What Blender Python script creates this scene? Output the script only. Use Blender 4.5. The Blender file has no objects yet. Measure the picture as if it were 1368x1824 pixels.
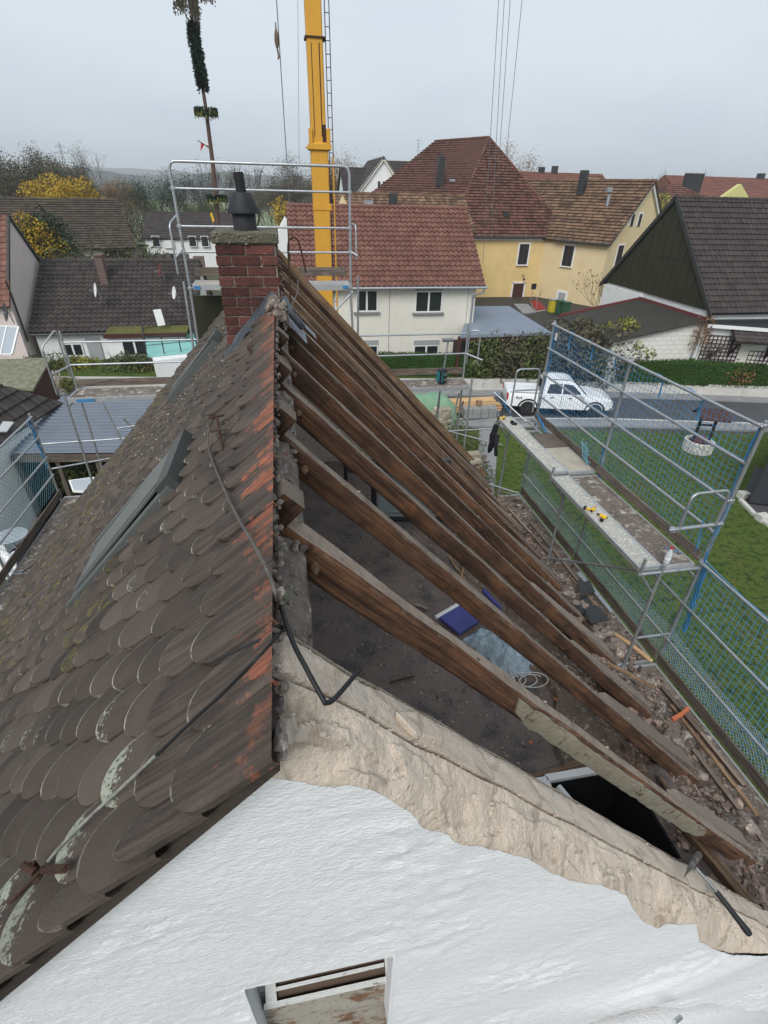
import bpy, bmesh, math, random
from mathutils import Vector, Matrix, noise
from mathutils.geometry import tessellate_polygon
random.seed(7)
R = math.radians
SC = bpy.context.scene
COL = SC.collection

# ---------------------------------------------------------------- camera
EYE = Vector((0.0, 0.0, 9.5))
F = 900.0
RX = Vector((0.984, -0.079, 0.162)); RY = Vector((-0.179, -0.531, 0.828)); RZ = Vector((0.021, -0.844, -0.536))
# rows above: world axes written in camera space (right, down, forward)
_right = Vector((RX.x, RY.x, RZ.x)).normalized()
_down = Vector((RX.y, RY.y, RZ.y)); _down = (_down - _right*_down.dot(_right)).normalized()
_fwd = _right.cross(_down).normalized()
cam_data = bpy.data.cameras.new('camera'); cam = bpy.data.objects.new('camera', cam_data); COL.objects.link(cam)
cam_data.sensor_fit = 'HORIZONTAL'; cam_data.sensor_width = 36.0; cam_data.lens = 36.0*F/1368.0
cam_data.clip_start = 0.05; cam_data.clip_end = 9000
cam.matrix_world = Matrix(((_right.x, -_down.x, -_fwd.x, EYE.x), (_right.y, -_down.y, -_fwd.y, EYE.y), (_right.z, -_down.z, -_fwd.z, EYE.z), (0, 0, 0, 1)))
SC.camera = cam

# ---------------------------------------------------------------- sky and sun
world = bpy.data.worlds.new('World'); SC.world = world; world.use_nodes = True
nt = world.node_tree; nt.nodes.clear()
def N(t, ty, **kw):
    n = t.nodes.new(ty)
    for k, v in kw.items(): setattr(n, k, v)
    return n
SUN_EL, SUN_AZ = R(43), R(208)
sky = N(nt, 'ShaderNodeTexSky', sky_type='NISHITA', sun_disc=False, sun_elevation=SUN_EL, sun_rotation=SUN_AZ, air_density=1.0, dust_density=4.0, ozone_density=1.0)
hs = N(nt, 'ShaderNodeHueSaturation'); hs.inputs['Saturation'].default_value = 0.25
tc = N(nt, 'ShaderNodeTexCoord'); mp = N(nt, 'ShaderNodeMapping'); mp.inputs['Scale'].default_value = (1, 1, 3.0)
cn = N(nt, 'ShaderNodeTexNoise'); cn.inputs['Scale'].default_value = 1.6; cn.inputs['Detail'].default_value = 4; cn.inputs['Roughness'].default_value = .5
cr = N(nt, 'ShaderNodeValToRGB'); cr.color_ramp.elements[0].position = .36; cr.color_ramp.elements[0].color = (3.75, 4.55, 5.3, 1); cr.color_ramp.elements[1].position = .64; cr.color_ramp.elements[1].color = (5.15, 5.75, 6.35, 1)
mx = N(nt, 'ShaderNodeMix', data_type='RGBA'); mx.inputs[0].default_value = 0.86
bg = N(nt, 'ShaderNodeBackground'); bg.inputs['Strength'].default_value = 0.09
wo = N(nt, 'ShaderNodeOutputWorld')
L = nt.links.new
L(sky.outputs[0], hs.inputs['Color']); L(hs.outputs[0], mx.inputs[6])
L(tc.outputs['Generated'], mp.inputs[0]); L(mp.outputs[0], cn.inputs[0]); L(cn.outputs[0], cr.inputs[0]); L(cr.outputs[0], mx.inputs[7])
L(mx.outputs[2], bg.inputs[0]); L(bg.outputs[0], wo.inputs[0])
sd = bpy.data.lights.new('sun', 'SUN'); sd.energy = 1.5; sd.angle = R(32); sd.color = (1, .97, .93)
sun = bpy.data.objects.new('sun', sd); COL.objects.link(sun)
_sv = Vector((math.sin(SUN_AZ)*math.cos(SUN_EL), math.cos(SUN_AZ)*math.cos(SUN_EL), math.sin(SUN_EL)))
sun.rotation_euler = _sv.to_track_quat('Z', 'Y').to_euler()
SC.view_settings.view_transform = 'Standard'; SC.view_settings.look = 'None'; SC.view_settings.gamma = 1
SC.view_settings.exposure = 0.76

# ---------------------------------------------------------------- measuring helpers
def ray(px, py):
    v = Vector((px-684.0, py-912.0, F)); return _right*v.x + _down*v.y + _fwd*v.z
def pz(px, py, z): d = ray(px, py); return EYE + d*((z-EYE.z)/d.z)
def pY(px, py, y): d = ray(px, py); return EYE + d*(y/d.y)
def pX(px, py, x): d = ray(px, py); return EYE + d*(x/d.x)
TAN = math.tan(R(46.5))
def roofL(px, py, off=0.1):   # left tiled slope: z = 8.5+off+(x+.1)*TAN
    d = ray(px, py); s = (8.5+off+.1*TAN-EYE.z)/(d.z-d.x*TAN); return EYE + d*s
def roofR(px, py, off=0.0):
    d = ray(px, py); s = (8.5+off-.1*TAN-EYE.z)/(d.z+d.x*TAN); return EYE + d*s
def zL(x, off=.1): return 8.5+off+(x+.1)*TAN
def zR(x, off=0): return 8.5+off-(x+.1)*TAN
def rnd(a, b): return random.uniform(a, b)
def V(*a): return Vector(a)

# ---------------------------------------------------------------- materials
def pm(name, base, var=None, vs=3.0, rough=.8, bump=.15, bs=25.0, metal=0.0, spots=(), tone=0.0, attrs=(), coord='Object', stretch=(1, 1, 1), wave=None, voro=None, top=None, grain=None, detail=6, spec=.3, alpha=None, disp=.01):
    m = bpy.data.materials.new(name); m.use_nodes = True; t = m.node_tree; L = t.links.new
    b = t.nodes['Principled BSDF']; b.inputs['Roughness'].default_value = rough; b.inputs['Metallic'].default_value = metal
    b.inputs['Specular IOR Level'].default_value = spec
    tc = N(t, 'ShaderNodeTexCoord'); mp = N(t, 'ShaderNodeMapping'); mp.inputs['Scale'].default_value = stretch
    L(tc.outputs[coord], mp.inputs[0]); P = mp.outputs[0]
    def noi(sc, de=detail, ro=.6):
        n = N(t, 'ShaderNodeTexNoise'); n.inputs['Scale'].default_value = sc; n.inputs['Detail'].default_value = de; n.inputs['Roughness'].default_value = ro; L(P, n.inputs[0]); return n.outputs[0]
    def ramp(src, lo, hi):
        r = N(t, 'ShaderNodeMapRange'); r.inputs[1].default_value = lo; r.inputs[2].default_value = hi; L(src, r.inputs[0]); return r.outputs[0]
    def mixc(fac, a, c):
        x = N(t, 'ShaderNodeMix', data_type='RGBA'); L(fac, x.inputs[0])
        if hasattr(a, 'links'): L(a, x.inputs[6])
        else: x.inputs[6].default_value = (*a, 1)
        if hasattr(c, 'links'): L(c, x.inputs[7])
        else: x.inputs[7].default_value = (*c, 1)
        return x.outputs[2]
    col = base
    if var is not None: col = mixc(ramp(noi(vs), .3, .7), base, var)
    def get(a):
        at = N(t, 'ShaderNodeAttribute', attribute_name=a); return at.outputs['Fac']
    for (c, sc, lo, hi) in spots: col = mixc(ramp(noi(sc, 5, .7), lo, hi), col, c)
    for (an, c, sc, k) in attrs:      # k: how hard noise breaks the attribute
        mu = N(t, 'ShaderNodeMath', operation='ADD'); L(get(an), mu.inputs[0])
        ns = N(t, 'ShaderNodeMath', operation='MULTIPLY_ADD'); L(noi(sc, 5, .7), ns.inputs[0]); ns.inputs[1].default_value = k; ns.inputs[2].default_value = -k*.5
        L(ns.outputs[0], mu.inputs[1]); col = mixc(ramp(mu.outputs[0], .45, .6), col, c)
    vh = None
    if voro is not None:     # broken stones: pale faces, dark joints
        nd = N(t, 'ShaderNodeMix', data_type='RGBA'); nd.inputs[0].default_value = .12; L(P, nd.inputs[6]); nz = N(t, 'ShaderNodeTexNoise'); nz.inputs['Scale'].default_value = voro[0]*1.7; nz.inputs['Detail'].default_value = 5; L(P, nz.inputs[0]); L(nz.outputs[1], nd.inputs[7])
        ve = N(t, 'ShaderNodeTexVoronoi', feature='DISTANCE_TO_EDGE'); ve.inputs['Scale'].default_value = voro[0]; L(nd.outputs[2], ve.inputs[0]); vc = N(t, 'ShaderNodeTexVoronoi'); vc.inputs['Scale'].default_value = voro[0]; L(nd.outputs[2], vc.inputs[0])
        sc2 = N(t, 'ShaderNodeSeparateColor'); L(vc.outputs['Color'], sc2.inputs[0]); col = mixc(ramp(sc2.outputs[0], .55, .9), col, voro[2])
        jn = N(t, 'ShaderNodeMath', operation='ADD'); L(ve.outputs[0], jn.inputs[0]); n3 = N(t, 'ShaderNodeMath', operation='MULTIPLY_ADD'); L(noi(6), n3.inputs[0]); n3.inputs[1].default_value = -.5; n3.inputs[2].default_value = .27; L(n3.outputs[0], jn.inputs[1])
        jr = ramp(jn.outputs[0], .05, .0); col = mixc(jr, col, voro[1]); vh = ramp(jn.outputs[0], .0, .08)
    if grain is not None:    # streaks that run along the timber
        cx = N(t, 'ShaderNodeCombineXYZ'); g1 = N(t, 'ShaderNodeMath', operation='MULTIPLY'); L(get('gl'), g1.inputs[0]); g1.inputs[1].default_value = 1.6
        g2 = N(t, 'ShaderNodeMath', operation='MULTIPLY'); L(get('gc'), g2.inputs[0]); g2.inputs[1].default_value = 34; L(g1.outputs[0], cx.inputs[0]); L(g2.outputs[0], cx.inputs[1]); L(get('tone'), cx.inputs[2])
        gn = N(t, 'ShaderNodeTexNoise'); gn.inputs['Scale'].default_value = 1.0; gn.inputs['Detail'].default_value = 6; gn.inputs['Roughness'].default_value = .7; L(cx.outputs[0], gn.inputs[0])
        col = mixc(ramp(gn.outputs[0], .42, .62), col, grain)
        gn2 = N(t, 'ShaderNodeTexNoise'); gn2.inputs['Scale'].default_value = 2.3; gn2.inputs['Detail'].default_value = 4; L(cx.outputs[0], gn2.inputs[0])
        sc_ = N(t, 'ShaderNodeMapRange'); L(gn2.outputs[0], sc_.inputs[0]); sc_.inputs[1].default_value = .3; sc_.inputs[2].default_value = .7; sc_.inputs[3].default_value = .65; sc_.inputs[4].default_value = 1.35
        x_ = N(t, 'ShaderNodeVectorMath', operation='SCALE'); L(col, x_.inputs[0]); L(sc_.outputs[0], x_.inputs['Scale']); col = x_.outputs[0]
    if top is not None:      # dust and dirt lying on upward faces
        g = N(t, 'ShaderNodeNewGeometry'); sp = N(t, 'ShaderNodeSeparateXYZ'); L(g.outputs['True Normal'], sp.inputs[0])
        mu = N(t, 'ShaderNodeMath', operation='MULTIPLY_ADD'); L(noi(9), mu.inputs[0]); mu.inputs[1].default_value = .8; mu.inputs[2].default_value = -.4
        ad = N(t, 'ShaderNodeMath', operation='ADD'); L(sp.outputs[2], ad.inputs[0]); L(mu.outputs[0], ad.inputs[1])
        col = mixc(ramp(ad.outputs[0], .35, .75), col, top)
    if tone:
        mr = N(t, 'ShaderNodeMapRange'); L(get('tone'), mr.inputs[0]); mr.inputs[3].default_value = 1-tone; mr.inputs[4].default_value = 1+tone
        x = N(t, 'ShaderNodeVectorMath', operation='SCALE')
        if hasattr(col, 'links'): L(col, x.inputs[0])
        else: x.inputs[0].default_value = col
        L(mr.outputs[0], x.inputs['Scale']); col = x.outputs[0]
    if hasattr(col, 'links'): L(col, b.inputs['Base Color'])
    else: b.inputs['Base Color'].default_value = (*col, 1)
    h = None
    if bump: h = noi(bs, 6, .65)
    if wave:
        w = N(t, 'ShaderNodeTexWave', wave_type='BANDS', bands_direction=wave[0]); w.inputs['Scale'].default_value = wave[1]; w.inputs['Distortion'].default_value = wave[2] if len(wave) > 2 else 0; L(tc.outputs[coord], w.inputs[0])
        if h is not None:
            ad = N(t, 'ShaderNodeMath', operation='MULTIPLY_ADD'); L(h, ad.inputs[0]); ad.inputs[1].default_value = .3; L(w.outputs[1], ad.inputs[2]); h = ad.outputs[0]
        else: h = w.outputs[1]
    if vh is not None and h is not None:
        ad = N(t, 'ShaderNodeMath', operation='MULTIPLY_ADD'); L(vh, ad.inputs[0]); ad.inputs[1].default_value = .3; L(h, ad.inputs[2]); h = ad.outputs[0]
    if h is not None:
        bp = N(t, 'ShaderNodeBump'); bp.inputs['Strength'].default_value = min(1, bump if bump else .3); bp.inputs['Distance'].default_value = disp*3; L(h, bp.inputs['Height']); L(bp.outputs[0], b.inputs['Normal'])
    if alpha is not None: b.inputs['Alpha'].default_value = alpha
    return m
def brickmat(name, c1, c2, mortar, w=.25, h=.083, ms=.012, sx=0, bump=.5, rough=.85):
    m = bpy.data.materials.new(name); m.use_nodes = True; t = m.node_tree; L = t.links.new; b = t.nodes['Principled BSDF']; b.inputs['Roughness'].default_value = rough
    uv = N(t, 'ShaderNodeUVMap', uv_map='UVMap'); br = N(t, 'ShaderNodeTexBrick'); L(uv.outputs[0], br.inputs[0])
    br.inputs['Color1'].default_value = (*c1, 1); br.inputs['Color2'].default_value = (*c2, 1); br.inputs['Mortar'].default_value = (*mortar, 1)
    br.inputs['Scale'].default_value = 1; br.inputs['Mortar Size'].default_value = ms; br.inputs['Brick Width'].default_value = w; br.inputs['Row Height'].default_value = h
    L(br.outputs[0], b.inputs['Base Color'])
    bp = N(t, 'ShaderNodeBump'); bp.inputs['Strength'].default_value = bump; bp.inputs['Distance'].default_value = .01; bp.invert = True; L(br.outputs[1], bp.inputs['Height']); L(bp.outputs[0], b.inputs['Normal'])
    return m
def glassmat(name, col=(.02, .025, .03), rough=.05):
    m = bpy.data.materials.new(name); m.use_nodes = True; b = m.node_tree.nodes['Principled BSDF']; b.inputs['Base Color'].default_value = (*col, 1); b.inputs['Roughness'].default_value = rough; b.inputs['Specular IOR Level'].default_value = .6
    return m

# ---------------------------------------------------------------- mesh building
class MB:
    def __init__(s, M=None): s.v = []; s.f = []; s.fa = {}; s.va = {}; s.M = M; s.tone = None; s.sm = False
    def add(s, vs, fs, tone=None, **va):
        o = len(s.v)
        for p in vs:
            p = Vector(p); s.v.append(s.M @ p if s.M else p)
        for f in fs:
            s.f.append([o+i for i in f])
        t = rnd(0, 1) if tone is None else tone
        s.fa.setdefault('tone', {})
        for k in range(len(s.f)-len(fs), len(s.f)): s.fa['tone'][k] = t
        for k, L_ in va.items():
            d = s.va.setdefault(k, {})
            for i in range(len(vs)): d[o+i] = L_[i] if hasattr(L_, '__len__') else L_
        return s
    def box(s, c, d, rot=None, tone=None, jit=0):
        c = Vector(c); hx, hy, hz = d[0]/2, d[1]/2, d[2]/2
        vs = [Vector((x*hx, y*hy, z*hz)) for z in (-1, 1) for y in (-1, 1) for x in (-1, 1)]
        if jit: vs = [v + Vector((rnd(-jit, jit)*hx, rnd(-jit, jit)*hy, rnd(-jit, jit)*hz)) for v in vs]
        if rot is not None: vs = [rot @ v for v in vs]
        return s.add([v+c for v in vs], [(0, 2, 3, 1), (4, 5, 7, 6), (0, 1, 5, 4), (2, 6, 7, 3), (0, 4, 6, 2), (1, 3, 7, 5)], tone)
    def b2(s, p0, p1, tone=None):
        p0, p1 = Vector(p0), Vector(p1); return s.box((p0+p1)/2, [abs(a) for a in (p1-p0)], tone=tone)
    def beam(s, a, b, w, h, up=(0, 0, 1), tone=None):   # centre line a-b, w across, h along up
        a, b = Vector(a), Vector(b); d = (b-a); l = d.length
        if l < 1e-6: return s
        x = d/l; y = Vector(up).cross(x)
        if y.length < 1e-4: y = Vector((1, 0, 0)).cross(x)
        y.normalize(); z = x.cross(y)
        o = len(s.v); s.box((a+b)/2, (l, w, h), Matrix((x, y, z)).transposed(), tone)
        gl, gc = s.va.setdefault('gl', {}), s.va.setdefault('gc', {}); sh = rnd(0, 9)
        for i in range(8): gl[o+i] = (l if i & 1 else 0)+sh; gc[o+i] = (w if i & 2 else 0)*1.3+(h if i & 4 else 0)+sh
        return s
    def tube(s, pts, r, n=8, cap=True, tone=None):
        pts = [Vector(p) for p in pts]; rs = r if hasattr(r, '__len__') else [r]*len(pts)
        vs, fs = [], []
        t0 = (pts[1]-pts[0]).normalized(); u = t0.orthogonal().normalized()
        for i, p in enumerate(pts):
            t = (pts[min(i+1, len(pts)-1)]-pts[max(i-1, 0)]).normalized()
            u = (u - t*u.dot(t)); u = u.normalized() if u.length > 1e-5 else t.orthogonal().normalized(); w = t.cross(u)
            for k in range(n):
                a = 2*math.pi*k/n; vs.append(p + (u*math.cos(a)+w*math.sin(a))*rs[i])
        for i in range(len(pts)-1):
            for k in range(n):
                a, b = i*n+k, i*n+(k+1) % n; fs.append((a, b, b+n, a+n))
        if cap: fs.append(tuple(range(n-1, -1, -1))); fs.append(tuple(range((len(pts)-1)*n, len(pts)*n)))
        return s.add(vs, fs, tone)
    def prism(s, poly, ext, tone=None):   # planar polygon extruded by vector ext
        poly = [Vector(p) for p in poly]; e = Vector(ext); n = len(poly)
        nr = sum(((poly[i]).cross(poly[(i+1) % n]) for i in range(n)), Vector())
        if nr.dot(e) > 0: poly = poly[::-1]
        vs = poly + [p+e for p in poly]
        return s.add(vs, [tuple(range(n)), tuple(range(2*n-1, n-1, -1))] + [(i, i+n, (i+1) % n+n, (i+1) % n)[::1] for i in range(n)], tone)
    def poly(s, pts, tone=None): return s.add(pts, [tuple(range(len(pts)))], tone)
    def lathe(s, prof, c, n=20, axis=None, tone=None):
        c = Vector(c); vs, fs = [], []
        for (r, z) in prof:
            for k in range(n):
                a = 2*math.pi*k/n; vs.append(Vector((r*math.cos(a), r*math.sin(a), z)))
        if axis is not None: q = Vector(axis).to_track_quat('Z', 'Y'); vs = [q @ v for v in vs]
        for i in range(len(prof)-1):
            for k in range(n):
                a, b = i*n+k, i*n+(k+1) % n; fs.append((a, b, b+n, a+n))
        fs.append(tuple(range(n-1, -1, -1))); fs.append(tuple(range((len(prof)-1)*n, len(prof)*n)))
        return s.add([v+c for v in vs], fs, tone)
    def grid(s, fn, nu, nv, tone=None):
        vs = [fn(i/nu, j/nv) for j in range(nv+1) for i in range(nu+1)]
        fs = [(j*(nu+1)+i, j*(nu+1)+i+1, (j+1)*(nu+1)+i+1, (j+1)*(nu+1)+i) for j in range(nv) for i in range(nu)]
        return s.add(vs, fs, tone)
    def rock(s, c, r, tone=None, sq=(1, 1, 1), n=1):
        bm = bmesh.new(); bmesh.ops.create_icosphere(bm, subdivisions=n, radius=1)
        q = Matrix.Rotation(rnd(0, 6.28), 3, 'Z') @ Matrix.Rotation(rnd(0, 6.28), 3, 'X'); off = Vector((rnd(0, 99), rnd(0, 99), 0))
        vs = [q @ (v.co*(1+.55*noise.noise(v.co*1.3+off))) for v in bm.verts]
        vs = [Vector((v.x*sq[0], v.y*sq[1], v.z*sq[2]))*r+Vector(c) for v in vs]
        fs = [tuple(v.index for v in f.verts) for f in bm.faces]; bm.free()
        return s.add(vs, fs, tone)
    def build(s, name, m, parent=None, smooth=None, bevel=0, origin=None):
        me = bpy.data.meshes.new(name)
        if parent is not None: org = parent['_w'] if '_w' in parent else None; org = Vector(org) if org is not None else Vector()
        elif origin is not None: org = Vector(origin)
        elif s.v:
            n = len(s.v); org = sum(s.v, Vector())/n; org.z = min(v.z for v in s.v)
        else: org = Vector()
        me.from_pydata([v-org for v in s.v], [], s.f)
        if s.fa:
            for k, d in s.fa.items():
                a = me.attributes.new(k, 'FLOAT', 'FACE'); a.data.foreach_set('value', [d.get(i, .5) for i in range(len(s.f))])
        for k, d in s.va.items():
            a = me.attributes.new(k, 'FLOAT', 'POINT'); a.data.foreach_set('value', [d.get(i, 0.) for i in range(len(s.v))])
        if bevel:
            bm = bmesh.new(); bm.from_mesh(me); bmesh.ops.bevel(bm, geom=bm.edges, offset=bevel, segments=1, affect='EDGES', profile=.7); bm.to_mesh(me); bm.free()
        # box-projected UVs in metres, for brick and tile patterns
        uvl = me.uv_layers.new(name='UVMap')
        for p in me.polygons:
            n = p.normal
            if abs(n.z) > .9: ax = (Vector((1, 0, 0)), Vector((0, 1, 0)))
            else: h = Vector((-n.y, n.x, 0)).normalized(); ax = (h, n.cross(h))
            for li in p.loop_indices:
                co = me.vertices[me.loops[li].vertex_index].co; uvl.data[li].uv = (co.dot(ax[0]), co.dot(ax[1]))
        me.materials.append(m)
        if smooth is not None and smooth:
            me.polygons.foreach_set('use_smooth', [True]*len(me.polygons))
            if smooth is not True: me.set_sharp_from_angle(angle=R(smooth))
        o = bpy.data.objects.new(name, me); COL.objects.link(o)
        if parent is not None:
            o.parent = parent; o['_w'] = list(org)
        else: o.location = org; o['_w'] = list(org)
        return o
def tag(o, label=None, cat=None, group=None, kind=None):
    if label: o['label'] = label
    if cat: o['category'] = cat
    if group: o['group'] = group
    if kind: o['kind'] = kind
    return o
def thing(name, loc, label, cat, group=None, kind=None):
    o = bpy.data.objects.new(name, None); o.location = loc; o.empty_display_size = .1; COL.objects.link(o); o['_w'] = list(loc)
    return tag(o, label, cat, group, kind)
def copy_tree(o, parent=None, loc=None, rotz=None, label=None):
    c = o.copy(); COL.objects.link(c)
    if parent is not None: c.parent = parent
    if loc is not None: c.location = loc
    if rotz is not None: c.rotation_euler = (0, 0, rotz)
    if label: c['label'] = label
    for ch in [x for x in bpy.data.objects if x.parent == o]: copy_tree(ch, c)
    return c
# ---------------------------------------------------------------- palette
m_tile = pm('old_clay_plain_tile', (.058, .044, .036), (.092, .071, .058), vs=7, rough=.85, bump=1, bs=120, tone=.15, grain=(.092, .072, .058), spots=[((.038, .03, .026), 2.2, .5, .75), ((.13, .11, .092), 150, .60, .72), ((.15, .13, .115), 14, .66, .8), ((.12, .11, .035), 1.6, .63, .8)],
            attrs=[('rim', (.40, .38, .29), 24, 1.2), ('red', (.29, .10, .058), 11, 2.0), ('lich', (.36, .385, .31), 70, 1.8), ('moss', (.14, .125, .03), 20, 1.6)], disp=.002)
m_mortar = pm('old_mortar', (.32, .27, .23), (.16, .12, .1), vs=18, bump=.9, bs=50, tone=.4, spots=[((.55, .5, .44), 25, .58, .66), ((.4, .12, .06), 12, .66, .7)], disp=.01)
m_wood = pm('aged_rafter_wood', (.155, .072, .036), (.055, .031, .021), vs=3.5, rough=.8, bump=.7, bs=30, tone=.45, grain=(.032, .017, .011), top=(.22, .175, .14), spots=[((.26, .10, .04), 2.4, .62, .76), ((.02, .012, .01), 5, .58, .7), ((.3, .24, .18), 40, .69, .74)], disp=.004)
m_wood_light = pm('dusty_pine', (.33, .21, .12), (.2, .13, .085), vs=6, bump=.5, bs=40, tone=.4, grain=(.12, .075, .045), spots=[((.10, .06, .04), 8, .58, .7)])
m_wood_fresh = pm('fresh_cut_pine', (.62, .42, .22), (.5, .33, .16), vs=8, bump=.3, bs=40, tone=.25, grain=(.4, .24, .12))
m_sprocket = pm('pale_dusty_sprocket', (.20, .155, .125), (.13, .095, .075), vs=7, bump=.6, bs=40, tone=.25, top=(.24, .19, .155), spots=[((.42, .38, .33), 14, .64, .72)])
m_board = pm('grey_weathered_board', (.20, .165, .135), (.13, .10, .08), vs=5, bump=.4, bs=60, tone=.25, grain=(.08, .065, .055), spots=[((.38, .35, .3), 20, .62, .7)])
m_floor = pm('dirty_attic_floor', (.14, .112, .104), (.20, .155, .13), vs=1.8, rough=.7, bump=.35, bs=60, spots=[((.17, .14, .12), 60, .62, .7), ((.13, .085, .05), 1.7, .62, .8), ((.075, .066, .068), 2.2, .5, .66), ((.06, .054, .054), 22, .58, .7), ((.2, .17, .14), 9, .62, .75), ((.25, .22, .19), 130, .69, .72)])
m_dirt = pm('sandy_fill', (.24, .17, .10), (.14, .095, .06), vs=6, bump=.9, bs=40, spots=[((.42, .37, .3), 30, .62, .68), ((.3, .1, .05), 18, .68, .72)], disp=.02)
m_rubble = pm('eaves_rubble', (.27, .20, .15), (.15, .11, .085), vs=9, bump=1, bs=45, tone=.5, spots=[((.52, .46, .41), 16, .57, .66), ((.38, .14, .08), 11, .66, .72)], disp=.02)
m_chip = pm('broken_brick_and_mortar', (.31, .23, .19), (.17, .11, .085), vs=12, bump=.6, bs=60, tone=.6, spots=[((.36, .32, .28), 14, .60, .72), ((.33, .11, .06), 9, .64, .72), ((.06, .045, .035), 5, .5, .62)])
m_walltop = pm('bare_wall_top', (.74, .63, .52), (.62, .52, .42), vs=5, rough=.95, bump=1, bs=75, spots=[((.66, .57, .47), 7, .55, .68), ((.36, .28, .2), 5, .58, .72), ((.3, .23, .17), 40, .6, .72), ((.34, .31, .27), 2.3, .6, .75), ((.7, .62, .53), 90, .62, .7)], disp=.005, voro=(4.5, (.48, .39, .31), (.64, .53, .43)))
m_white = pm('white_painted_render', (.82, .825, .835), (.76, .77, .785), vs=1.4, rough=.85, bump=.7, bs=70, spots=[((.62, .65, .69), 4, .62, .85), ((.85, .855, .86), 9, .55, .75), ((.6, .61, .62), 55, .66, .76), ((.5, .48, .44), 120, .72, .76)], stretch=(.7, 1, 1.7), disp=.005)
m_paintwhite = pm('flaking_white_paint', (.72, .72, .70), (.6, .6, .58), vs=14, bump=.4, spots=[((.14, .09, .06), 16, .63, .68)])
m_stainpanel = pm('stained_blocked_opening', (.42, .39, .34), (.33, .3, .25), vs=8, bump=.5, bs=50, spots=[((.20, .11, .06), 9, .50, .60), ((.07, .05, .035), 4, .56, .66), ((.14, .10, .07), 50, .58, .66)])
m_zinc = pm('galvanised_steel', (.50, .52, .54), (.38, .40, .42), vs=12, rough=.42, metal=.75, bump=.1, bs=60, spots=[((.27, .27, .26), 6, .6, .75), ((.62, .6, .56), 30, .66, .72)])
m_alu = pm('aluminium_deck_rail', (.58, .59, .6), (.45, .46, .47), vs=9, rough=.4, metal=.6, bump=.1, spots=[((.3, .28, .25), 12, .6, .7)])
m_plydeck = pm('dirty_plywood_deck', (.19, .155, .13), (.10, .08, .068), vs=3, bump=.3, bs=40, spots=[((.46, .43, .38), 7, .54, .64), ((.34, .31, .27), 30, .56, .64), ((.05, .04, .035), 2.4, .6, .7)])
m_plypale = pm('cement_dusted_ply_deck', (.46, .42, .34), (.36, .32, .26), vs=4, bump=.3, bs=40, spots=[((.62, .58, .5), 9, .58, .7), ((.2, .17, .14), 14, .66, .7)])
m_steeldeck = pm('splattered_steel_plank', (.50, .49, .45), (.38, .37, .34), vs=6, rough=.55, metal=.2, bump=.2, spots=[((.72, .69, .6), 24, .5, .62), ((.14, .12, .1), 34, .62, .68)])
m_net = pm('blue_safety_net_cord', (.045, .20, .42), (.07, .28, .50), vs=3, rough=.6, bump=0)
m_netteal = pm('pale_teal_net_cord', (.12, .30, .38), (.18, .38, .46), vs=3, rough=.6, bump=0)
m_netgrey = pm('grey_fine_net_cord', (.44, .48, .54), (.34, .38, .44), vs=3, rough=.6, bump=0)
m_strap = pm('blue_strap', (.04, .16, .34), (.06, .24, .44), vs=9, rough=.5, bump=0)
m_lead = pm('lead_flashing', (.11, .125, .145), (.06, .068, .08), vs=6, rough=.45, metal=.35, bump=.6, bs=12, spots=[((.26, .29, .33), 9, .62, .75)], disp=.02)
m_slatealu = pm('grey_green_casing', (.125, .135, .128), (.10, .108, .103), vs=3, rough=.45, metal=.2, bump=.08, spots=[((.3, .32, .3), 50, .7, .74)])
m_darkmetal = pm('dark_casing_metal', (.055, .058, .058), (.04, .042, .042), vs=5, rough=.4, metal=.3, bump=.05)
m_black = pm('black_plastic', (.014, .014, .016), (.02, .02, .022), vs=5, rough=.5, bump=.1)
m_blackpot = pm('sooty_chimney_pot', (.02, .021, .023), (.035, .036, .04), vs=7, rough=.6, bump=.2, bs=20)
m_rust = pm('rusty_iron', (.09, .045, .03), (.05, .03, .022), vs=30, rough=.85, bump=.5, bs=90, metal=.2)
m_wire = pm('weathered_lightning_wire', (.10, .09, .085), (.16, .14, .12), vs=20, rough=.6, bump=.4, metal=.3, spots=[((.46, .5, .42), 24, .62, .68)])
m_lichwire = pm('lichened_wire', (.42, .45, .38), (.2, .19, .17), vs=26, rough=.9, bump=.8, bs=60)
m_conc = pm('mossy_concrete_cap', (.22, .20, .16), (.13, .12, .08), vs=9, bump=1, bs=40, spots=[((.34, .32, .28), 14, .58, .7), ((.12, .12, .03), 6, .6, .72)], disp=.02)
m_brick = brickmat('chimney_brick_face', (.17, .042, .032), (.125, .034, .03), (.24, .2, .18))
m_brickunit = pm('dark_red_clinker', (.17, .058, .045), (.10, .042, .036), vs=9, rough=.7, bump=.9, bs=70, tone=.45, spots=[((.36, .3, .26), 28, .62, .74), ((.04, .036, .04), 5, .55, .72), ((.2, .09, .07), 60, .6, .7)])
m_yellow = pm('yellow_crane_paint', (.66, .34, .04), (.58, .29, .04), vs=2, rough=.45, bump=.05, spots=[((.30, .13, .03), 5, .66, .74), ((.12, .07, .03), 22, .70, .73)], stretch=(1, 1, .35))
m_rope = pm('steel_rope', (.16, .17, .18), (.1, .11, .12), vs=20, rough=.6, bump=0)
m_grass = pm('lawn', (.085, .15, .018), (.155, .19, .03), vs=1.1, rough=.95, bump=1, bs=40, spots=[((.15, .14, .035), .6, .52, .7), ((.026, .058, .008), 5, .48, .62), ((.035, .07, .012), 18, .5, .62), ((.14, .13, .05), 30, .66, .72)], disp=.03)
m_field = pm('far_pasture', (.15, .21, .08), (.19, .2, .11), vs=.02, rough=.95, bump=0, spots=[((.06, .08, .035), .012, .55, .62)])
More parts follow.
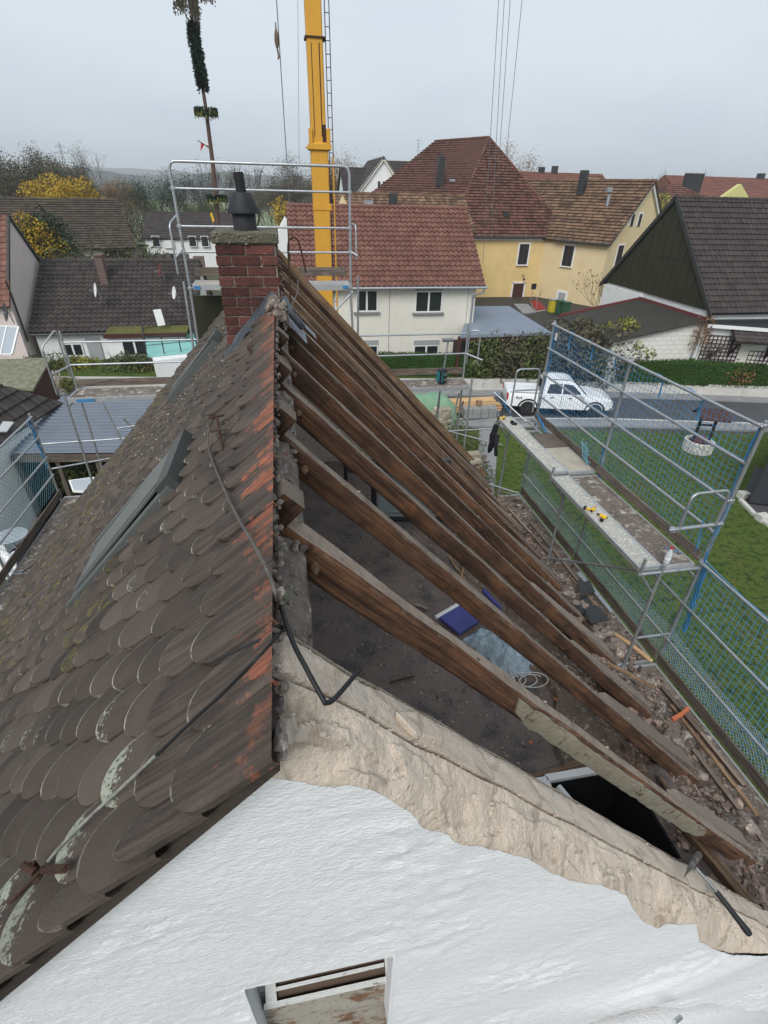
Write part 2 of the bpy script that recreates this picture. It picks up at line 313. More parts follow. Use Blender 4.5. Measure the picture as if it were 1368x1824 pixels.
m_earth = pm('village_ground', (.075, .066, .05), (.06, .075, .03), vs=.25, rough=.95, bump=.8, bs=6, spots=[((.045, .06, .02), .5, .52, .6), ((.12, .11, .09), 1.4, .62, .7)])
m_asphalt = pm('wet_asphalt', (.085, .088, .094), (.065, .068, .073), vs=1.5, rough=.6, bump=.2, bs=90, spots=[((.1, .1, .105), 60, .66, .7)])
m_paving = pm('grey_concrete_paving', (.28, .28, .28), (.22, .22, .22), vs=2, rough=.85, bump=.2, bs=40, spots=[((.14, .14, .13), 1.2, .62, .8)])
m_kerb = pm('pale_kerb_concrete', (.58, .56, .52), (.46, .45, .42), vs=3, bump=.2)
m_wallcream = pm('cream_rough_render', (.78, .75, .67), (.72, .69, .61), vs=1.2, rough=.9, bump=.8, bs=14, spots=[((.55, .52, .43), .7, .62, .8)], disp=.02)
m_wallyel = pm('yellow_render', (.71, .53, .25), (.64, .47, .21), vs=.6, rough=.9, bump=.5, bs=12, spots=[((.56, .41, .2), .35, .56, .75), ((.74, .58, .3), .9, .6, .75)], disp=.02)
m_wallyel2 = pm('pale_yellow_render', (.72, .59, .36), (.66, .53, .31), vs=.5, rough=.9, bump=.5, bs=12, spots=[((.66, .46, .27), .3, .56, .7), ((.58, .48, .3), .8, .6, .75)], disp=.02)
m_wallwhite = pm('old_whitewash', (.79, .80, .79), (.72, .73, .72), vs=1.2, rough=.9, bump=.3, bs=8, spots=[((.45, .45, .38), .9, .64, .8)], disp=.02)
m_wallbrickwhite = brickmat('whitewashed_brick', (.70, .69, .64), (.66, .65, .6), (.52, .51, .47), w=.5, h=.24, ms=.02, bump=.3)
m_wallpink = pm('pale_pink_render', (.70, .60, .57), (.64, .55, .52), vs=.6, rough=.9, bump=.3, bs=10, spots=[((.52, .46, .42), .5, .62, .8)], disp=.02)
m_trim = pm('white_trim', (.74, .74, .73), None, bump=0, rough=.6)
m_shutter = pm('grey_roller_shutter', (.32, .34, .35), None, bump=0, rough=.6)
m_glass = glassmat('window_glass')
m_glasspale = glassmat('greenhouse_glass', (.36, .40, .43), .15)
m_curtain = pm('green_curtain', (.08, .12, .09), None, bump=0)
m_dkbrown = pm('brown_painted_wood', (.06, .022, .016), None, bump=.1)
m_greenclad = pm('dark_green_sheet_cladding', (.030, .032, .018), (.038, .04, .023), vs=2, rough=.55, metal=.2, bump=.05)
m_roof_red = pm('brown_red_concrete_tile', (.16, .074, .056), (.215, .105, .08), vs=1.5, rough=.75, bump=.1, tone=.22, spots=[((.09, .045, .035), .8, .6, .8)])
m_roof_old = pm('rust_red_plain_tile', (.135, .058, .042), (.10, .05, .038), vs=.7, rough=.85, bump=.2, bs=30, tone=.6, spots=[((.24, .17, .13), .5, .64, .85), ((.07, .04, .03), 1.6, .6, .75), ((.3, .1, .05), 1.2, .66, .74)])
m_roof_tan = pm('tan_brown_plain_tile', (.19, .115, .07), (.12, .075, .05), vs=.8, rough=.85, bump=.2, bs=30, tone=.6, spots=[((.3, .17, .1), .6, .6, .74), ((.09, .07, .05), 1.5, .6, .75)])
m_roof_dark = pm('dark_brown_tile', (.038, .030, .028), (.055, .044, .040), vs=1, rough=.7, bump=.1, tone=.28, spots=[((.2, .19, .17), 9, .7, .73)])
m_roof_grey = pm('grey_brown_tile', (.066, .055, .05), (.047, .039, .036), vs=1, rough=.8, bump=.1, tone=.3, spots=[((.19, .18, .15), 5, .68, .73), ((.09, .09, .04), .8, .64, .8)])
m_roof_barn = pm('mossy_old_barn_tile', (.085, .068, .05), (.06, .045, .036), vs=.8, rough=.9, bump=.2, tone=.38, spots=[((.13, .12, .05), .5, .56, .75), ((.22, .09, .05), 1.3, .70, .74)])
m_roof_far = pm('far_red_roof', (.20, .08, .055), (.15, .06, .045), vs=.4, bump=0, tone=.2)
m_moss = pm('mossy_fibre_cement', (.26, .25, .19), (.12, .12, .06), vs=5, bump=.8, bs=18, spots=[((.34, .34, .28), 8, .6, .68), ((.1, .11, .03), 2, .58, .7)])
m_corr = pm('blue_grey_corrugated_sheet', (.12, .145, .185), (.10, .12, .155), vs=1.5, rough=.5, metal=.1, bump=.05, spots=[((.1, .1, .11), 4, .64, .75)])
m_carroof = pm('blue_grey_felt_roof', (.22, .26, .31), (.19, .22, .27), vs=.8, rough=.7, bump=.05)
m_felt = pm('mossy_black_felt', (.035, .033, .03), (.05, .045, .035), vs=1.5, bump=.4, spots=[((.07, .08, .03), 2, .56, .7), ((.14, .09, .07), 5, .68, .72)])
m_dkred = pm('dark_red_capping', (.13, .035, .035), None, bump=.05)
m_turq = pm('turquoise_membrane', (.22, .50, .46), (.28, .56, .52), vs=1, rough=.6, bump=.1, spots=[((.14, .34, .32), 2, .64, .74)])
m_carwhite = pm('white_car_paint', (.78, .80, .82), None, rough=.18, bump=0, spec=.6)
m_tyre = pm('tyre_rubber', (.02, .02, .021), None, rough=.85, bump=.1)
m_rim = pm('dark_alloy', (.12, .12, .13), None, rough=.3, metal=.8, bump=0)
m_chrome = pm('grey_trim', (.3, .31, .32), None, rough=.3, metal=.8, bump=0)
m_redlamp = pm('red_lamp_glass', (.4, .02, .02), None, rough=.2, bump=0)
m_hedge = pm('hedge_leaf', (.022, .062, .010), (.045, .10, .018), vs=8, rough=.9, bump=0, tone=.6)
m_leafy = pm('yellow_green_leaf', (.19, .21, .035), (.26, .24, .05), vs=3, rough=.85, bump=0, tone=.6)
m_leafgold = pm('golden_leaf', (.42, .26, .02), (.34, .24, .03), vs=2, rough=.85, bump=0, tone=.5)
m_leafgreen = pm('dull_green_leaf', (.07, .105, .032), (.11, .125, .045), vs=3, rough=.85, bump=0, tone=.6)
m_leafrust = pm('rusty_leaf', (.24, .12, .04), (.16, .1, .045), vs=3, rough=.85, bump=0, tone=.6)
m_leafbrown = pm('brown_grey_twig_leaf', (.11, .09, .06), (.085, .085, .05), vs=3, rough=.9, bump=0, tone=.55)
m_conifer = pm('conifer_needle', (.018, .04, .02), (.03, .055, .028), vs=3, rough=.9, bump=0, tone=.5)
m_bark = pm('grey_bark', (.085, .072, .06), (.05, .042, .035), vs=4, rough=.95, bump=.2)
m_redflower = pm('red_heather', (.25, .03, .035), (.14, .04, .03), vs=5, bump=0, tone=.6)
m_woodhill = pm('wooded_hill', (.04, .055, .05), (.06, .065, .06), vs=.01, rough=1, bump=0)
m_tarp = pm('green_tarpaulin', (.20, .34, .22), (.16, .28, .18), vs=2, rough=.6, bump=.3, bs=6)
m_stone = pm('pale_stone', (.42, .38, .3), (.3, .26, .2), vs=6, bump=.6, tone=.4)
m_cloth = pm('black_cloth', (.012, .012, .016), (.02, .02, .026), vs=8, rough=.95, bump=.3)
m_blueroll = pm('blue_sheet_roll', (.06, .07, .27), (.05, .055, .2), vs=3, rough=.4, bump=.2, bs=10)
m_film = pm('clear_blue_bag', (.40, .49, .54), (.22, .31, .38), vs=14, rough=.25, bump=.6, bs=22, spots=[((.6, .66, .7), 22, .6, .66)], disp=.01)  # pale spots: highlights of the crumpled film put into the colour
m_cable = pm('white_cable', (.6, .6, .58), None, rough=.5, bump=0)
m_dewalt = pm('yellow_tool_plastic', (.75, .45, .02), None, rough=.5, bump=0)
m_teal = pm('teal_tool_plastic', (.02, .17, .2), None, rough=.5, bump=0)
m_red = pm('red_plastic', (.5, .02, .02), None, rough=.4, bump=0)
m_clear = pm('clear_plastic', (.62, .66, .68), None, rough=.15, bump=0, alpha=.75)
m_steelbright = pm('bright_steel', (.6, .61, .62), None, rough=.25, metal=.9, bump=0)
m_hammerhead = pm('worn_hammer_steel', (.2, .19, .18), (.12, .1, .09), vs=30, rough=.5, metal=.5, bump=.2)
m_dkgrey = pm('dark_grey_boards', (.035, .038, .045), None, rough=.6, bump=0)
m_greypad = pm('grey_gravel_mat', (.085, .085, .09), (.065, .065, .07), vs=20, bump=.4, bs=120)
m_bin_y = pm('yellow_bin_plastic', (.5, .42, .03), None, rough=.5, bump=0)
m_bin_g = pm('green_bin_plastic', (.03, .09, .05), None, rough=.5, bump=0)
m_redmat = pm('red_ramp_mat', (.26, .025, .02), None, rough=.9, bump=0)
m_surround = m_trim
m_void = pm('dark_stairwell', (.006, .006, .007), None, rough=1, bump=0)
m_garland = pm('evergreen_garland', (.012, .028, .016), (.02, .04, .02), vs=3, rough=.95, bump=0, tone=.5)
m_orange = pm('orange_brick_shard', (.5, .14, .06), (.4, .12, .06), vs=20, bump=.3)
# ================================================================ the half-stripped house
G = 0.0
house = thing('old_house', (0, 5, 0), 'old house with white gable in front, clay tiles left and stripped rafters right', 'house')
YV0, YV1 = 0.55, 9.9      # near and far verge of the tiled slope
# ---- left slope: every plain tile modelled, rounded lower end, slightly lifted
def tiles_left():
    mb = MB(); s = math.sqrt(1+TAN*TAN); du = Vector((-1/s, 0, -TAN/s)); nn = Vector((-TAN/s, 0, 1/s)); nn = Vector((-math.sin(R(46.5)), 0, math.cos(R(46.5))))
    ex = .168; ncourse = 38
    for c in range(ncourse):
        w = .182
        v0 = 0 if c == 0 else .05+c*ex-.02; n = int((YV1-YV0)/w)+1
        for k in range(-1, n+1):
            yc = YV0+(k+.5)*w+(w/2 if c % 2 else 0)
            if yc-w*.5 < YV0-.01: ylo = YV0
            else: ylo = yc-w*.5+.0025
            yhi = min(yc+w*.5-.0025, YV1)
            if yhi-ylo < .03: continue
            if yc > YV1+.02 or yhi < YV0+.02: continue
            vj = rnd(-.010, .012); sag = .03*math.sin(v0*.9)*math.sin(yc*.7)
            skew = rnd(-.02, .02); lift = .028+rnd(-.006, .010); th = .017
            if random.random() < .02: lift += .02; vj += .02
            us = [ylo-yc, ylo-yc]; pts = []
            L0 = v0-.03; L2 = v0+ex+(.05 if c else .075)+vj; L1 = L2-(.088 if c else .10)
            pts.append((ylo-yc, L0)); pts.append((ylo-yc, L1))
            for a in range(1, 10):
                an = math.pi*a/10; hw = (yhi-ylo)/2; pts.append((((ylo+yhi)/2-yc)-hw*math.cos(an), L1+(L2-L1)*math.sin(an)))
            pts.append((yhi-yc, L1)); pts.append((yhi-yc, L0))
            def P(u, v, h):
                t = (v-L0)/(L2-L0); b = Vector((-.1, yc+u*1.0, 8.6)) + du*v + Vector((0, skew*(v-v0), 0))
                return b + nn*(h+lift*t*1.25+sag-.01*(u/w*2)**2)
            n_ = len(pts); cu, cv = ((ylo+yhi)/2-yc), (L1-.02)
            near = yc < 2.3
            inn = []
            for (u, v) in pts:
                d = Vector((cu-u, cv-v)); l = d.length
                d = d*(min(.013, l*.3)/l) if l > 0 else d
                inn.append((u+(d.x if v > L0+.01 else d.x), v+(d.y if v > L0+.01 else 0)))
            vs = [P(u, v, 0) for u, v in pts] + [P(u, v, th) for u, v in pts] + [P(u, v, th+.002) for u, v in inn]
            fs = []
            for i in range(n_-1):
                fs.append((i, i+1, n_+i+1, n_+i)); fs.append((n_+i, n_+i+1, 2*n_+i+1, 2*n_+i))
            fs.append(tuple(range(2*n_, 3*n_)))
            # edge wear and lichen along the lower rim, near side dimmed by painted shade; strong only on some tiles
            k1 = random.random(); e = (.66 if k1 < .3 else (.9 if k1 < .7 else 1.2))
            if c < 2: e -= .3
            rim = [0]*n_
            for i, (u, v) in enumerate(pts): rim[i] = e*(1 if u > -.03 else .45)*max(0, min(1, (v-L1+.04)/(L2-L1)))**.5
            sd_ = .75 if random.random() < .5 else 1.15
            rim_i = [r*.02 for r in rim]; rim2 = [r*1.15 for r in rim]
            rt = rnd(-.22, .1); red = [(((.66+rt if v < L0+.01 else (.34+rt if v < L1+.001 else .05)) if c == 0 else ((.2+rt if v < L0+.01 else .0) if c == 1 else 0))) for (u, v) in pts]
            lk = 0
            if near and v0 > .3 and k1 > .55: lk = .74 if yc < .9 else (.45 if k1 > .85 else 0)
            lich = [lk*max(0, min(1, (v-L1+.03)/(L2-L1))) for u, v in pts]
            ms = .52 if (v0 > 2.6 and random.random() < .35) else (.5 if (.9 < v0 < 1.6 and 1.8 < yc < 3 and random.random() < .5) else 0)
            moss = [ms*(.4+.6*max(0, min(1, (v-L1+.05)/(L2-L1)))) for u, v in pts]
            go = rnd(0, 60); mb.add(vs, fs, None, gl=([(v*1.2 if c < 2 else 0)+go for u, v in pts]*2+[(v*1.2 if c < 2 else 0)+go for u, v in inn]), gc=([(u*.9 if c < 2 else 0)+go for u, v in pts]*2+[(u*.9 if c < 2 else 0)+go for u, v in inn]), rim=rim2+rim+rim_i, red=red*3, lich=lich+lich+[q*.9 for q in lich], moss=moss*3)
    # underlay board so nothing shows between tiles
    a, b = Vector((-.1, YV0+.03, 8.57)), Vector((-.1, YV1-.03, 8.57)); d = du*(ncourse*ex)
    mb.prism([a, b, b+d, a+d], nn*-.03, .1)
    return mb
m = tiles_left(); m.build('tiled_slope', m_tile, house, smooth=25)
mb = MB()
for i in range(150):
    c = random.randrange(2, 34); k = random.randrange(0, 40); y = YV0+(k+.5)*.182+(.091 if c % 2 else 0); v = c*.168+.03+.168+.045; mb.rock((-.1-v*math.cos(R(46.5)), y+rnd(-.03, .01), 8.6-v*math.sin(R(46.5))+.055), rnd(.005, .011), sq=(1, 1.3, .7))
mb.build('mortar_dots', pm('pale_mortar_dot', (.6, .58, .5), (.45, .44, .38), vs=30, bump=.3), house)['kind'] = 'stuff'
# mortar and broken ridge bedding along the ridge
mb = MB(); y = .6
while y < 9.8:
    r = rnd(.006, .018); x = -.085+rnd(-.015, .02); mb.rock((x, y, 8.575+rnd(-.03, .01)), r, sq=(.9, 1.3, .8)); y += rnd(.012, .03)
for i in range(260):
    y = rnd(.9, 4.6); mb.rock((rnd(-.07, .0), y, 8.36+rnd(-.1, .05)), rnd(.006, .018))
mb.build('ridge_mortar', m_mortar, house, smooth=40)['kind'] = 'stuff'
# upright ridge board of old masonry under the mortar
mb = MB()
def rstrip(u, v):
    x = [-.1, -.04, .0, -.005][min(3, int(u*3+.01))]; z = [8.42, 8.4, 8.33, 7.75][min(3, int(u*3+.01))]; y = .8+v*8.4
    q = noise.noise((u*4, y*7, 3))*.025; return Vector((x+q, y, z+q))
mb.grid(rstrip, 3, 150); mb.build('ridge_masonry', m_mortar, house, smooth=30)
# ---- gable wall: white front sheet with relief, rough bare wall top
bound = [(474, 1382), (521, 1394), (560, 1401), (598, 1406), (628, 1399), (669, 1411), (702, 1428), (733, 1450), (760, 1478), (790, 1487), (815, 1500), (860, 1511), (938, 1528), (971, 1550), (1016, 1569), (1068, 1578), (1116, 1595), (1127, 1617), (1146, 1643), (1176, 1654), (1183, 1647), (1242, 1647), (1246, 1677), (1287, 1699), (1368, 1697), (1500, 1740)]
YW = .66
bw = [pY(a, b, YW) for a, b in bound]
def bz(x):   # height of the paint edge at x
    if x <= bw[0].x: return bw[0].z+(x-bw[0].x)*1.054
    for i in range(len(bw)-1):
        if bw[i].x <= x <= bw[i+1].x:
            t = (x-bw[i].x)/max(1e-5, bw[i+1].x-bw[i].x); return bw[i].z+(bw[i+1].z-bw[i].z)*t
    return bw[-1].z-(x-bw[-1].x)*1.054
WX0, WX1, WZ1, WZ0 = -.335, .215, 9.5-2.355, 9.5-3.2     # blocked window opening
def edge(x):
    j = .012*noise.noise((x*14, 0, 5))+.006*noise.noise((x*50, 3, 5))
    return (min(bz(x), zL(x)-.035) if x < -.1 else bz(x)) + (j if x > -.12 else 0)
def relief(x, z):
    k = max(0, .12+noise.noise((x*1.9, z*2.4, 6))); r1 = noise.noise((x*8+z*1.5, z*13-x*2, 4)); r2 = noise.noise((x*19+z*3, z*30-x*4, 8))
    return .012*noise.noise((x*2.6, z*3.2, 1.7))+.016*k*r1+.012*k*abs(r2)+.0022*noise.noise((x*26, z*34, 2))+.0014*noise.noise((x*75, z*85, 3))
# sheets butt around the opening
wall = MB()
def gridcells(x0, x1, nx, zt, zb, nz):
    def fn(u, v):
        x = x0+(x1-x0)*u; a, b = zt(x), zb(x); z = a+(b-a)*v
        return Vector((x, YW-relief(x, z)*(1 if not (WX0-.002 <= x <= WX1+.002 and abs(z-WZ1) < .003) else .2)-.06*math.exp(-((x-1.7)**2/.35+(z-5.75)**2/.06)), z))
    wall.grid(fn, nx, nz)
gridcells(-3.9, WX0, 330, edge, lambda x: edge(x)-2.3 if x < -2.2 else min(WZ0, edge(x)-.9), 170)
gridcells(WX0, WX1, 70, edge, lambda x: WZ1, 110)
gridcells(WX1, 3.6, 330, edge, lambda x: min(WZ0-.9, edge(x)-.9), 210)
wall.b2((-4.0, YW+.02, 0), (4.0, YW+.24, 4.4)); 
gw = wall.build('gable_wall', m_white, house, smooth=True)
# rough bare top of the wall: bevel from paint edge up to the old plank line, then the flat strip
def crack(x): return zR(x, .085)
mb = MB()
def topfn(u, v):
    x = -.13+(3.9+.13)*u
    e = edge(x); zc = min(crack(x)+.02, 8.56+noise.noise((x*9, 1, 1))*.02)
    yc = .795+.012*noise.noise((x*6, 0, 0)); ycb = YW-relief(x, e)
    if v < .7:
        t = v/.7; z = e+(zc-e)*(1-(1-t)**1.3); y = ycb+(yc-ycb)*(t**1.1)
        amp = .011*math.sin(math.pi*min(1, t*1.0))
        q = noise.noise((x*9, y*9, z*9))*amp*1.6+noise.noise((x*28, y*28, z*9))*amp*.7
        q += .009*math.sin(math.pi*t)*noise.noise((x*5+y*14, y*22-x*3, 5))+.010*(1 if noise.noise((x*6, y*20, 9)) > .12 else 0)*min(1, t*6)*min(1, (1-t)*6)
        q += .0035*noise.noise((x*70, y*70, z*40))+.005*max(0, noise.noise((x*33, y*33, 7)))
        return Vector((x, y-q*.4, z+q)) if v > 0 else Vector((x, ycb+.001, e-.001))
    t = (v-.7)/.3
    if t < .06: return Vector((x, yc+.010, zc-.075+.05*noise.noise((x*6, 2, 2))))
    y = yc+.011+.004*noise.noise((x*40, 5, 5))+(.91-yc)*max(0, t-.11)*1.12 + (.02*noise.noise((x*5, 9, 1)) if t > .95 else 0)
    z = zc+.004+.006*noise.noise((x*12, y*20, 2))+.0025*noise.noise((x*70, y*70, 2)) - (.01 if t > .9 else 0)
    return Vector((x, y, z))
mb.grid(topfn, 620, 40)
# inner face of the wall down to the attic floor
mb.grid(lambda u, v: Vector((-.1+4.0*u, .935+.012*noise.noise((u*30, v*9, 0)), (crack(-.1+4.0*u)+.01)*(1-v)+4.4*v)), 80, 12)
mb.build('wall_top', m_walltop, house, smooth=35)
mb = MB()
for i in range(900):
    x = rnd(-.08, 3.4); y = rnd(.7, .92); mb.rock((x, y, crack(x)+.012-(.03 if y < .79 else 0)), random.triangular(.0015, .009, .002), sq=(1.3, 1, .7))
tag(mb.build('wall_crumbs', m_walltop), 'small mortar crumbs lying along the bare gable wall top', 'crumbs', kind='stuff')
# loose lumps of mortar at the ridge end of the wall
mb = MB()
for (px, py, r, yy) in [(500, 1222, .045, .86), (512, 1245, .04, .84), (490, 1262, .045, .8), (508, 1278, .05, .78), (530, 1262, .035, .84), (495, 1300, .04, .74), (560, 1258, .03, .86), (486, 1205, .03, .88), (520, 1225, .03, .9)]:
    p = pY(px, py, yy*.975); mb = MB(); mb.rock(p, r*1.05, n=2, sq=(1, 1.1, .8)); mb.build('mortar_lump', m_walltop, house, smooth=40)
# stone slab standing on the wall top
mb = MB(); q = [roofR(a, b, .14) for a, b in [(703, 1266), (745, 1266), (787, 1300), (789, 1317), (742, 1308)]]
mb.prism(q, (0, 0, -.05)); mb.build('mortar_slab', m_walltop, house, bevel=.004)
# ---- blocked window in the gable
win = MB(); yb = YW+.10
for (a, b) in [((WX0-.0, YW-.004, WZ0), (WX0+.012, yb, WZ1)), ((WX1-.012, YW-.004, WZ0), (WX1, yb, WZ1)), ((WX0, YW+.004, WZ1), (WX1, yb, WZ1+.02))]: win.b2(a, b)
wob = win.build('window', m_white, house)
YB_ = .75
def wq(mb, pts, y, th=.02): mb.prism([pY(a, b, y) for a, b in pts], (0, min(th, .003), 0))
fr = MB(); wq(fr, [(470, 1800), (470, 1790), (700, 1738), (702, 1748)], YB_-.016, .03); wq(fr, [(484, 1762), (684, 1716), (684, 1722), (484, 1768)], YB_-.012, .012); wq(fr, [(472, 1746), (490, 1742), (494, 1792), (474, 1798)], YB_-.014, .02); wq(fr, [(684, 1700), (698, 1696), (704, 1740), (688, 1744)], YB_-.014, .02); wq(fr, [(702, 1690), (712, 1688), (722, 1840), (706, 1840)], YB_-.02, .03)
fr.build('frame', m_paintwhite, wob)
ln = MB(); wq(ln, [(480, 1735), (700, 1688), (700, 1745), (480, 1795)], YB_, .03); ln.build('board', pm('bare_brown_board', (.13, .085, .06), (.07, .045, .03), vs=12, bump=.4, stretch=(.2, 1, 1)), wob)
pn = MB(); wq(pn, [(468, 1796), (702, 1744), (712, 1870), (472, 1870)], YB_-.008, .03); pn.build('panel', m_stainpanel, wob)
bk = MB(); bk.b2((WX0-.03, YB_+.03, WZ0), (WX1+.03, YB_+.06, WZ1+.02)); bk.build('reveal_back', m_paintwhite, wob)
# ---- stripped right slope: rafters
RY_ = [1.63, 2.46, 3.27, 4.10, 4.92, 5.74, 6.56, 7.38, 8.20, 9.02, 9.80]
ca, sa = math.cos(R(46.5)), math.sin(R(46.5))
def rafter(y, i):
    mb = MB(); h = .130+rnd(-.008, .008); w = .098+rnd(-.006, .01)
    n = 46; xe = 4.05+.04*i/3+rnd(-.04, .04); gl, gc = [], []
    seed = rnd(0, 50); tw = rnd(-.02, .02)
    prof = [(-.5, -.5), (-.5, .38), (-.42, .5), (.42, .5), (.5, .38), (.5, -.5), (.4, -.58), (-.4, -.58)]
    vs, fs = [], []
    for k in range(n+1):
        t = k/n; x = -.09+(xe+.09)*t; bow = .02*math.sin(t*math.pi)*math.sin(seed)*(i > 0)
        for (a, b) in prof:
            q = noise.noise((x*3+a*2, seed, b*3))*.009+noise.noise((x*14, seed+a*5, b*7))*.004
            px_ = x+(b-.5)*h*sa; pz_ = zR(x)+(b-.5)*h*ca+q
            vs.append((px_, y+a*w+tw*t+bow+q, pz_)); gl.append(x*1.45+seed); gc.append(b*h+a*w*1.3+seed)
    m_ = len(prof)
    for k in range(n):
        for j in range(m_): fs.append((k*m_+j, k*m_+(j+1) % m_, (k+1)*m_+(j+1) % m_, (k+1)*m_+j))
    fs += [tuple(range(m_-1, -1, -1)), tuple(range(n*m_, n*m_+m_))]
    mb.add(vs, fs, [.95, .55, .45, .5, .25, .85, .35, .8, .6, .8, .5][i], gl=gl, gc=gc)
    return mb
rafs = []
for i, y in enumerate(RY_):
    o = rafter(y, i).build('rafter', m_wood, house, smooth=35); rafs.append(o)
    pg = MB(); x = .04; pg.tube([(x, y-.095, zR(x)-.10), (x+.004, y+.02, zR(x)-.10)], [.010, .013], 7, tone=.3); pg.tube([(x, y-.07, zR(x)-.10), (x, y-.05, zR(x)-.1)], .02, 6, tone=.2)
    pg.build('wooden_peg', m_wood_light, o)
    # short stub of the opposite rafter that meets it at the ridge
    st = MB(); st.beam((-.19, y+.0, 8.39), (-.02, y+.0, 8.56), .10, .12, (0, 1, 0), .2); st.build('ridge_joint', m_wood, o)
# second timbers lying close to the upper rafters (doubling and battens)
for i, (y, d) in enumerate([(7.0, -.04), (7.85, .0), (8.65, -.02), (9.4, .02)]):
    mb = MB(); mb.beam((-.02, y, 8.45+d-.05), (3.9, y+.03, zR(3.9)-.07+d), .09, .13); mb.build('doubling_timber', m_wood if i % 2 else m_wood_light, house, bevel=.006)
# verge board with a pale edge at the far gable
mb = MB(); mb.beam((-.08, 9.92, 8.56), (4.35, 9.92, zR(4.35)+.05), .03, .17); mb.build('verge_board', m_wood_light, house)
mb = MB(); mb.prism([(-4.1, 9.93, 0), (4.3, 9.93, 0), (4.2, 9.93, 4.0), (-.1, 9.93, 8.45), (-4.1, 9.93, 4.2)], (0, .2, 0)); mb.build('far_gable_wall', m_walltop, house)
# patch of pale paint on the first rafter's flank
mb = MB(); w = .056
pp = [(1.08, -.03), (1.13, -.10), (1.24, -.136), (2.0, -.138), (2.9, -.138), (3.05, -.125), (3.12, -.07), (3.06, -.02), (2.6, -.03), (2.2, -.022), (1.7, -.03), (1.3, -.018)]
def rf(x, d): return V(x+d*sa, 1.63-.068, zR(x)+d*ca)
q = []
for i in range(len(pp)):
    (xa, da), (xb, db) = pp[i], pp[(i+1) % len(pp)]; n = max(2, int(abs(xb-xa)/.05))
    for k in range(n): t = k/n; x = xa+(xb-xa)*t; q.append(rf(x, (da+(db-da)*t)+(.012*noise.noise((x*13, i, 1)) if abs(xb-xa) > .1 else .004)))
mb.prism(q, (0, .03, 0)); mb.build('old_paint', pm('pale_old_limewash', (.34, .31, .235), (.27, .24, .18), vs=6, bump=.5, spots=[((.12, .085, .055), 9, .56, .66), ((.45, .42, .34), 14, .6, .7)]), rafs[0])
# sprockets: flatter pieces that kick the eaves out
for i, y in enumerate(RY_):
    mb = MB(); yo = y+.11+rnd(-.01, .02); x0 = 2.75+rnd(-.2, .3); xe = 4.35+rnd(-.12, .1)
    za = zR(x0)-.10; ze = 4.10+rnd(-.03, .05)
    xe = min(xe, 4.14); wd_ = rnd(.16, .26); mb.prism([(x0, yo-.045, za-.04), (x0+.1, yo-.045, zR(x0+.1)-.05), (xe, yo-.045, ze-.04), (xe, yo-.045, ze-.14), (3.4, yo-.045, zR(3.4)-.22)], (0, wd_, 0))
    mb.build('sprocket', m_sprocket, house, bevel=.006)
# collar of wind-boards, short blocks nailed between rafters low down
for i in range(9):
    y = RY_[i]+.42; mb = MB(); x = 3.1+rnd(-.3, .6); mb.box((x, y+rnd(-.1, .1), zR(x)-.3), (.09, .5, .03), Matrix.Rotation(R(40), 3, 'Y') @ Matrix.Rotation(rnd(-.15, .15), 3, 'Z')); mb.build('nailed_batten', m_wood_light if i % 3 == 0 else m_wood, house, bevel=.004)
# ---- attic floor with stair opening
FZ = 4.5
H0, H1, HY0, HY1 = 2.12, 3.12, 1.35, 2.47
fl = MB()
def flr(x0, x1, y0, y1, nx, ny):
    fl.grid(lambda u, v: V(x0+(x1-x0)*u, y0+(y1-y0)*v, FZ+.012*noise.noise((x0+(x1-x0)*u, y0+(y1-y0)*v, 0))), nx, ny)
flr(-4.0, H0, .9, 9.9, 24, 40); flr(H0, 3.1, HY1, 9.9, 10, 40); flr(H1, 3.5, .9, HY1, 6, 6)
fl.build('attic_floor', m_floor, house, smooth=True)
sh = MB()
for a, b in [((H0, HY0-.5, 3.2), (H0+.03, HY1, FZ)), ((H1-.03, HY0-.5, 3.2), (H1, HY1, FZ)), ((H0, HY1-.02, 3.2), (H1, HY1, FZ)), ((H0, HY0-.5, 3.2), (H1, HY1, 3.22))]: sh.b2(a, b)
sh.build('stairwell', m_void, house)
sh = MB(); sh.b2((H0+.1, HY1-.005, FZ-.10), (H1+.02, HY1+.07, FZ+.05)); sh.tube([(H0+.2, HY1-.05, FZ+.0), (H1-.3, .95, FZ-.02)], .035, 10); sh.b2((H0-.12, HY1-.06, FZ+.01), (H0+.12, HY1+.05, FZ+.05)); sh.build('stairwell_frame', m_wallpink if False else m_trim, house, bevel=.004)
sh = MB(); sh.beam((H1+.05, HY1, FZ+.02), (H1+.35, .95, FZ+.02), .09, .14); sh.beam((H0-.5, HY1+.03, FZ+.02), (H0+.55, HY1+.13, FZ+.02), .05, .06); sh.build('stair_trimmer', m_wood_light, house, bevel=.005)
# sandy fill and rubble over the eaves
def fill_z(x, y): return 4.55-.42*max(0, x-3.15)+.06*noise.noise((x*2, y*2, 1))+.035*noise.noise((x*7, y*7, 2))
mb = MB()
def fillfn(u, v):
    y = 2.5+7.35*v; x0 = 2.55+.45*noise.noise((y*1.3, 0, 4)); x = x0+(4.19+.06*noise.noise((y*3, 0, 9))-x0)*u; z = fill_z(x, y)
    if x > 3.9: z += .02
    if x > 3.8: z -= (x-3.8)*.9
    if u > .99: z = 3.5
    return V(x, y, z if u > .02 else FZ-.01)
mb.grid(fillfn, 40, 150)
mb.grid(lambda u, v: V(3.4+.8*u, .9+1.6*v, fill_z(3.4+.8*u, .9+1.6*v)-max(0, 3.4+.8*u-3.8)*.9), 24, 34)
mb.build('eaves_fill', m_rubble, house, smooth=40)
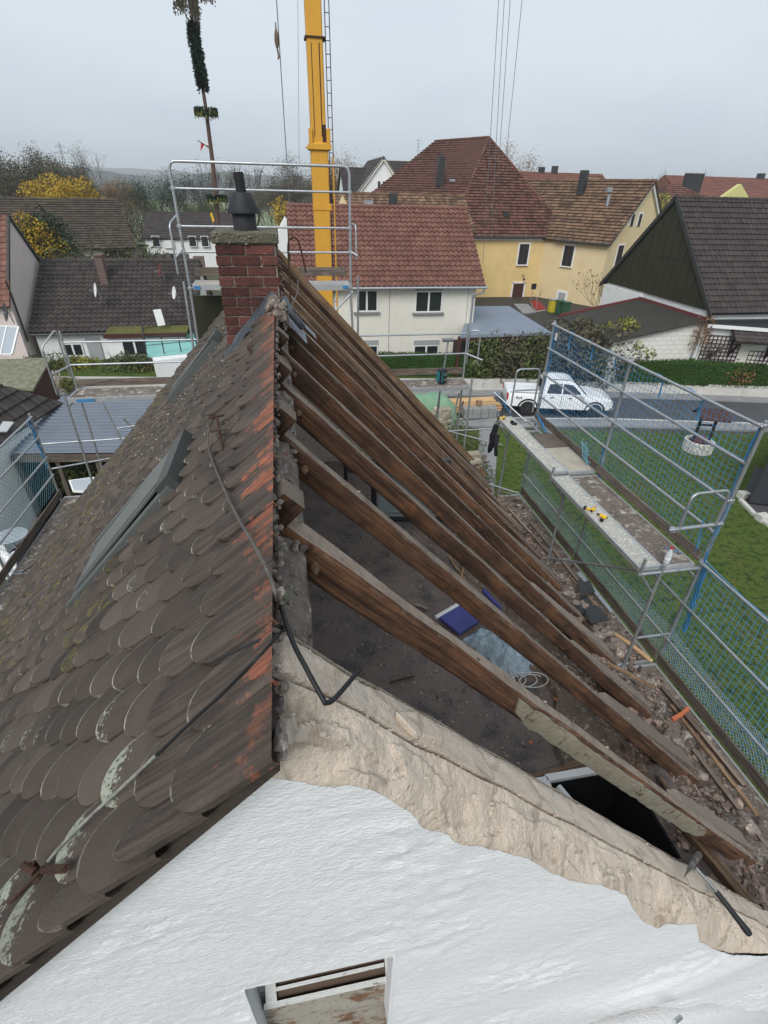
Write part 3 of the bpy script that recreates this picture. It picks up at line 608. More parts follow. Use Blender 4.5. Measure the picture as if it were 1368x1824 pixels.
# gutter-side wall below
mb = MB(); mb.b2((3.9, .95, 0), (4.12, 9.9, 3.6)); mb.build('side_wall', m_wallcream, house); mb = MB(); mb.b2((-4.3, .95, 0), (-4.0, 9.9, 4.0)); mb.build('side_wall', m_wallcream, house)
# rubble as loose stuff
mb = MB()
for i in range(6500):
    x = random.triangular(3.0, 4.2, 3.95); y = rnd(.95, 9.85); z = fill_z(x, y)-max(0, x-3.8)*.9+.005
    if i % 4 == 0: x = random.triangular(4.25, 5.08, 4.4); z = 3.525
    r = random.triangular(.005, .036, .009)*(1.7 if random.random() < .06 else 1)
    if random.random() < .5: mb.rock((x, y, z), r, sq=(1, 1.2, .7))
    else: mb.box((x, y, z+.01), (r*rnd(1.5, 5), r*1.6, r*.8), Matrix.Rotation(rnd(0, 3.1), 3, 'Z') @ Matrix.Rotation(rnd(-.3, .3), 3, 'X'), jit=.3)
tag(mb.build('rubble', m_chip), 'loose rubble, plaster and tile shards heaped along the stripped eaves', 'rubble', kind='stuff')
mb = MB()
for i in range(4200):
    x = rnd(.05, 3.3); y = rnd(.98, 9.0)
    if H0-.05 < x < H1+.05 and y < HY1+.1: continue
    r = random.triangular(.002, .019, .004); mb.rock((x, y, FZ+.008), r, sq=(1, 1.3, .6))
for i in range(240):
    i_ = random.randrange(8); x = rnd(.1, 3.9); mb.rock((x, RY_[i_]+rnd(-.05, .05), zR(x)+.002), rnd(.003, .011), sq=(1.3, 1, .6))
tag(mb.build('debris', pm('floor_chips', (.30, .25, .2), (.16, .12, .1), vs=20, tone=.6)), 'small chips and crumbs scattered over the dark attic floor', 'debris', kind='stuff')
# splinters and shards
def lath(p0, p1, w, h, m_, label, name='wood_strip', cat='wood', g='broken laths along the eaves'):
    mb = MB(); p0, p1 = Vector(p0), Vector(p1); md = (p0+p1)/2+V(rnd(-.01, .01), rnd(-.01, .01), .01)
    mb.beam(p0, md, w, h); mb.beam(md, p1, w*.9, h); return tag(mb.build(name, m_, bevel=.003), label, cat, g)
lath(pz(930, 1000, 4.6), pz(985, 1070, 4.55), .06, .03, m_wood_fresh, 'fresh split lath between the middle rafters, near the middle of the eaves')
lath(pz(968, 1055, 4.2), pz(1000, 1120, 4.1), .05, .03, m_wood_fresh, 'pale snapped lath lying just inside the netting beside roofing scraps')
lath(pz(1095, 1128, 3.7), pz(1162, 1178, 3.56), .06, .03, m_wood_fresh, 'bright yellow lath end poking out at the foot of the scaffold pole', g=None)
lath(pz(1080, 1180, 4.3), pz(1165, 1225, 4.1), .05, .03, m_wood_light, 'long thin brown lath beside the third rafter foot')
lath(pz(1180, 1225, 3.56), pz(1325, 1400, 3.56), .06, .04, m_wood, 'dark batten lying along the deck toe board, the longest one')
lath(pz(1195, 1255, 3.56), pz(1350, 1452, 3.56), .05, .03, m_wood_light, 'pale batten lying next to the dark one along the lower deck')
lath(pz(1235, 1335, 3.56), pz(1368, 1510, 3.56), .06, .03, m_wood, 'brown batten nearest the first rafter foot')
lath(pz(1198, 1282, 3.62), pz(1226, 1262, 3.66), .05, .05, m_orange, 'short orange wedge of wood crossing the battens', g=None)
lath(pz(1030, 1020, 3.75), pz(1090, 1090, 3.62), .08, .02, m_zinc, 'flat grey metal strip on the lower deck beside dark roofing scraps', 'metal_strip', 'metal strip', None)
lath(pz(1018, 1030, 3.75), pz(1072, 1090, 3.65), .03, .03, m_wood_light, 'thin brown lath beside the flat grey metal strip')
lath(pz(905, 905, 3.56), pz(990, 1000, 3.56), .05, .03, m_wood, 'dark lath on the far part of the lower deck by the net')
lath(pz(945, 930, 3.56), pz(1030, 1035, 3.56), .07, .03, m_wood, 'wide dark plank strip on the lower deck, middle bay')
lath(pz(740, 1077, 4.55), pz(762, 1085, 4.55), .06, .02, m_wood, 'short brown wood scrap on the attic floor beside the second rafter', g=None)
lath(pz(800, 990, 4.55), pz(835, 1045, 4.55), .05, .03, m_wood_light, 'brown lath leaning on the attic floor between second and third rafter')
lath(pz(838, 958, 4.6), pz(815, 1060, 4.55), .04, .03, m_wood_light, 'curved bark strip hanging between the third and fourth rafter', g=None)
lath(pz(695, 1215, 4.53), pz(738, 1205, 4.53), .02, .015, m_rust, 'thin rusty stick on the dark attic floor near the wall top', 'stick', 'stick', None)
for k, (px, py) in enumerate([(540, 1133), (1002, 1266), (990, 1245), (945, 1322)]):
    mb = MB(); p = pz(px, py, 4.56) if k else roofR(px, py, -.3); mb.rock(p, .022 if k else .014, sq=(1.5, 1, .4), n=1); tag(mb.build('brick_shard', m_orange), ['orange brick shard on the mortar near the ridge', 'orange brick lump in the sandy fill behind the blue bag', 'reddish brick bit beside the white cables', 'small brown shard at the edge of the attic floor sheet'][k], 'brick shard')
# dark roofing scraps
for k, (a, b, c, d) in enumerate([((1015, 1075), (1045, 1060), (1060, 1085), (1030, 1095)), ((1040, 1085), (1065, 1080), (1085, 1105), (1052, 1112)), ((1028, 1040), (1050, 1035), (1060, 1055), (1035, 1060))]):
    mb = MB(); mb.prism([pz(*p, 3.72+.03*k) for p in (a, b, c, d)], (0, 0, .015)); tag(mb.build('slate_scrap', m_darkmetal), ['dark slate scrap lowest of three on the lower deck', 'dark slate scrap nearest the metal strip', 'dark slate scrap farthest along the deck'][k], 'slate', 'dark slate scraps on the lower deck')
# mortar heaps standing on the eaves wall
for k, (px, py, s) in enumerate([(1025, 1065, .16), (1085, 1140, .18), (1215, 1345, .16), (1330, 1480, .17), (860, 815, .14), (985, 1290, .12)]):
    mb = MB(); p = pz(px, py, 4.0 if k != 5 else 4.5)
    for j in range(9): mb.rock((p.x+rnd(-s, s)*.6, p.y+rnd(-s, s)*1.6, p.z+rnd(-.05, .05)), s*rnd(.25, .5), n=2, sq=(1, 1, .7))
    tag(mb.build('mortar_heap', m_mortar if k != 5 else m_dirt, smooth=40), ['pale mortar heap at the foot of the sixth rafter', 'pinkish mortar heap beside the bright lath end', 'grey mortar heap at the foot of the second rafter', 'mortar heap at the foot of the nearest rafter by the right edge', 'mortar lump at the far eaves corner', 'sandy clod in the fill beside the nearest rafter'][k], 'mortar heap', 'mortar heaps along the eaves')

# ---- chimney
chim = thing('chimney', (-.28, 5.2, 8.0), 'dark red brick chimney with mossy concrete cap and black pipe on ridge', 'chimney')
cx0, cx1, cy0, cy1 = -.545, -.02, 5.0, 5.50
bmm = MB(); mort = MB(); z = 7.93; row = 0
while z < 9.04:
    off = 0 if row % 2 else .5
    def run(p, q, nrm, off):
        L_ = (Vector(q)-Vector(p)).length; d = (Vector(q)-Vector(p))/L_; x = -.25*off
        while x < L_-.01:
            a, b = max(0, x+.006), min(L_, x+.244)
            if b-a > .03:
                c = Vector(p)+d*((a+b)/2)+Vector(nrm)*-.05; j = rnd(-.003, .003)
                bmm.box((c.x+nrm[0]*j, c.y+nrm[1]*j, z+.036), (abs(d.x)*(b-a)+abs(nrm[0])*.1, abs(d.y)*(b-a)+abs(nrm[1])*.1, .071))
            x += .25
    run((cx0, cy0, 0), (cx1, cy0, 0), (0, -1, 0), off); run((cx0, cy0+.104, 0), (cx0, cy1, 0), (-1, 0, 0), off); run((cx1, cy0+.104, 0), (cx1, cy1, 0), (1, 0, 0), off)
    z += .083; row += 1
ztop = z
bmm.build('brickwork', m_brickunit, chim, bevel=.004)
mort.b2((cx0+.012, cy0+.012, 7.6), (cx1-.012, cy1-.012, ztop-.002)); mort.build('mortar_joints', m_mortar, chim)
mb = MB(); mb.grid(lambda u, v: V(0, 0, 0), 1, 1); mb = MB()
mb.box(((cx0+cx1)/2, (cy0+cy1)/2, ztop+.045), (.56, .54, .09)); cap = mb.build('cap', m_conc, chim, bevel=.012)
mb = MB()
for i in range(60):
    a = random.choice([0, 1, 2]); x = rnd(cx0-.02, cx1+.02); y = cy0-.02 if a == 0 else rnd(cy0, cy1); z = ztop+(.03+rnd(-.03, .06)) if a == 0 else ztop+.09
    mb.rock((x, y, z), rnd(.004, .012), sq=(1.4, 1.4, .8))
mb.build('moss', m_moss, cap)
pc = pY(436, 400, 5.2); px_ = pc.x; py_ = 5.22; z0 = ztop+.09
mb = MB(); mb.lathe([(.10, 0), (.10, .12), (.085, .16)], (px_, py_, z0), 24); pot = mb.build('chimney_pot', m_blackpot, chim, smooth=40)
mb = MB(); mb.lathe([(.138, 0), (.14, .012), (.075, .15), (.045, .155)], (px_, py_, z0+.13), 28); mb.build('cowl', m_blackpot, pot, smooth=40)
mb = MB(); mb.tube([(px_, py_, z0+.28), (px_-.010, py_, z0+.425)], .043, 20); mb.build('flue_pipe', m_black, pot, smooth=40)
# lead flashing folded round the chimney foot
def flash(pxs, off, w, name, m_):
    mb = MB(); pts = [pY(a, b, y) for a, b, y in pxs]; n = len(pts)
    vs = []
    for i, p in enumerate(pts):
        for k in range(5):
            t = k/4; vs.append(p+V(.0, w*(t-.5), .03*math.sin(t*math.pi)+off)+V(rnd(-.008, .008), 0, rnd(-.01, .01)))
    fs = [(i*5+k, i*5+k+1, (i+1)*5+k+1, (i+1)*5+k) for i in range(n-1) for k in range(4)]
    mb.add(vs, fs); return mb.build(name, m_, chim, smooth=True)
import functools
mb = MB()
def lead(u, v):   # an apron down the left slope in front of the chimney
    x = .03-.62*u; y = 4.99-.20*v-.03*math.sin(u*9); z = (zL(x)+.045+.02*noise.noise((x*9, y*9, 0)) if x < -.1 else zR(x, .14))
    z += .10*(1-v)**2*(1-.3*u); return V(x, y+.012*noise.noise((u*20, v*8, 3)), z+.02*noise.noise((u*7, v*5, 1)))
mb.grid(lead, 40, 10); mb.build('lead_flashing', m_lead, chim, smooth=True)
mb = MB()
def lead2(u, v):
    x = -.1+.28*u; y = 4.75+.28*v; return V(x, y, zR(x, .13)+.015*noise.noise((x*16, y*16, 0))-.02*(1-v))
mb.grid(lead2, 12, 10); mb.grid(lambda u, v: lead2(.6+.7*u, .9+.6*v)+V(.02, .1, .02), 8, 6); mb.build('ridge_lead', pm('pale_lead', (.26, .29, .33), (.15, .165, .19), vs=9, rough=.4, metal=.3, bump=.5, bs=20), chim, smooth=True)
for s_ in (0, 1):
    mb = MB(); mb.tube([pY(470, 560, 4.95), pY(485, 535, 4.95), pY(498, 545, 4.9), pY(493, 575, 4.8), pY(480, 590, 4.75)] if s_ else [pY(505, 530, 4.95), pY(520, 560, 4.9), pY(540, 585, 4.85)], .03, 8); mb.build('crumpled_lead', m_lead, chim, smooth=True)
# mortar lump at ridge in front of chimney
mb = MB()
for i in range(40): mb.rock((rnd(-.14, .0), rnd(4.45, 5.0), 8.62+rnd(-.04, .05)), rnd(.02, .045))
tag(mb.build('mortar_clump', m_mortar, smooth=40), 'crumbling mortar clump on the ridge in front of the chimney', 'mortar clump')

# ---- roof windows on the tiled slope
def roofwin(yc0, yc1, xt, xb, label, open_=.1):
    t = thing('roof_window', (xt, (yc0+yc1)/2, zL(xt)), label, 'roof window', 'roof windows in the tiled slope')
    nn = V(-sa, 0, ca); dd = V(-ca, 0, -sa)
    P0 = V(xt, 0, zL(xt)); Ls = (xt-xb)/ca
    def bx(v0, v1, y0, y1, h0, h1, m_, name, par=t):
        mb = MB(); ps = []
        c = P0+dd*((v0+v1)/2)+nn*((h0+h1)/2)+V(0, (y0+y1)/2, 0); mb.box(c, (v1-v0, y1-y0, h1-h0), Matrix((dd, V(0, 1, 0), nn)).transposed()); return mb.build(name, m_, par, bevel=.004)
    bx(-.02, Ls+.03, yc0-.02, yc0+.055, .0, .095, m_slatealu, 'side_rail'); bx(-.02, Ls+.02, yc1-.075, yc1-.01, .0, .10, m_slatealu, 'side_rail')
    bx(-.07, .055, yc0-.012, yc1+.012, .02, .135, pm('grey_hood_sheet', (.085, .09, .088), (.07, .075, .073), rough=.4, metal=.3, bump=.05), 'hood')
    bx(Ls-.05, Ls+.03, yc0+.076, yc1-.076, .0, .09, m_slatealu, 'bottom_rail')
    mb = MB(); vs = []
    a = P0+dd*.06+nn*.10; b = P0+dd*(Ls-.02)+nn*.085
    mb.prism([a+V(0, yc0+.095, 0), a+V(0, yc1-.03, 0), b+V(0, yc1-.03, 0), b+V(0, yc0+.085, 0)], nn*.02); sash = mb.build('sash', m_slatealu, t, bevel=.004)
    mb = MB(); mb.prism([a+V(0, yc0+.15, 0)+nn*.022, a+V(0, yc1-.10, 0)+nn*.022, b+V(0, yc1-.08, 0)+nn*.022-dd*.08, b+V(0, yc0+.13, 0)+nn*.022-dd*.08], nn*.003); mb.build('pane', pm('matt_roof_window_blind', (.155, .165, .152), (.135, .145, .132), rough=.5, bump=0), sash)
    bx(.06, Ls-.06, yc0+.074, yc0+.084, .02, .08, m_black, 'seal'); bx(.06, Ls-.02, yc1-.03, yc1-.018, .08, .12, m_chrome, 'edge_trim')
    return t
roofwin(2.66, 3.30, -.67, -1.40, 'large grey roof window with raised sash in the tiled slope, nearest to camera')
roofwin(6.7, 7.0, -.84, -1.5, 'narrow looking grey roof window beside the chimney, farther one')

# ---- lightning conductor and its brackets
def wirep(pts, r, m_, name, label, cat='wire', par=None):
    mb = MB(); out = []
    P = [Vector(p) for p in pts]; P = [P[0]]+P+[P[-1]]
    for i in range(1, len(P)-2):
        for k in range(8):
            t = k/8; a, b, c, d = P[i-1], P[i], P[i+1], P[i+2]
            out.append(.5*((2*b)+(c-a)*t+(2*a-5*b+4*c-d)*t*t+(3*b-a-3*c+d)*t**3))
    out.append(P[-2]); mb.tube(out, r, 7); o = mb.build(name, m_, par, smooth=True)
    if par is None: tag(o, label, cat)
    return o
rl = lambda a, b, o=.17: roofL(a, b, o+.022)
wirep([rl(383, 742, .25), rl(372, 765, .2), rl(372, 800), rl(390, 850), rl(420, 915), rl(452, 970), rl(478, 1020), rl(492, 1060, .17), pY(497, 1075, 1.15)], .0052, m_wire, 'conductor_wire', 'brown lightning conductor wire looping over the tiles beside the ridge')
A = pY(500, 1080, 1.02); B = pY(520, 1140, .88); C_ = pY(545, 1190, .8); D_ = pY(574, 1243, .74); E_ = pY(582, 1252, .735); F_ = pY(600, 1240, .76); G_ = pY(640, 1193, .86)
wirep([A, B, C_, D_, E_, F_, G_], .0062, m_black, 'conductor_rod', 'bent black rod with upturned end above the bare wall top', 'rod')
wirep([pY(508, 1118, 1.0), rl(470, 1160, .2), rl(400, 1232, .18), rl(345, 1282, .17), rl(290, 1335, .17), rl(278, 1345, .17)], .0038, m_black, 'conductor_wire', 'black lightning wire running from the ridge clamp to the lichened wire')
wirep([rl(278, 1345, .17), rl(220, 1400, .17), rl(160, 1455, .17), rl(110, 1505, .17), rl(85, 1535, .18)], .0044, m_lichwire, 'conductor_wire', 'pale lichen crusted wire down to the rusty roof hook')
wirep([rl(76, 1545, .18), rl(40, 1585, .16), rl(0, 1625, .15), rl(-40, 1660, .15)], .005, m_rust, 'conductor_wire', 'dark wire continuing from the rusty hook to the left edge')
wirep([pY(474, 640, 4.3), pY(490, 612, 4.4), pY(512, 580, 4.5), pY(513, 560, 4.6), pY(520, 545, 4.7), pY(530, 520, 4.8), pY(530, 500, 4.9)], .006, m_wire, 'conductor_wire', 'thin grey wire crossing the ridge below the chimney')
wirep([pY(518, 570, 5.1), pY(516, 500, 5.1), pY(513, 440, 5.1), pY(518, 425, 5.1), pY(528, 425, 5.1), pY(536, 445, 5.1), pY(545, 485, 5.1)], .008, m_rust, 'hooked_rod', 'dark iron rod with a hooked top beside the chimney', 'rod')
# clamp on the ridge
t = thing('ridge_clamp', pY(490, 1128, 1.0), 'black metal conductor clamp on the ridge with a straight prong', 'clamp')
mb = MB(); mb.prism([pY(462, 1110, .97), pY(500, 1122, .97), pY(498, 1150, .97), pY(460, 1145, .97)], (0, .012, .006)); mb.box(pY(498, 1130, 1.0), (.03, .05, .02)); mb.tube([pY(482, 1132, 1.0), pY(506, 1118, 1.0)], .009, 8); mb.build('plate', m_black, t)
mb = MB(); mb.beam(rl(462, 1140, .18), rl(376, 1180, .17), .008, .006); mb.build('prong', m_darkmetal, t)
mb = MB(); mb.box(pY(495, 1072, 1.17), (.05, .045, .03), jit=.2); mb.rock(pY(505, 1066, 1.17), .02); mb.build('saddle', m_moss, t, bevel=.004)
# roof hook lower left
t = thing('roof_hook', rl(75, 1560), 'rusty lightning wire hook bracket on the lower left tiles', 'hook')
mb = MB(); a = rl(75, 1562, .14); mb.beam(a, a+V(0, 0, .075), .012, .012); mb.beam(rl(75, 1550, .17), rl(118, 1547, .17), .014, .014); mb.rock(rl(72, 1570, .14), .016); mb.build('iron', m_rust, t)
mb = MB(); mb.tube([a+V(-.02, 0, .075), a+V(.012, -.02, .07)], .009, 8); mb.build('clip', m_rust, t)
# wire holder on tiles near the roof window
t = thing('wire_bracket', rl(390, 760), 'small rusty wire bracket standing on tiles right of the roof window', 'bracket')
a = rl(398, 808, .12); b = rl(386, 742, .26); mb = MB(); mb.tube([a, b], .007, 7); mb.build('stem', m_rust, t)
mb = MB(); mb.beam(b+V(-.035, -.02, 0), b+V(.035, .02, 0), .018, .008); mb.beam(rl(378, 768, .2), rl(402, 766, .2), .02, .006); mb.build('crossbar', m_rust, t)
t = tag(MB().beam(pY(442, 618, 3.9), pY(466, 648, 3.75), .02, .02).build('iron_peg', m_rust), 'rusty iron peg on the ridge tiles below the chimney', 'peg')

# ---- spare roof window standing inside the attic behind the rafters
t = thing('loose_roof_window', pY(720, 930, 6.6), 'black framed new roof window standing on the attic floor behind the rafters', 'roof window')
yy = 6.9
def q3(px, py, y=yy): return pY(px, py, y)
mb = MB(); mb.beam(q3(612, 826, 6.7), q3(802, 822, 6.7), .10, .10); mb.beam(q3(620, 838, 6.7), q3(800, 838, 6.7), .06, .06); mb.build('top_casing', m_darkmetal, t, bevel=.008)
mb = MB(); mb.beam(q3(650, 925), q3(690, 930), .03, .05); mb.beam(q3(664, 828), q3(667, 922), .08, .06, (0, 1, 0)); mb.beam(q3(655, 925), q3(845, 925), .07, .07); mb.beam(q3(800, 835), q3(850, 925), .07, .05, (0, 1, 0)); mb.beam(q3(615, 830, 6.7), q3(616, 870, 6.7), .05, .05, (0, 1, 0)); fo = mb.build('frame', m_black, t, bevel=.006)
mb = MB(); mb.prism([q3(675, 920), q3(840, 920), q3(790, 845), q3(672, 845)], (0, .03, 0)); mb.build('pane', glassmat('new_window_glass', (.20, .24, .25), .08), t)
mb = MB(); mb.beam(q3(675, 913), q3(838, 913), .02, .03); mb.build('lower_rail', m_steelbright, t)

# ---- things lying in the attic
t = thing('sheet_roll', pz(820, 1100, 4.6), 'blue sheeting spread from a white roll on the attic floor', 'roll')
mb = MB(); mb.prism([pz(780, 1102, 4.6), pz(820, 1078, 4.6), pz(860, 1105, 4.6), pz(818, 1133, 4.55)], (0, 0, .05)); mb.prism([pz(858, 1055, 4.62), pz(862, 1050, 4.62), pz(893, 1085, 4.6), pz(890, 1090, 4.6)], (0, 0, .05)); mb.build('sheet', m_blueroll, t, bevel=.01)
mb = MB(); mb.tube([pz(776, 1100, 4.64), pz(816, 1077, 4.64)], .03, 12); mb.build('core', m_trim, t, smooth=40)
mb = MB()
hull = [(824, 1140), (850, 1122), (885, 1130), (925, 1160), (950, 1185), (948, 1200), (910, 1210), (870, 1178)]
c0 = sum((pz(a, b, 4.6) for a, b in hull), Vector())/len(hull); rim_ = [pz(a, b, 4.53) for a, b in hull]
for i in range(len(rim_)):
    a, b = rim_[i], rim_[(i+1) % len(rim_)]
    mb.grid(lambda u, v: (a*(1-u)+b*u)*(1-v)+c0*v+V(0, 0, .17*math.sin(v*math.pi/2)+.07*noise.noise(((a*(1-u)+b*u)*(1-v)+c0*v)*9)+.05*abs(noise.noise(((a*(1-u)+b*u)*(1-v)+c0*v)*21))), 14, 18)
tag(mb.build('plastic_bag', m_film, smooth=True), 'crumpled translucent bluish plastic bag between the first two rafters', 'bag')
mb = MB()
for k in range(4):
    p = [pz(905+rnd(0, 12), 1195+rnd(-6, 6), 4.6)]
    for j in range(26): p.append(pz(895+k*18+(30-j*.4)*math.cos(j*.33+k*1.3), 1212+(15-.2*j)*math.sin(j*.33+k*1.3), 4.56+.02*k))
    out = []
    for i in range(len(p)-1):
        out.append(p[i])
    mb.tube(out, .006, 6)
tag(mb.build('cable', m_cable, smooth=True), 'loops of white cable spilling from the plastic bag', 'cable')
# ---- hammer lying on the wall top
t = thing('hammer', roofR(1250, 1560, .14), 'bricklayer hammer with black rubber grip and steel shaft on the wall top', 'hammer')
def hm(px, py): return roofR(px, py, .17)
a, b, c = hm(1238, 1545), hm(1276, 1588), hm(1335, 1664)
mb = MB(); mb.tube([a, b], .0095, 12); mb.build('shaft', m_steelbright, t, smooth=40)
mb = MB(); gl = [b.lerp(c, k/12) for k in range(13)]; mb.tube(gl, [.013, .014, .014, .0135, .014, .0145, .0145, .015, .015, .0155, .017, .018, .015], 14); mb.build('grip', m_black, t, smooth=50)
mb = MB(); h0, h1 = hm(1245, 1522), hm(1219, 1558); hd = (h1-h0)
mb.tube([h0, h0+hd*.32], [.017, .017], 8); mb.tube([h0+hd*.3, h0+hd*.55], [.013, .016], 6); mb.add([h0+hd*.5+V(0, .014, .014), h0+hd*.5+V(0, -.014, .014), h0+hd*.5+V(0, -.014, -.014), h0+hd*.5+V(0, .014, -.014), h1+V(.016, .01, .003), h1+V(-.014, -.012, .003), h1+V(-.014, -.012, -.003), h1+V(.016, .01, -.003)], [(0, 1, 5, 4), (1, 2, 6, 5), (2, 3, 7, 6), (3, 0, 4, 7), (4, 5, 6, 7), (0, 3, 2, 1)])
mb.build('head', m_hammerhead, t)
# ---- open tube end at the bottom edge
mb = MB(); a = pY(1212, 1812, .52); b = pY(1150, 1862, .35)
mb.lathe([(.0105, 0), (.0105, .25)], a, 20, axis=(b-a))
o = mb.build('pipe', m_zinc, smooth=40); tag(o, 'open grey steel tube end at the bottom right edge', 'pipe')
# ================================================================ scaffolding
TR = .0242
def pole(pts, par, name='tube', r=TR, m_=None, n=10):
    mb = MB(); mb.tube(pts, r, n); return mb.build(name, m_ or m_zinc, par, smooth=40)
def coupler(p, par):
    mb = MB(); mb.box(p, (.07, .07, .06)); mb.tube([Vector(p)+V(-.05, 0, 0), Vector(p)+V(.05, 0, 0)], .02, 8); return mb.build('coupler', m_zinc, par, bevel=.008)
def deck(x0, x1, y0, y1, z, par, m_, name='deck', th=.06, along='y', rail=True):
    mb = MB(); mb.b2((x0+.02, y0+.02, z-.02), (x1-.02, y1-.02, z)); d = mb.build(name, m_, par)
    mb = MB()
    for a, b in ([((x0, y0, z-th), (x0+.025, y1, z+.006)), ((x1-.025, y0, z-th), (x1, y1, z+.006)), ((x0+.025, y0, z-th), (x1-.025, y0+.04, z+.004)), ((x0+.025, y1-.04, z-th), (x1-.025, y1, z+.004))]): mb.b2(a, b)
    mb.build('deck_rim', m_alu, d); return d
def uframe(p0, p1, h, par):  # end guard: bent tube loop p0 up h, across to p1
    p0, p1 = Vector(p0), Vector(p1); r = .09; d = (p1-p0).normalized(); pts = [p0]
    for k in range(5):
        a = math.pi/2*k/4; pts.append(p0+V(0, 0, h-r)+d*(r-r*math.cos(a))+V(0, 0, r*math.sin(a)))
    for k in range(5):
        a = math.pi/2*k/4; pts.append(p1+V(0, 0, h-r)-d*(r-r*math.sin(a))+V(0, 0, r*math.cos(a)))
    pts.append(p1); return pole(pts, par, 'guard_loop', r=.018)
# ---- right eaves scaffold
XI, XO = 4.28, 5.20; UD, LD = 5.42, 3.50
YB = [4.45, 7.02, 9.60]
sr = thing('eaves_scaffold', (4.9, 6, 0), 'galvanised scaffold along the right eaves with upper steel plank deck', 'scaffold')
for y in YB: pole([(XO, y, 0), (XO, y, 7.42)], sr, 'standard')
for y in (1.88, ): pole([(XO, y, 0), (XO, y, 5.46)], sr, 'standard')
for y in (1.88, 4.45, 7.02, 9.6): pole([(4.62, y, 0), (4.62, y, 3.6 if y < 3 else 5.45)], sr, 'standard')
for y in YB[:2]:
    y1 = y+2.57
    for z in (7.36, 6.90, 6.38, 5.92): pole([(XO-.045, y, z), (XO-.045, y1, z)], sr, 'guard_rail', r=.021)
for y in (1.88, 4.45, 7.02):
    for z in (5.44 if y < 3 else 5.2, 4.72, 4.02): pole([(XO-.045, y, z), (XO-.045, y+2.57, z)], sr, 'guard_rail', r=.019)
pole([(XO-.045, -.6, 5.44), (XO-.045, 1.88, 5.44)], sr, 'guard_rail', r=.021); pole([(XO-.045, -.6, 4.72), (XO-.045, 1.88, 4.72)], sr, 'guard_rail', r=.021)
for y in YB:
    for z in (7.36, 6.38, 5.44): coupler((XO, y-.0, z), sr)
    pole([(XI, y, UD-.09), (XO, y, UD-.09)], sr, 'transom'); pole([(XI+.03, y, UD-.1), (XI+.03, y, UD+.17)], sr, 'bracket_post', r=.022)
    pole([(4.62, y, 4.95), (XI+.05, y, UD-.1)], sr, 'bracket_brace', r=.018)
    pole([(4.62, y, LD-.08), (XO, y, LD-.08)], sr, 'transom')
pole([(4.62, 7.02, 3.6), (4.62, 4.45, 5.3)], sr, 'diagonal_brace', r=.018)
pole([(4.66, 4.45, 4.1), (XO, 4.45, 4.1)], sr, 'transom', r=.018)
for i, y in enumerate(YB[:2]):
    deck(XI, XI+.32, y+.02, y+2.55, UD+.0+(.06 if i else 0), sr, m_steeldeck, 'steel_plank')
# the two steel planks get their raised perforation studs
for i, y in enumerate(YB[:2]):
    mb = MB(); z = UD+.002+(.06 if i else 0)
    for a in range(62):
        for b in range(8):
            mb.box((XI+.045+b*.033, y+.06+a*.04, z), (.016, .02, .006), Matrix.Rotation(R(45 if (a+b) % 2 else -45), 3, 'Z'))
    mb.build('studs', m_steeldeck, sr)
deck(XI+.34, XO-.08, YB[0]+.02, YB[0]+2.55, UD-.03, sr, m_plydeck)
deck(XI+.34, XO-.08, YB[1]+.02, YB[1]+1.55, UD+.03, sr, m_plypale); 
mb = MB(); mb.b2((XI+.345, YB[1]+1.0, UD+.033), (XO-.085, YB[1]+1.62, UD+.045)); mb.build('hatch_lid', m_board, sr)
mb = MB()
for a, b in [((XI+.34, YB[1]+1.56, UD-.03), (XI+.37, YB[1]+2.55, UD+.03)), ((XO-.14, YB[1]+1.56, UD-.03), (XO-.08, YB[1]+2.55, UD+.03)), ((XI+.37, YB[1]+2.5, UD-.03), (XO-.14, YB[1]+2.55, UD+.03)), ((XI+.62, YB[1]+1.56, UD-.02), (XI+.645, YB[1]+2.5, UD+.02))]: mb.b2(a, b)
mb.build('hatch_frame', m_alu, sr)
mb = MB()
for k in range(4): mb.beam((XI+.40, YB[1]+1.66+k*.24, UD-.02), (XI+.62, YB[1]+1.66+k*.24, UD-.02), .03, .03)
mb.build('ladder_rungs', m_alu, sr)
for i, y in enumerate(YB[:2]):
    mb = MB(); mb.beam((XO-.055, y+.03, UD+.09), (XO-.055, y+2.54, UD+.09), .03, .15); mb.build('toe_board', m_board, sr, bevel=.005)
for y in (1.88, 4.45, 7.02):
    deck(4.34, XO-.06, y+.02, y+2.55, LD+.0, sr, m_plydeck); mb = MB(); mb.beam((XO-.05, y+.03, LD+.13), (XO-.05, y+2.54, LD+.13), .03, .16); mb.build('toe_board', m_board, sr, bevel=.005)
deck(4.34, XO-.06, -.6, 1.86, LD, sr, m_plydeck); mb = MB(); mb.beam((XO-.05, -.6, LD+.13), (XO-.05, 1.86, LD+.13), .03, .16); mb.build('toe_board', m_board, sr, bevel=.005)
pole([(4.45, 4.38, 6.07), (XO, 4.42, 6.06)], sr, 'end_rail'); uframe((4.55, 4.38, 6.07), (5.08, 4.40, 6.07), .5, sr); coupler((4.47, 4.38, 6.07), sr)
uframe((4.62, 9.7, 5.5), (5.14, 9.7, 5.5), .95, sr); pole([(4.66, 9.7, 6.0), (5.2, 9.7, 6.0)], sr, 'end_rail', r=.018)
pole([(4.2, 9.75, 5.97), (4.72, 9.1, 5.55)], sr, 'stub_tube', r=.018)
for y in (9.2, 8.0): pole([(3.7, y+1.9, 4.55 if y > 9 else 3.95), (4.75, y+.9, 4.55 if y > 9 else 3.95)], sr, 'tie_tube', r=.015)

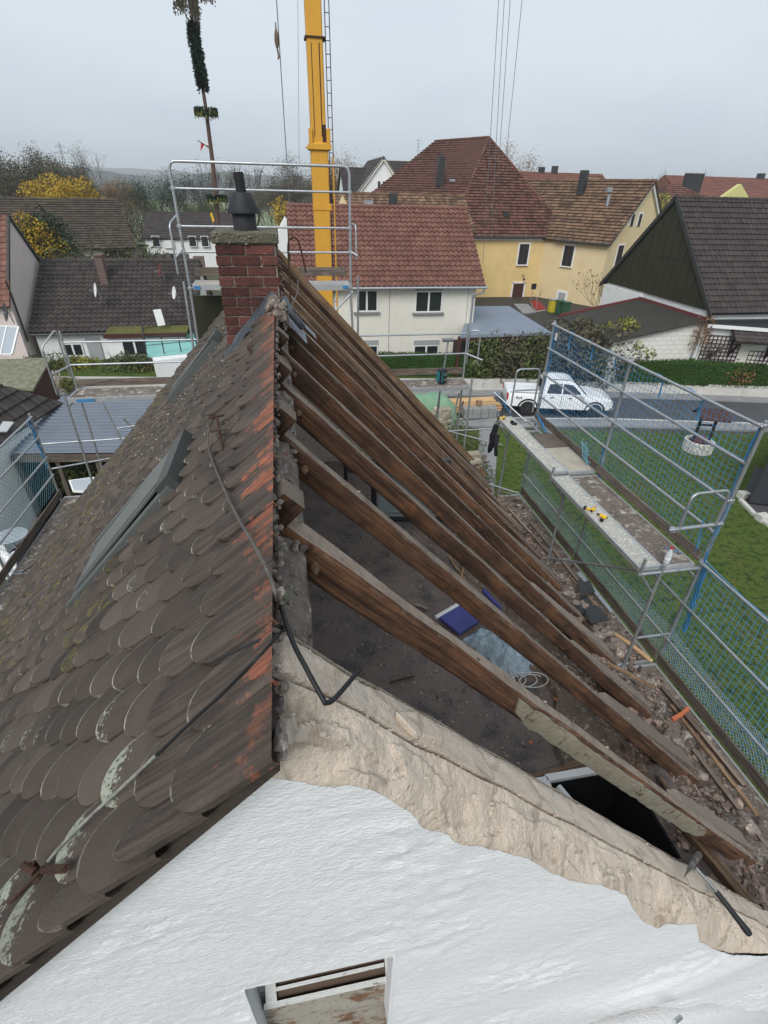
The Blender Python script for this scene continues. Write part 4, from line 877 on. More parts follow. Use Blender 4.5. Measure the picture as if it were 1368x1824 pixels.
# ---- nets
def net(name, p00, p10, p11, p01, cell, r, m_, label, sag=.04, diag=False, group=None):
    # cords knotted in squares, hung between four corners; p00->p10 along the bottom, p01->p11 along the top
    mb = MB(); a, b, c, d = map(Vector, (p00, p10, p11, p01)); nu = max(2, int((b-a).length/cell)); nv = max(2, int((d-a).length/cell)); nn = (b-a).cross(d-a).normalized()
    sd = rnd(0, 90)
    def P(i, j):
        if diag: i, j = i, j
        u, v = i/nu, j/nv; p = (a*(1-u)+b*u)*(1-v)+(d*(1-u)+c*u)*v
        drape = V(0, 0, -sag*(.25+v)*abs(math.sin(u*math.pi*4)))
        return p+drape+nn*(sag*.9*noise.noise((u*5, v*3, sd)))+V(0, 0, .012*noise.noise((i*.9, j*.9, sd)))+(b-a).normalized()*.014*noise.noise((i*.8, j*.8, sd+9))
    if not diag:
        for j in range(nv+1): mb.tube([P(i, j) for i in range(nu+1)], r*(1.9 if j in (0, nv) else 1), 3, cap=False)
        for i in range(nu+1): mb.tube([P(i, j) for j in range(nv+1)], r, 3, cap=False)
    else:
        for s in range(-nv, nu+1):
            L1 = [P(s+k, k) for k in range(nv+1) if 0 <= s+k <= nu]; L2 = [P(s+nv-k, k) for k in range(nv+1) if 0 <= s+nv-k <= nu]
            for L_ in (L1, L2):
                if len(L_) > 1: mb.tube(L_, r, 3, cap=False)
    o = mb.build(name, m_, smooth=False); return tag(o, label, 'net', group)
xn = XO+.03
net('safety_net', (xn, 7.02, 5.45), (xn, 9.6, 5.45), (xn, 9.6, 7.36), (xn, 7.02, 7.36), .085, .0030, m_net, 'blue safety net on the far bay of the upper scaffold before the white pickup')
net('safety_net', (xn, 4.45, 5.45), (xn, 7.02, 5.45), (xn, 7.02, 7.36), (xn, 4.45, 7.36), .085, .0030, m_net, 'blue safety net on the near bay of the upper scaffold before the well')
net('safety_net', (xn+.02, -.5, 3.6), (xn+.02, 4.45, 3.6), (xn+.02, 4.45, 5.44), (xn+.02, -.5, 5.44), .085, .0030, m_net, 'blue safety net of the lower level nearest to camera at the right edge')
net('safety_net', (xn+.02, 4.45, 3.6), (xn+.02, 9.8, 3.6), (xn+.02, 9.8, 5.3), (xn+.02, 4.45, 5.3), .085, .0024, m_net, 'blue safety net below the upper deck, between it and the lower deck')
net('safety_net', (xn+.06, -.5, 3.42), (xn+.06, 9.8, 3.42), (xn+.22, 9.8, 4.0), (xn+.22, -.5, 4.0), .06, .0022, m_netgrey, 'fine grey net strip along the foot of the lower deck', sag=.1, diag=True)
def bunch(p, q, n, label, m_=None, w=.06):
    mb = MB(); p, q = Vector(p), Vector(q)
    for k in range(n):
        pts = [p.lerp(q, t/7)+V(rnd(-w, w)*.5, rnd(-w, w), rnd(-w, w)*.4) for t in range(8)]; mb.tube(pts, rnd(.003, .007), 4)
    return tag(mb.build('net_bundle', m_ or m_strap), label, 'net')
bunch((xn, 9.62, 7.3), (xn, 9.64, 5.5), 10, 'bunched blue net tied down the far upper scaffold post')
bunch((xn-.08, 9.5, 5.55), (xn-.3, 8.6, 5.5), 9, 'blue net heap hanging over the far end of the upper deck')
bunch((XI-.02, 9.72, 5.95), (XI+.35, 9.72, 5.5), 10, 'blue net wrapped on the stub tube at the far deck end')
bunch((xn-.05, 7.05, 5.85), (xn-.02, 7.0, 5.3), 10, 'blue net knot at the middle upper scaffold post')
bunch((xn-.03, 4.5, 7.38), (xn-.05, 4.42, 5.4), 4, 'bunched blue net tied down the near upper scaffold post', w=.03)
bunch((xn+.0, 4.40, 5.4), (xn, 4.3, 4.3), 9, 'blue net bundle hanging below the near upper scaffold post', w=.045)
bunch((xn-.1, 7.6, 5.75), (xn-.16, 7.25, 5.48), 7, 'teal net folds sagging over the toe board by the middle post', m_netteal, .09)
for k, (y, z, l) in enumerate([(8.9, 7.34, .3), (8.1, 7.34, .26), (6.2, 7.34, .28), (5.4, 7.34, .3), (7.4, 7.34, .2)]):
    mb = MB(); mb.tube([(xn-.03, y, z+.02), (xn-.02, y+.02, z-.1), (xn-.03, y-.01, z-l)], .011, 5); tag(mb.build('net_strap', m_strap), ['first blue strap from the far post on the top rail', 'second blue strap from the far post on the top rail', 'blue strap on the near bay top rail, just past the middle post', 'blue strap on the near bay top rail, nearer the end post', 'blue strap on the top rail just beyond the middle post'][k], 'strap', 'straps tying the net')
mb = MB(); mb.beam((XO-.14, 4.66, UD+.01), (XI+.62, 4.84, UD+.01), .014, .006); mb.beam((XO-.08, 4.62, 6.0), (XO-.06, 4.55, 5.5), .02, .01); tag(mb.build('net_strap', m_strap), 'blue strap end lying across the near deck board', 'strap')
mb = MB(); mb.prism([(xn-.02, 9.5, 7.22), (xn-.02, 9.42, 7.22), (xn-.02, 9.42, 7.08), (xn-.02, 9.5, 7.08)], (.004, 0, 0)); tag(mb.build('net_tag', m_trim), 'small white paper tag on the far upper net corner', 'tag')
# grille panel leaning far side
# ---- tools on the deck
def drill(p, rot, label):
    t = thing('cordless_drill', p, label, 'power tool', 'yellow cordless tools on the scaffold deck'); M_ = Matrix.Translation(p) @ Matrix.Rotation(rot, 4, 'Z') @ Matrix.Scale(.72, 4)
    mb = MB(M_); mb.tube([(-.09, 0, .04), (.06, 0, .04)], [.032, .034], 12); mb.beam((-.04, 0, .035), (-.05, .13, .03), .035, .04); mb.build('body', m_dewalt, t, bevel=.003)
    mb = MB(M_); mb.tube([(.06, 0, .04), (.1, 0, .04), (.13, 0, .04)], [.024, .02, .008], 12); mb.build('chuck', m_black, t)
    mb = MB(M_); mb.box((-.05, .16, .035), (.075, .05, .07)); mb.tube([(-.095, 0, .04), (-.092, 0, .04)], .028, 10); mb.build('battery', m_black, t, bevel=.006)
    return t
drill(V(XI+.17, 5.66, UD+.005), 2.2, 'yellow black cordless drill lying on the near steel plank, the nearer of two')
drill(V(XI+.13, 5.86, UD+.005), .7, 'yellow black cordless tool touching the nearer drill on the steel plank')
drill(V(XI+.1, 9.45, UD+.065), 1.2, 'yellow black cordless tool standing at the far end of the upper deck')
mb = MB(); mb.rock((XI+.18, 9.2, UD+.09), .05); mb.box((XI+.2, 9.12, UD+.08), (.1, .06, .04)); tag(mb.build('glove', m_black, smooth=40), 'dark crumpled work glove beside the far cordless tool', 'glove')
t = thing('water_bottle', pz(1186, 1003, UD), 'clear plastic water bottle with red cap at the near deck end', 'bottle'); bp = t.location
mb = MB(); mb.lathe([(.036, 0), (.04, .02), (.036, .07), (.04, .12), (.038, .17), (.016, .22), (.015, .235)], bp, 18); mb.build('body', m_clear, t, smooth=True)
mb = MB(); mb.lathe([(.018, .235), (.018, .26)], bp, 14); mb.build('cap', m_red, t)
mb = MB(); mb.lathe([(.0395, .07), (.0395, .13)], bp, 18); mb.build('label', m_trim, t)
t = thing('jacket', (4.2, 9.6, 5.0), 'black jacket hanging from the far end of the steel plank', 'jacket')
mb = MB()
def jk(u, v):
    a = u*2*math.pi; r = .05+.035*math.sin(v*3.0)+.016*math.sin(a*5+v*7)+.02*noise.noise((a, v*4, 1)); c = V(XI-.05, 9.45, 5.35); zz = .62*v+(.10*math.sin(a)*v); return c+V(math.cos(a)*r*.7-.03*v, math.sin(a)*r*1.3+.05*v, -zz)
mb.grid(jk, 30, 16); mb.build('body', m_cloth, t, smooth=True); mb = MB(); mb.tube([(XI-.05, 9.3, 5.2), (XI-.09, 9.22, 4.95), (XI-.06, 9.2, 4.75)], [.05, .04, .035], 10); mb.build('sleeve', m_cloth, t, smooth=True)

# ---- far gable scaffold
sg = thing('gable_scaffold', (0, 11.7, 0), 'galvanised scaffold behind the far gable with long low deck', 'scaffold')
GX = [-4.72, -2.0, 1.45, 4.33]
for x in (-4.72, 4.33):
    pole([(x, 12.1, 0), (x, 12.1, 6.85)], sg, 'standard'); pole([(x-.02, 11.4, 0), (x-.02, 11.4, 5.75)], sg, 'standard')
    for z in (3.55, 5.45): pole([(x, 11.4, z), (x, 12.1, z)], sg, 'transom')
for z in (6.62, 6.14): pole([(-4.72, 12.1, z), (-1.9, 12.1, z)], sg, 'guard_rail', r=.02); pole([(1.45, 12.1, z), (4.33, 12.1, z)], sg, 'guard_rail', r=.02)
deck(-4.70, -1.9, 11.4, 12.05, 5.62, sg, m_plydeck, th=.09); deck(-1.88, 1.43, 11.4, 12.05, 5.58, sg, m_plydeck, th=.09); deck(1.5, 4.3, 11.38, 12.05, 5.55, sg, m_plydeck, th=.09)
for a, b in [(-4.68, -1.9), (1.47, 4.3)]:
    mb = MB(); mb.beam((a, 12.12, 5.73), (b, 12.12, 5.71), .03, .16); mb.build('toe_board', m_board, sg, bevel=.005)
# side loops sticking outwards
pole([(-4.72, 12.1, 6.12), (-4.98, 11.75, 6.05)], sg, 'stub_tube', r=.02); uframe((-5.02, 11.75, 5.6), (-4.78, 12.1, 5.9), 1.0, sg)
pole([(4.33, 12.1, 6.14), (4.68, 11.8, 6.05)], sg, 'stub_tube', r=.02); uframe((4.62, 12.0, 5.9), (4.38, 12.1, 5.9), .8, sg)
pole([(-5.5, 11.4, 4.62), (-3.3, 11.5, 4.62)], sg, 'guard_rail', r=.02); pole([(-5.4, 11.2, 4.1), (-3.9, 11.7, 4.1)], sg, 'guard_rail', r=.02)
pole([(-4.02, 11.35, 5.55), (-3.55, 11.2, 3.4)], sg, 'standard', r=.022); pole([(-3.9, 12.0, 4.9), (-3.1, 12.2, 3.4)], sg, 'diagonal_brace', r=.026); pole([(-3.95, 11.6, 4.82), (-2.9, 11.6, 4.95)], sg, 'guard_rail', r=.015)
for z in (3.7, 4.4): pole([(3.0, 11.4, z), (5.0, 11.4, z)], sg, 'guard_rail', r=.018)
pole([(3.75, 12.1, 0), (3.75, 12.1, 5.5)], sg, 'standard', r=.022); pole([(3.85, 11.7, 3.4), (4.2, 11.9, 5.2)], sg, 'diagonal_brace', r=.022)
mb = MB(); mb.box((-4.35, 11.385, 5.57), (.35, .012, .07)); mb.build('colour_label', m_strap, sg); mb = MB(); mb.box((-2.6, 11.385, 5.58), (.2, .012, .07)); mb.build('colour_label', m_orange, sg)
# ---- chimney scaffold on top
sc = thing('chimney_scaffold', (-.2, 11.7, 5.6), 'raised scaffold platform with high guard rails behind the chimney', 'scaffold')
xl, xr = -1.82, 1.40
for x in (xl, xr): pole([(x, 12.1, 0), (x, 12.1, 6.5)], sc, 'standard')
pts = [V(xl, 11.4, 5.6), V(xl, 11.4, 9.72)]
loop = [V(xl-.05, 11.4, 5.6), V(xl, 11.4, 7.7), V(xl, 11.4, 9.76), V(xl+.03, 11.4, 9.84), V(xl+.1, 11.4, 9.87), V(xr-.1, 11.4, 9.87), V(xr-.03, 11.4, 9.84), V(xr, 11.4, 9.76), V(xr, 11.4, 7.7), V(xr+.08, 11.4, 5.6)]
pole(loop, sc, 'guard_frame', r=.026)
for z in (9.46, 8.86, 8.43): pole([(xl, 11.4, z), (xr, 11.4, z)], sc, 'guard_rail', r=.02)
for x in (xl, xr):
    for z in (9.46, 8.86, 8.43, 7.78): coupler((x, 11.4, z), sc)
pole([(xl-.16, 11.3, 5.2), (xl-.1, 11.4, 7.9)], sc, 'standard'); pole([(xr+.14, 11.5, 5.2), (xr+.16, 11.4, 8.0)], sc, 'standard')
deck(xl+.05, -.02, 11.42, 12.0, 7.84, sc, m_plypale, th=.10); deck(0.0, xr, 11.42, 12.0, 7.82, sc, m_alu, th=.10)
for a, b in [(xl+.05, -.2), (.2, xr-.02)]:
    mb = MB(); mb.beam((a, 12.05, 8.0), (b, 12.05, 8.0), .03, .17); mb.build('toe_board', m_board, sc, bevel=.005)
pole([(xr+.05, 11.4, 7.7), (.95, 11.4, 7.2)], sc, 'diagonal_brace', r=.022)
uframe((xl-.16, 11.3, 8.05), (xl-.04, 11.7, 8.2), .85, sc); uframe((xr+.12, 11.4, 8.3), (xr+.06, 11.7, 8.3), .62, sc)
pole([(xl-.14, 11.3, 8.35), (xl, 11.4, 8.5)], sc, 'stub_tube', r=.018); pole([(xr, 11.4, 8.45), (xr+.14, 11.3, 8.38)], sc, 'stub_tube', r=.018)
for bx_ in ((xl+.14, 11.41, 7.79), (xr-.1, 11.41, 7.78)): mb = MB(); mb.box(bx_, (.13, .012, .06)); mb.build('colour_label', m_strap, sc)
mb = MB(); mb.b2((xl-.1, 11.95, 6.6), (.0, 12.0, 7.55)); mb.build('dark_panel', m_greenclad, sc)
# site radio and lamp on the far deck
t = thing('work_radio', (3.69, 11.6, 5.57), 'teal and black boxy site radio standing on the far scaffold deck', 'radio')
mb = MB(); mb.box((3.62, 11.62, 5.75), (.20, .18, .34), Matrix.Rotation(.25, 3, 'Z')); mb.build('body', m_black, t, bevel=.03)
mb = MB(); mb.box((3.60, 11.525, 5.75), (.03, .02, .26), Matrix.Rotation(.25, 3, 'Z')); mb.box((3.515, 11.60, 5.75), (.01, .13, .24), Matrix.Rotation(.25, 3, 'Z')); mb.build('side_panel', m_teal, t)
mb = MB(); mb.box((3.665, 11.515, 5.82), (.07, .014, .08), Matrix.Rotation(.25, 3, 'Z')); mb.box((3.665, 11.515, 5.69), (.07, .014, .06), Matrix.Rotation(.25, 3, 'Z')); mb.build('vent', m_chrome, t)
t = thing('work_lamp', (3.72, 12.3, 4.0), 'grey lamp head on a tall pole behind the site radio', 'lamp')
mb = MB(); mb.tube([(3.68, 12.25, 3.6), (3.9, 12.25, 6.4)], .022, 8); mb.build('pole', m_zinc, t); mb = MB(); mb.tube([(3.76, 12.25, 6.44), (4.02, 12.25, 6.44)], .045, 10); mb.build('lamp_head', m_chrome, t, smooth=40)

# ---- left eaves scaffold
sl = thing('left_eaves_scaffold', (-5, 8, 0), 'scaffold deck along the left eaves with weathered toe board', 'scaffold')
pl = [-5.32, -4.62]
for y in (10.95, 8.2, 5.6): pole([(pl[0], y, 0), (pl[0], y, 5.5)], sl, 'standard')
for a, b in ((8.2, 10.95), (5.6, 8.2), (3.0, 5.6)):
    deck(pl[0]+.1, pl[1]+.35, a+.02, b-.02, 3.52, sl, m_plydeck if b < 9 else m_plydeck, th=.07); mb = MB(); mb.beam((pl[0]+.05, a, 3.63), (pl[0]+.05, b, 3.63), .03, .17); mb.build('toe_board', m_board, sl, bevel=.005)
    for z in (5.42, 4.98, 4.5, 4.08): pole([(pl[0]+.03, a, z), (pl[0]+.03, b, z)], sl, 'guard_rail', r=.021)
net('safety_net', (pl[0]-.03, 3, 3.7), (pl[0]-.03, 10.95, 3.7), (pl[0]-.03, 10.95, 5.42), (pl[0]-.03, 3, 5.42), .11, .0026, m_netteal, 'pale teal safety net on the left eaves scaffold', diag=True)
bunch((pl[0]-.02, 10.9, 5.4), (pl[0]-.02, 10.95, 4.3), 9, 'blue net bunch tied to the left scaffold corner post')
mb = MB(); mb.beam(pz(38, 1020, 3.55), pz(108, 975, 3.62), .025, .02); tag(mb.build('wood_stick', m_wood), 'thin dark stick lying across the left scaffold deck', 'stick')
# ================================================================ surroundings
# ---- ground
def hgt(x, y):
    d = math.hypot(x, y)
    h = 0
    if d > 150: h = -4*min(1, (d-150)/250)
    if y > 900: h += 9*noise.noise((x*.001, y*.001, 2))+ (d-900)*.012
    return h
mb = MB(); rs = [0, 4, 8, 12, 16, 20, 25, 30, 36, 44, 55, 70, 90, 120, 160, 220, 300, 420, 600, 850, 1200, 1700, 2400, 3200]; na = 72
vs = [V(0, 0, 0)]; fs = []
for r in rs[1:]:
    for k in range(na): a = 2*math.pi*k/na; x, y = r*math.sin(a), r*math.cos(a); vs.append(V(x, y, hgt(x, y)))
for k in range(na): fs.append((0, 1+k, 1+(k+1) % na))
for i in range(len(rs)-2):
    for k in range(na): a, b = 1+i*na+k, 1+i*na+(k+1) % na; fs.append((a, a+na, b+na, b))
mb.add(vs, fs, .5); o = mb.build('ground', m_earth, smooth=True, origin=(0, 0, 0)); tag(o, kind='structure')
mb = MB(); mb.grid(lambda u, v: V(-320+460*u, 110+520*v, hgt(-320+460*u, 110+520*v)+.3), 30, 30); o = mb.build('pasture', m_field, smooth=True); tag(o, kind='structure')
def sheet(name, pts, z, m_, label=None):
    mb = MB(); mb.poly([V(p[0], p[1], z) for p in pts], .5); o = mb.build(name, m_); return tag(o, kind='structure')
# lawn on the right, road, pavement
sheet('lawn', [(4.6, -4), (60, -20), (60, 9), (24.4, 18.3), (8.7, 21.3), (4.7, 21.6)], .012, m_grass)
o = None
def strip(name, a, b, z, m_, th=None):   # a, b: two polylines
    mb = MB(); n = len(a); vs = [V(*p, z) for p in a]+[V(*p, z) for p in b]; mb.add(vs, [(i, i+1, n+i+1, n+i) for i in range(n-1)], .5)
    if th: mb.add([V(*p, z) for p in a]+[V(*p, z-th) for p in a], [(i, i+1, n+i+1, n+i) for i in range(n-1)], .5)
    return tag(mb.build(name, m_), kind='structure')
e1 = [(-20, 25.2), (4.7, 21.9), (8.7, 21.4), (15.2, 20.6), (22.6, 19.0), (60, 9.7)]
e2 = [(x+.15*0, y+.9) for x, y in e1]; e3 = [(x, y+4.4) for x, y in e1]; e4 = [(x, y+5.3) for x, y in e1]
strip('pavement', e1, e2, .11, m_paving, .1); strip('road', e2, e3, .02, m_asphalt); strip('far_pavement', e3, e4, .11, m_paving, .1)
mb = MB()
for i in range(len(e1)-1):
    a, b = V(*e2[i], .06), V(*e2[i+1], .06); n = max(1, int((b-a).length/1.0))
    for k in range(n): mb.beam(a.lerp(b, (k+.01)/n), a.lerp(b, (k+.99)/n), .12, .13)
tag(mb.build('kerb', m_kerb), kind='structure')
mb = MB()
for i in range(len(e4)-1):
    a, b = V(*e4[i], .35), V(*e4[i+1], .35); n = max(1, int((b-a).length/2.5))
    for k in range(n): mb.beam(a.lerp(b, (k+.004)/n), a.lerp(b, (k+.996)/n), .2, .7, tone=.5)
gwl = mb.build('garden_wall', m_kerb); tag(gwl, 'low pale concrete retaining wall along the far side of the road', 'wall')
# raised gardens beyond the wall
mb = MB(); mb.add([V(-20, 30.6, .66), V(4.7, 27.35, .66), V(15.2, 26.05, .66), V(22.6, 24.45, .66), V(60, 15.2, .66), V(70, 48, .8), V(-20, 48, .5)], [(0, 1, 2, 3, 4, 5, 6)], .5); tag(mb.build('garden_terrace', m_grass), kind='structure')
sheet('yard', [(12, 34), (20, 33), (29, 39), (34, 47), (27, 52), (14, 51)], .82, pm('dark_wet_yard', (.05, .045, .04), (.035, .033, .03), vs=.8, rough=.7, bump=.1))

# ---- leaves, shrubs and trees
def leafcloud(mb, c, rad, n, s, shell=.35, flat=1, seed=None):
    c = Vector(c); sd = rnd(0, 99)
    for i in range(n):
        d = V(random.gauss(0, 1), random.gauss(0, 1), random.gauss(0, 1)).normalized()
        k = 1+.38*noise.noise(d*1.8+V(sd, 0, 0))+.2*noise.noise(d*4+V(0, sd, 0))
        r = k*(1-shell*random.random()**1.6); p = c+V(d.x*rad[0], d.y*rad[1], d.z*rad[2])*r
        a = V(random.gauss(0, 1), random.gauss(0, 1), random.gauss(0, 1)).normalized(); b = a.orthogonal().normalized(); l = s*rnd(.6, 1.5)
        b = (Matrix.Rotation(rnd(0, 6.28), 3, a) @ b); e = a.cross(b)
        mb.add([p-b*l, p-e*l*.45, p+b*l, p+e*l*.45], [(0, 1, 2, 3)], .5+.5*noise.noise(p*2.3/max(.4, rad[0])*1.2)*1.6+rnd(-.15, .15))
def branches(mb, p, d, l, r, depth, up=.15, spread=.6, tips=None, n=3):
    p, d = Vector(p), Vector(d).normalized(); pts = [p]; q = p
    for k in range(3):
        d = (d+V(rnd(-1, 1), rnd(-1, 1), rnd(-1, 1))*.13+V(0, 0, up*.3)).normalized(); q = q+d*l/3; pts.append(q)
    mb.tube(pts, [r, r*.85, r*.72, r*.55], 3 if depth < 3 else 6, cap=False, tone=.5)
    if tips is not None and depth <= 1: tips.append(q)
    if depth <= 0: return
    for k in range(n):
        s = rnd(.35, .95); b = pts[min(3, 1+int(s*3))]
        nd = (d+V(rnd(-1, 1), rnd(-1, 1), rnd(-.6, 1))*spread+V(0, 0, up)).normalized(); branches(mb, b if k else q, nd, l*rnd(.6, .8), r*.52, depth-1, up, spread, tips, n)
def tree(name, base, h, w, leafm, label, cat='tree', group=None, dens=900, leaf=.12, depth=4, th=.3, r=.16, bare=False, crown=None, flat=1, lb=None):
    t = thing(name, base, label, cat, group); base = Vector(base); mb = MB(); tips = []
    top = base+V(0, 0, h*th); mb.tube([base-V(0, 0, .3), base+V(rnd(-.1, .1), 0, h*th*.5), top], [r, r*.85, r*.7], 8)
    for k in range(5):
        a = k*1.26+rnd(0, .6); branches(mb, top-V(0, 0, h*th*.3*rnd(0, 1)), V(math.cos(a)*w/h*1.4, math.sin(a)*w/h*1.4, 1), h*.30, r*.5, depth-1, up=.22, spread=.55*min(1.4, w/h*1.9), tips=tips)
    mb.build('trunk', m_bark, t)
    if leafm is not None and dens:
        mb = MB(); n = len(tips) or 1
        for k in range(dens):
            p = random.choice(tips)+V(random.gauss(0, 1), random.gauss(0, 1), random.gauss(0, 1))*h*.038
            a = V(random.gauss(0, 1), random.gauss(0, 1), random.gauss(0, 1)).normalized(); b = a.orthogonal().normalized(); e = a.cross(b); l = leaf*rnd(.6, 1.5)
            mb.add([p-b*l, p-e*l*.5, p+b*l, p+e*l*.5], [(0, 1, 2, 3)], .5+noise.noise(p*.6)*.8+rnd(-.15, .15))
        mb.build('crown', leafm, t)
    return t
def shrub(name, c, rad, m_, label, n=1200, s=.06, stems=True, group=None, cat='shrub'):
    c = Vector(c); t = thing(name, (c.x, c.y, c.z-rad[2]), label, cat, group)
    mb = MB(); leafcloud(mb, c, rad, n, s, shell=.6); mb.build('foliage', m_, t)
    if stems:
        mb = MB()
        for k in range(14): a = rnd(0, 6.28); mb.tube([(c.x, c.y, c.z-rad[2]), (c.x+math.cos(a)*rad[0]*.5, c.y+math.sin(a)*rad[1]*.5, c.z), (c.x+math.cos(a)*rad[0]*.85, c.y+math.sin(a)*rad[1]*.85, c.z+rad[2]*rnd(.5, 1.15))], [.025, .015, .006], 4, cap=False)
        mb.build('stems', m_bark, t)
    return t
def hedge(name, a, b, w, z0, h, label, m_=None):
    a, b = V(*a, 0), V(*b, 0); d = (b-a); l = d.length; x = d/l; y = V(-x.y, x.x, 0); t = thing(name, ((a+b)/2+V(0, 0, z0)), label, 'hedge')
    mb = MB(); mb.beam(a+V(0, 0, z0+h/2-.03), b+V(0, 0, z0+h/2-.03), w-.12, h-.1, tone=.3); mb.build('core', m_ or m_hedge, t)
    mb = MB(); n = int(l*(w+2*h)*330)
    for i in range(n):
        u = rnd(0, l); q = rnd(0, w+2*h)
        if q < h: p = a+x*u-y*w/2+V(0, 0, z0+q)
        elif q < h+w: p = a+x*u+y*(q-h-w/2)+V(0, 0, z0+h+.03*noise.noise((u*1.5, q, 1)))
        else: p = a+x*u+y*w/2+V(0, 0, z0+q-h-w)
        c = V(random.gauss(0, 1), random.gauss(0, 1), random.gauss(0, 1)).normalized(); e = c.orthogonal().normalized(); f = c.cross(e); s = rnd(.025, .055); p = p+c*.03
        mb.add([p-e*s, p-f*s*.6, p+e*s, p+f*s*.6], [(0, 1, 2, 3)], .5+.6*noise.noise(p*1.2)+rnd(-.25, .25))
    mb.build('leaves', m_ or m_hedge, t); return t
hedge('clipped_hedge', (16.3, 26.3), (40, 21.0), 1.5, .6, 1.25, 'long dark clipped hedge behind the road wall, right of the pickup')
hedge('clipped_hedge', (5.0, 28.4), (12.6, 27.3), 1.2, .6, 1.1, 'clipped hedge in front of the cream house corner, left of the pickup')

# ---- roofs and houses
def roof_surface(mb, poly, tw, th, amp=.025, step=.03, lift=0.0):
    # poly: coplanar corners, the first two are the eave line; tile relief cut to the outline
    P = [Vector(p) for p in poly]; o = P[0]; x = (P[1]-P[0]).normalized(); n = (P[1]-P[0]).cross(P[-1]-P[0]).normalized()
    if n.z < 0: n = -n
    y = n.cross(x)
    if y.z < 0: y = -y
    Q = [((p-o).dot(x), (p-o).dot(y)) for p in P]; u0, u1 = min(q[0] for q in Q), max(q[0] for q in Q); v1 = max(q[1] for q in Q)
    nu, nv = int((u1-u0)/tw)+2, int(v1/th)+2; bm = bmesh.new(); lay = bm.faces.layers.float.new('tone'); prof = [(0, 0), (.25, 1), (.5, .9), (.75, .15)]
    for j in range(nv):
        va, vb = j*th, (j+1)*th; rowo = .5*tw if (amp < .012 and j % 2) else 0
        cols = []
        for i in range(nu):
            for (f, hgt_) in (prof if amp > .012 else [(0, 0), (.04, 1), (.96, 1)]): cols.append((u0-tw+rowo+(i+f)*tw, hgt_*amp, i))
        lo = [bm.verts.new(o+x*u+y*va+n*(h+step+lift)) for u, h, i in cols]; hi = [bm.verts.new(o+x*u+y*vb+n*(h*.9+lift)) for u, h, i in cols]; ri = [bm.verts.new(o+x*u+y*va+n*(h*.9+lift-.0)) for u, h, i in cols]
        tn = {}
        for k in range(len(cols)-1):
            t = tn.setdefault(cols[k][2], rnd(.1, .9)); f = bm.faces.new((lo[k], lo[k+1], hi[k+1], hi[k])); f[lay] = t
            f = bm.faces.new((ri[k], ri[k+1], lo[k+1], lo[k])); f[lay] = t*.5  # riser faces darker, shade under the lap put into the tone
    ctr = sum(P, Vector())/len(P)
    for i in range(len(P)):
        a, b = P[i], P[(i+1) % len(P)]; nr = (b-a).cross(n)
        if nr.dot(ctr-a) > 0: nr = -nr
        bmesh.ops.bisect_plane(bm, geom=bm.verts[:]+bm.edges[:]+bm.faces[:], plane_co=a, plane_no=nr, clear_outer=True)
    bm.verts.index_update(); vs = [v.co.copy() for v in bm.verts]
    off = len(mb.v)
    for v in vs: mb.v.append(v)
    mb.fa.setdefault('tone', {})
    for f in bm.faces: mb.f.append([off+v.index for v in f.verts]); mb.fa['tone'][len(mb.f)-1] = f[lay]
    bm.free()
    # soffit / slab under the tiles
    mb.prism([p+n*(lift-.01) for p in P], n*-.10, .2)
def ridge(mb, a, b, r=.11, seg=.38):
    a, b = Vector(a), Vector(b); n = max(1, int((b-a).length/seg))
    for k in range(n): mb.tube([a.lerp(b, k/n), a.lerp(b, (k+1.04)/n)], [r, r*.86], 8, tone=rnd(.2, .8))
def window(par, c, w, h, nrm, frame=m_trim, mull=1, shutter=False, sill=True, surround=None, pane=None, arch=False):
    # c: centre on the wall face, nrm: outward normal; window > pane, sill, shutter_box
    c, n = Vector(c), Vector(nrm).normalized(); x = V(-n.y, n.x, 0).normalized()
    B = Matrix((x, n, V(0, 0, 1))).transposed()
    def bx(mb, u0, u1, z0, z1, d0, d1): mb.box(c+x*((u0+u1)/2)+V(0, 0, (z0+z1)/2)+n*((d0+d1)/2), (u1-u0, d1-d0, z1-z0), B)
    mb = MB(); f = .07
    for a in [(-w/2, -w/2+f, -h/2, h/2), (w/2-f, w/2, -h/2, h/2), (-w/2+f, w/2-f, -h/2, -h/2+f), (-w/2+f, w/2-f, h/2-f, h/2)]: bx(mb, *a, .0, .06)
    for k in range(mull): u = -w/2+w*(k+1)/(mull+1); bx(mb, u-.05, u+.05, -h/2+f, h/2-f, .005, .055)
    o = mb.build('window', frame, par)
    if surround:
        s_ = .14; mb = MB()
        for a in [(-w/2-s_, -w/2-.002, -h/2, h/2+s_), (w/2+.002, w/2+s_, -h/2, h/2+s_), (-w/2, w/2, h/2+.002, h/2+s_)]: bx(mb, *a, .0, .045)
        mb.build('surround', m_trim, o)
    mb = MB(); bx(mb, -w/2+f, w/2-f, -h/2+f, h/2-f, .004, .03); mb.build('pane', pane or m_glass, o)
    if sill: mb = MB(); bx(mb, -w/2-.12, w/2+.12, -h/2-.10, -h/2-.003, .0, .16); mb.build('sill', m_trim if surround else m_paving, o)
    if shutter: mb = MB(); bx(mb, -w/2, w/2, h/2+.002, h/2+.28, .0, .07); mb.build('shutter_box', m_shutter, o)
    return o
def Lp(o, x, y, a, b, z): return Vector(o)+x*a+y*b+V(0, 0, z)
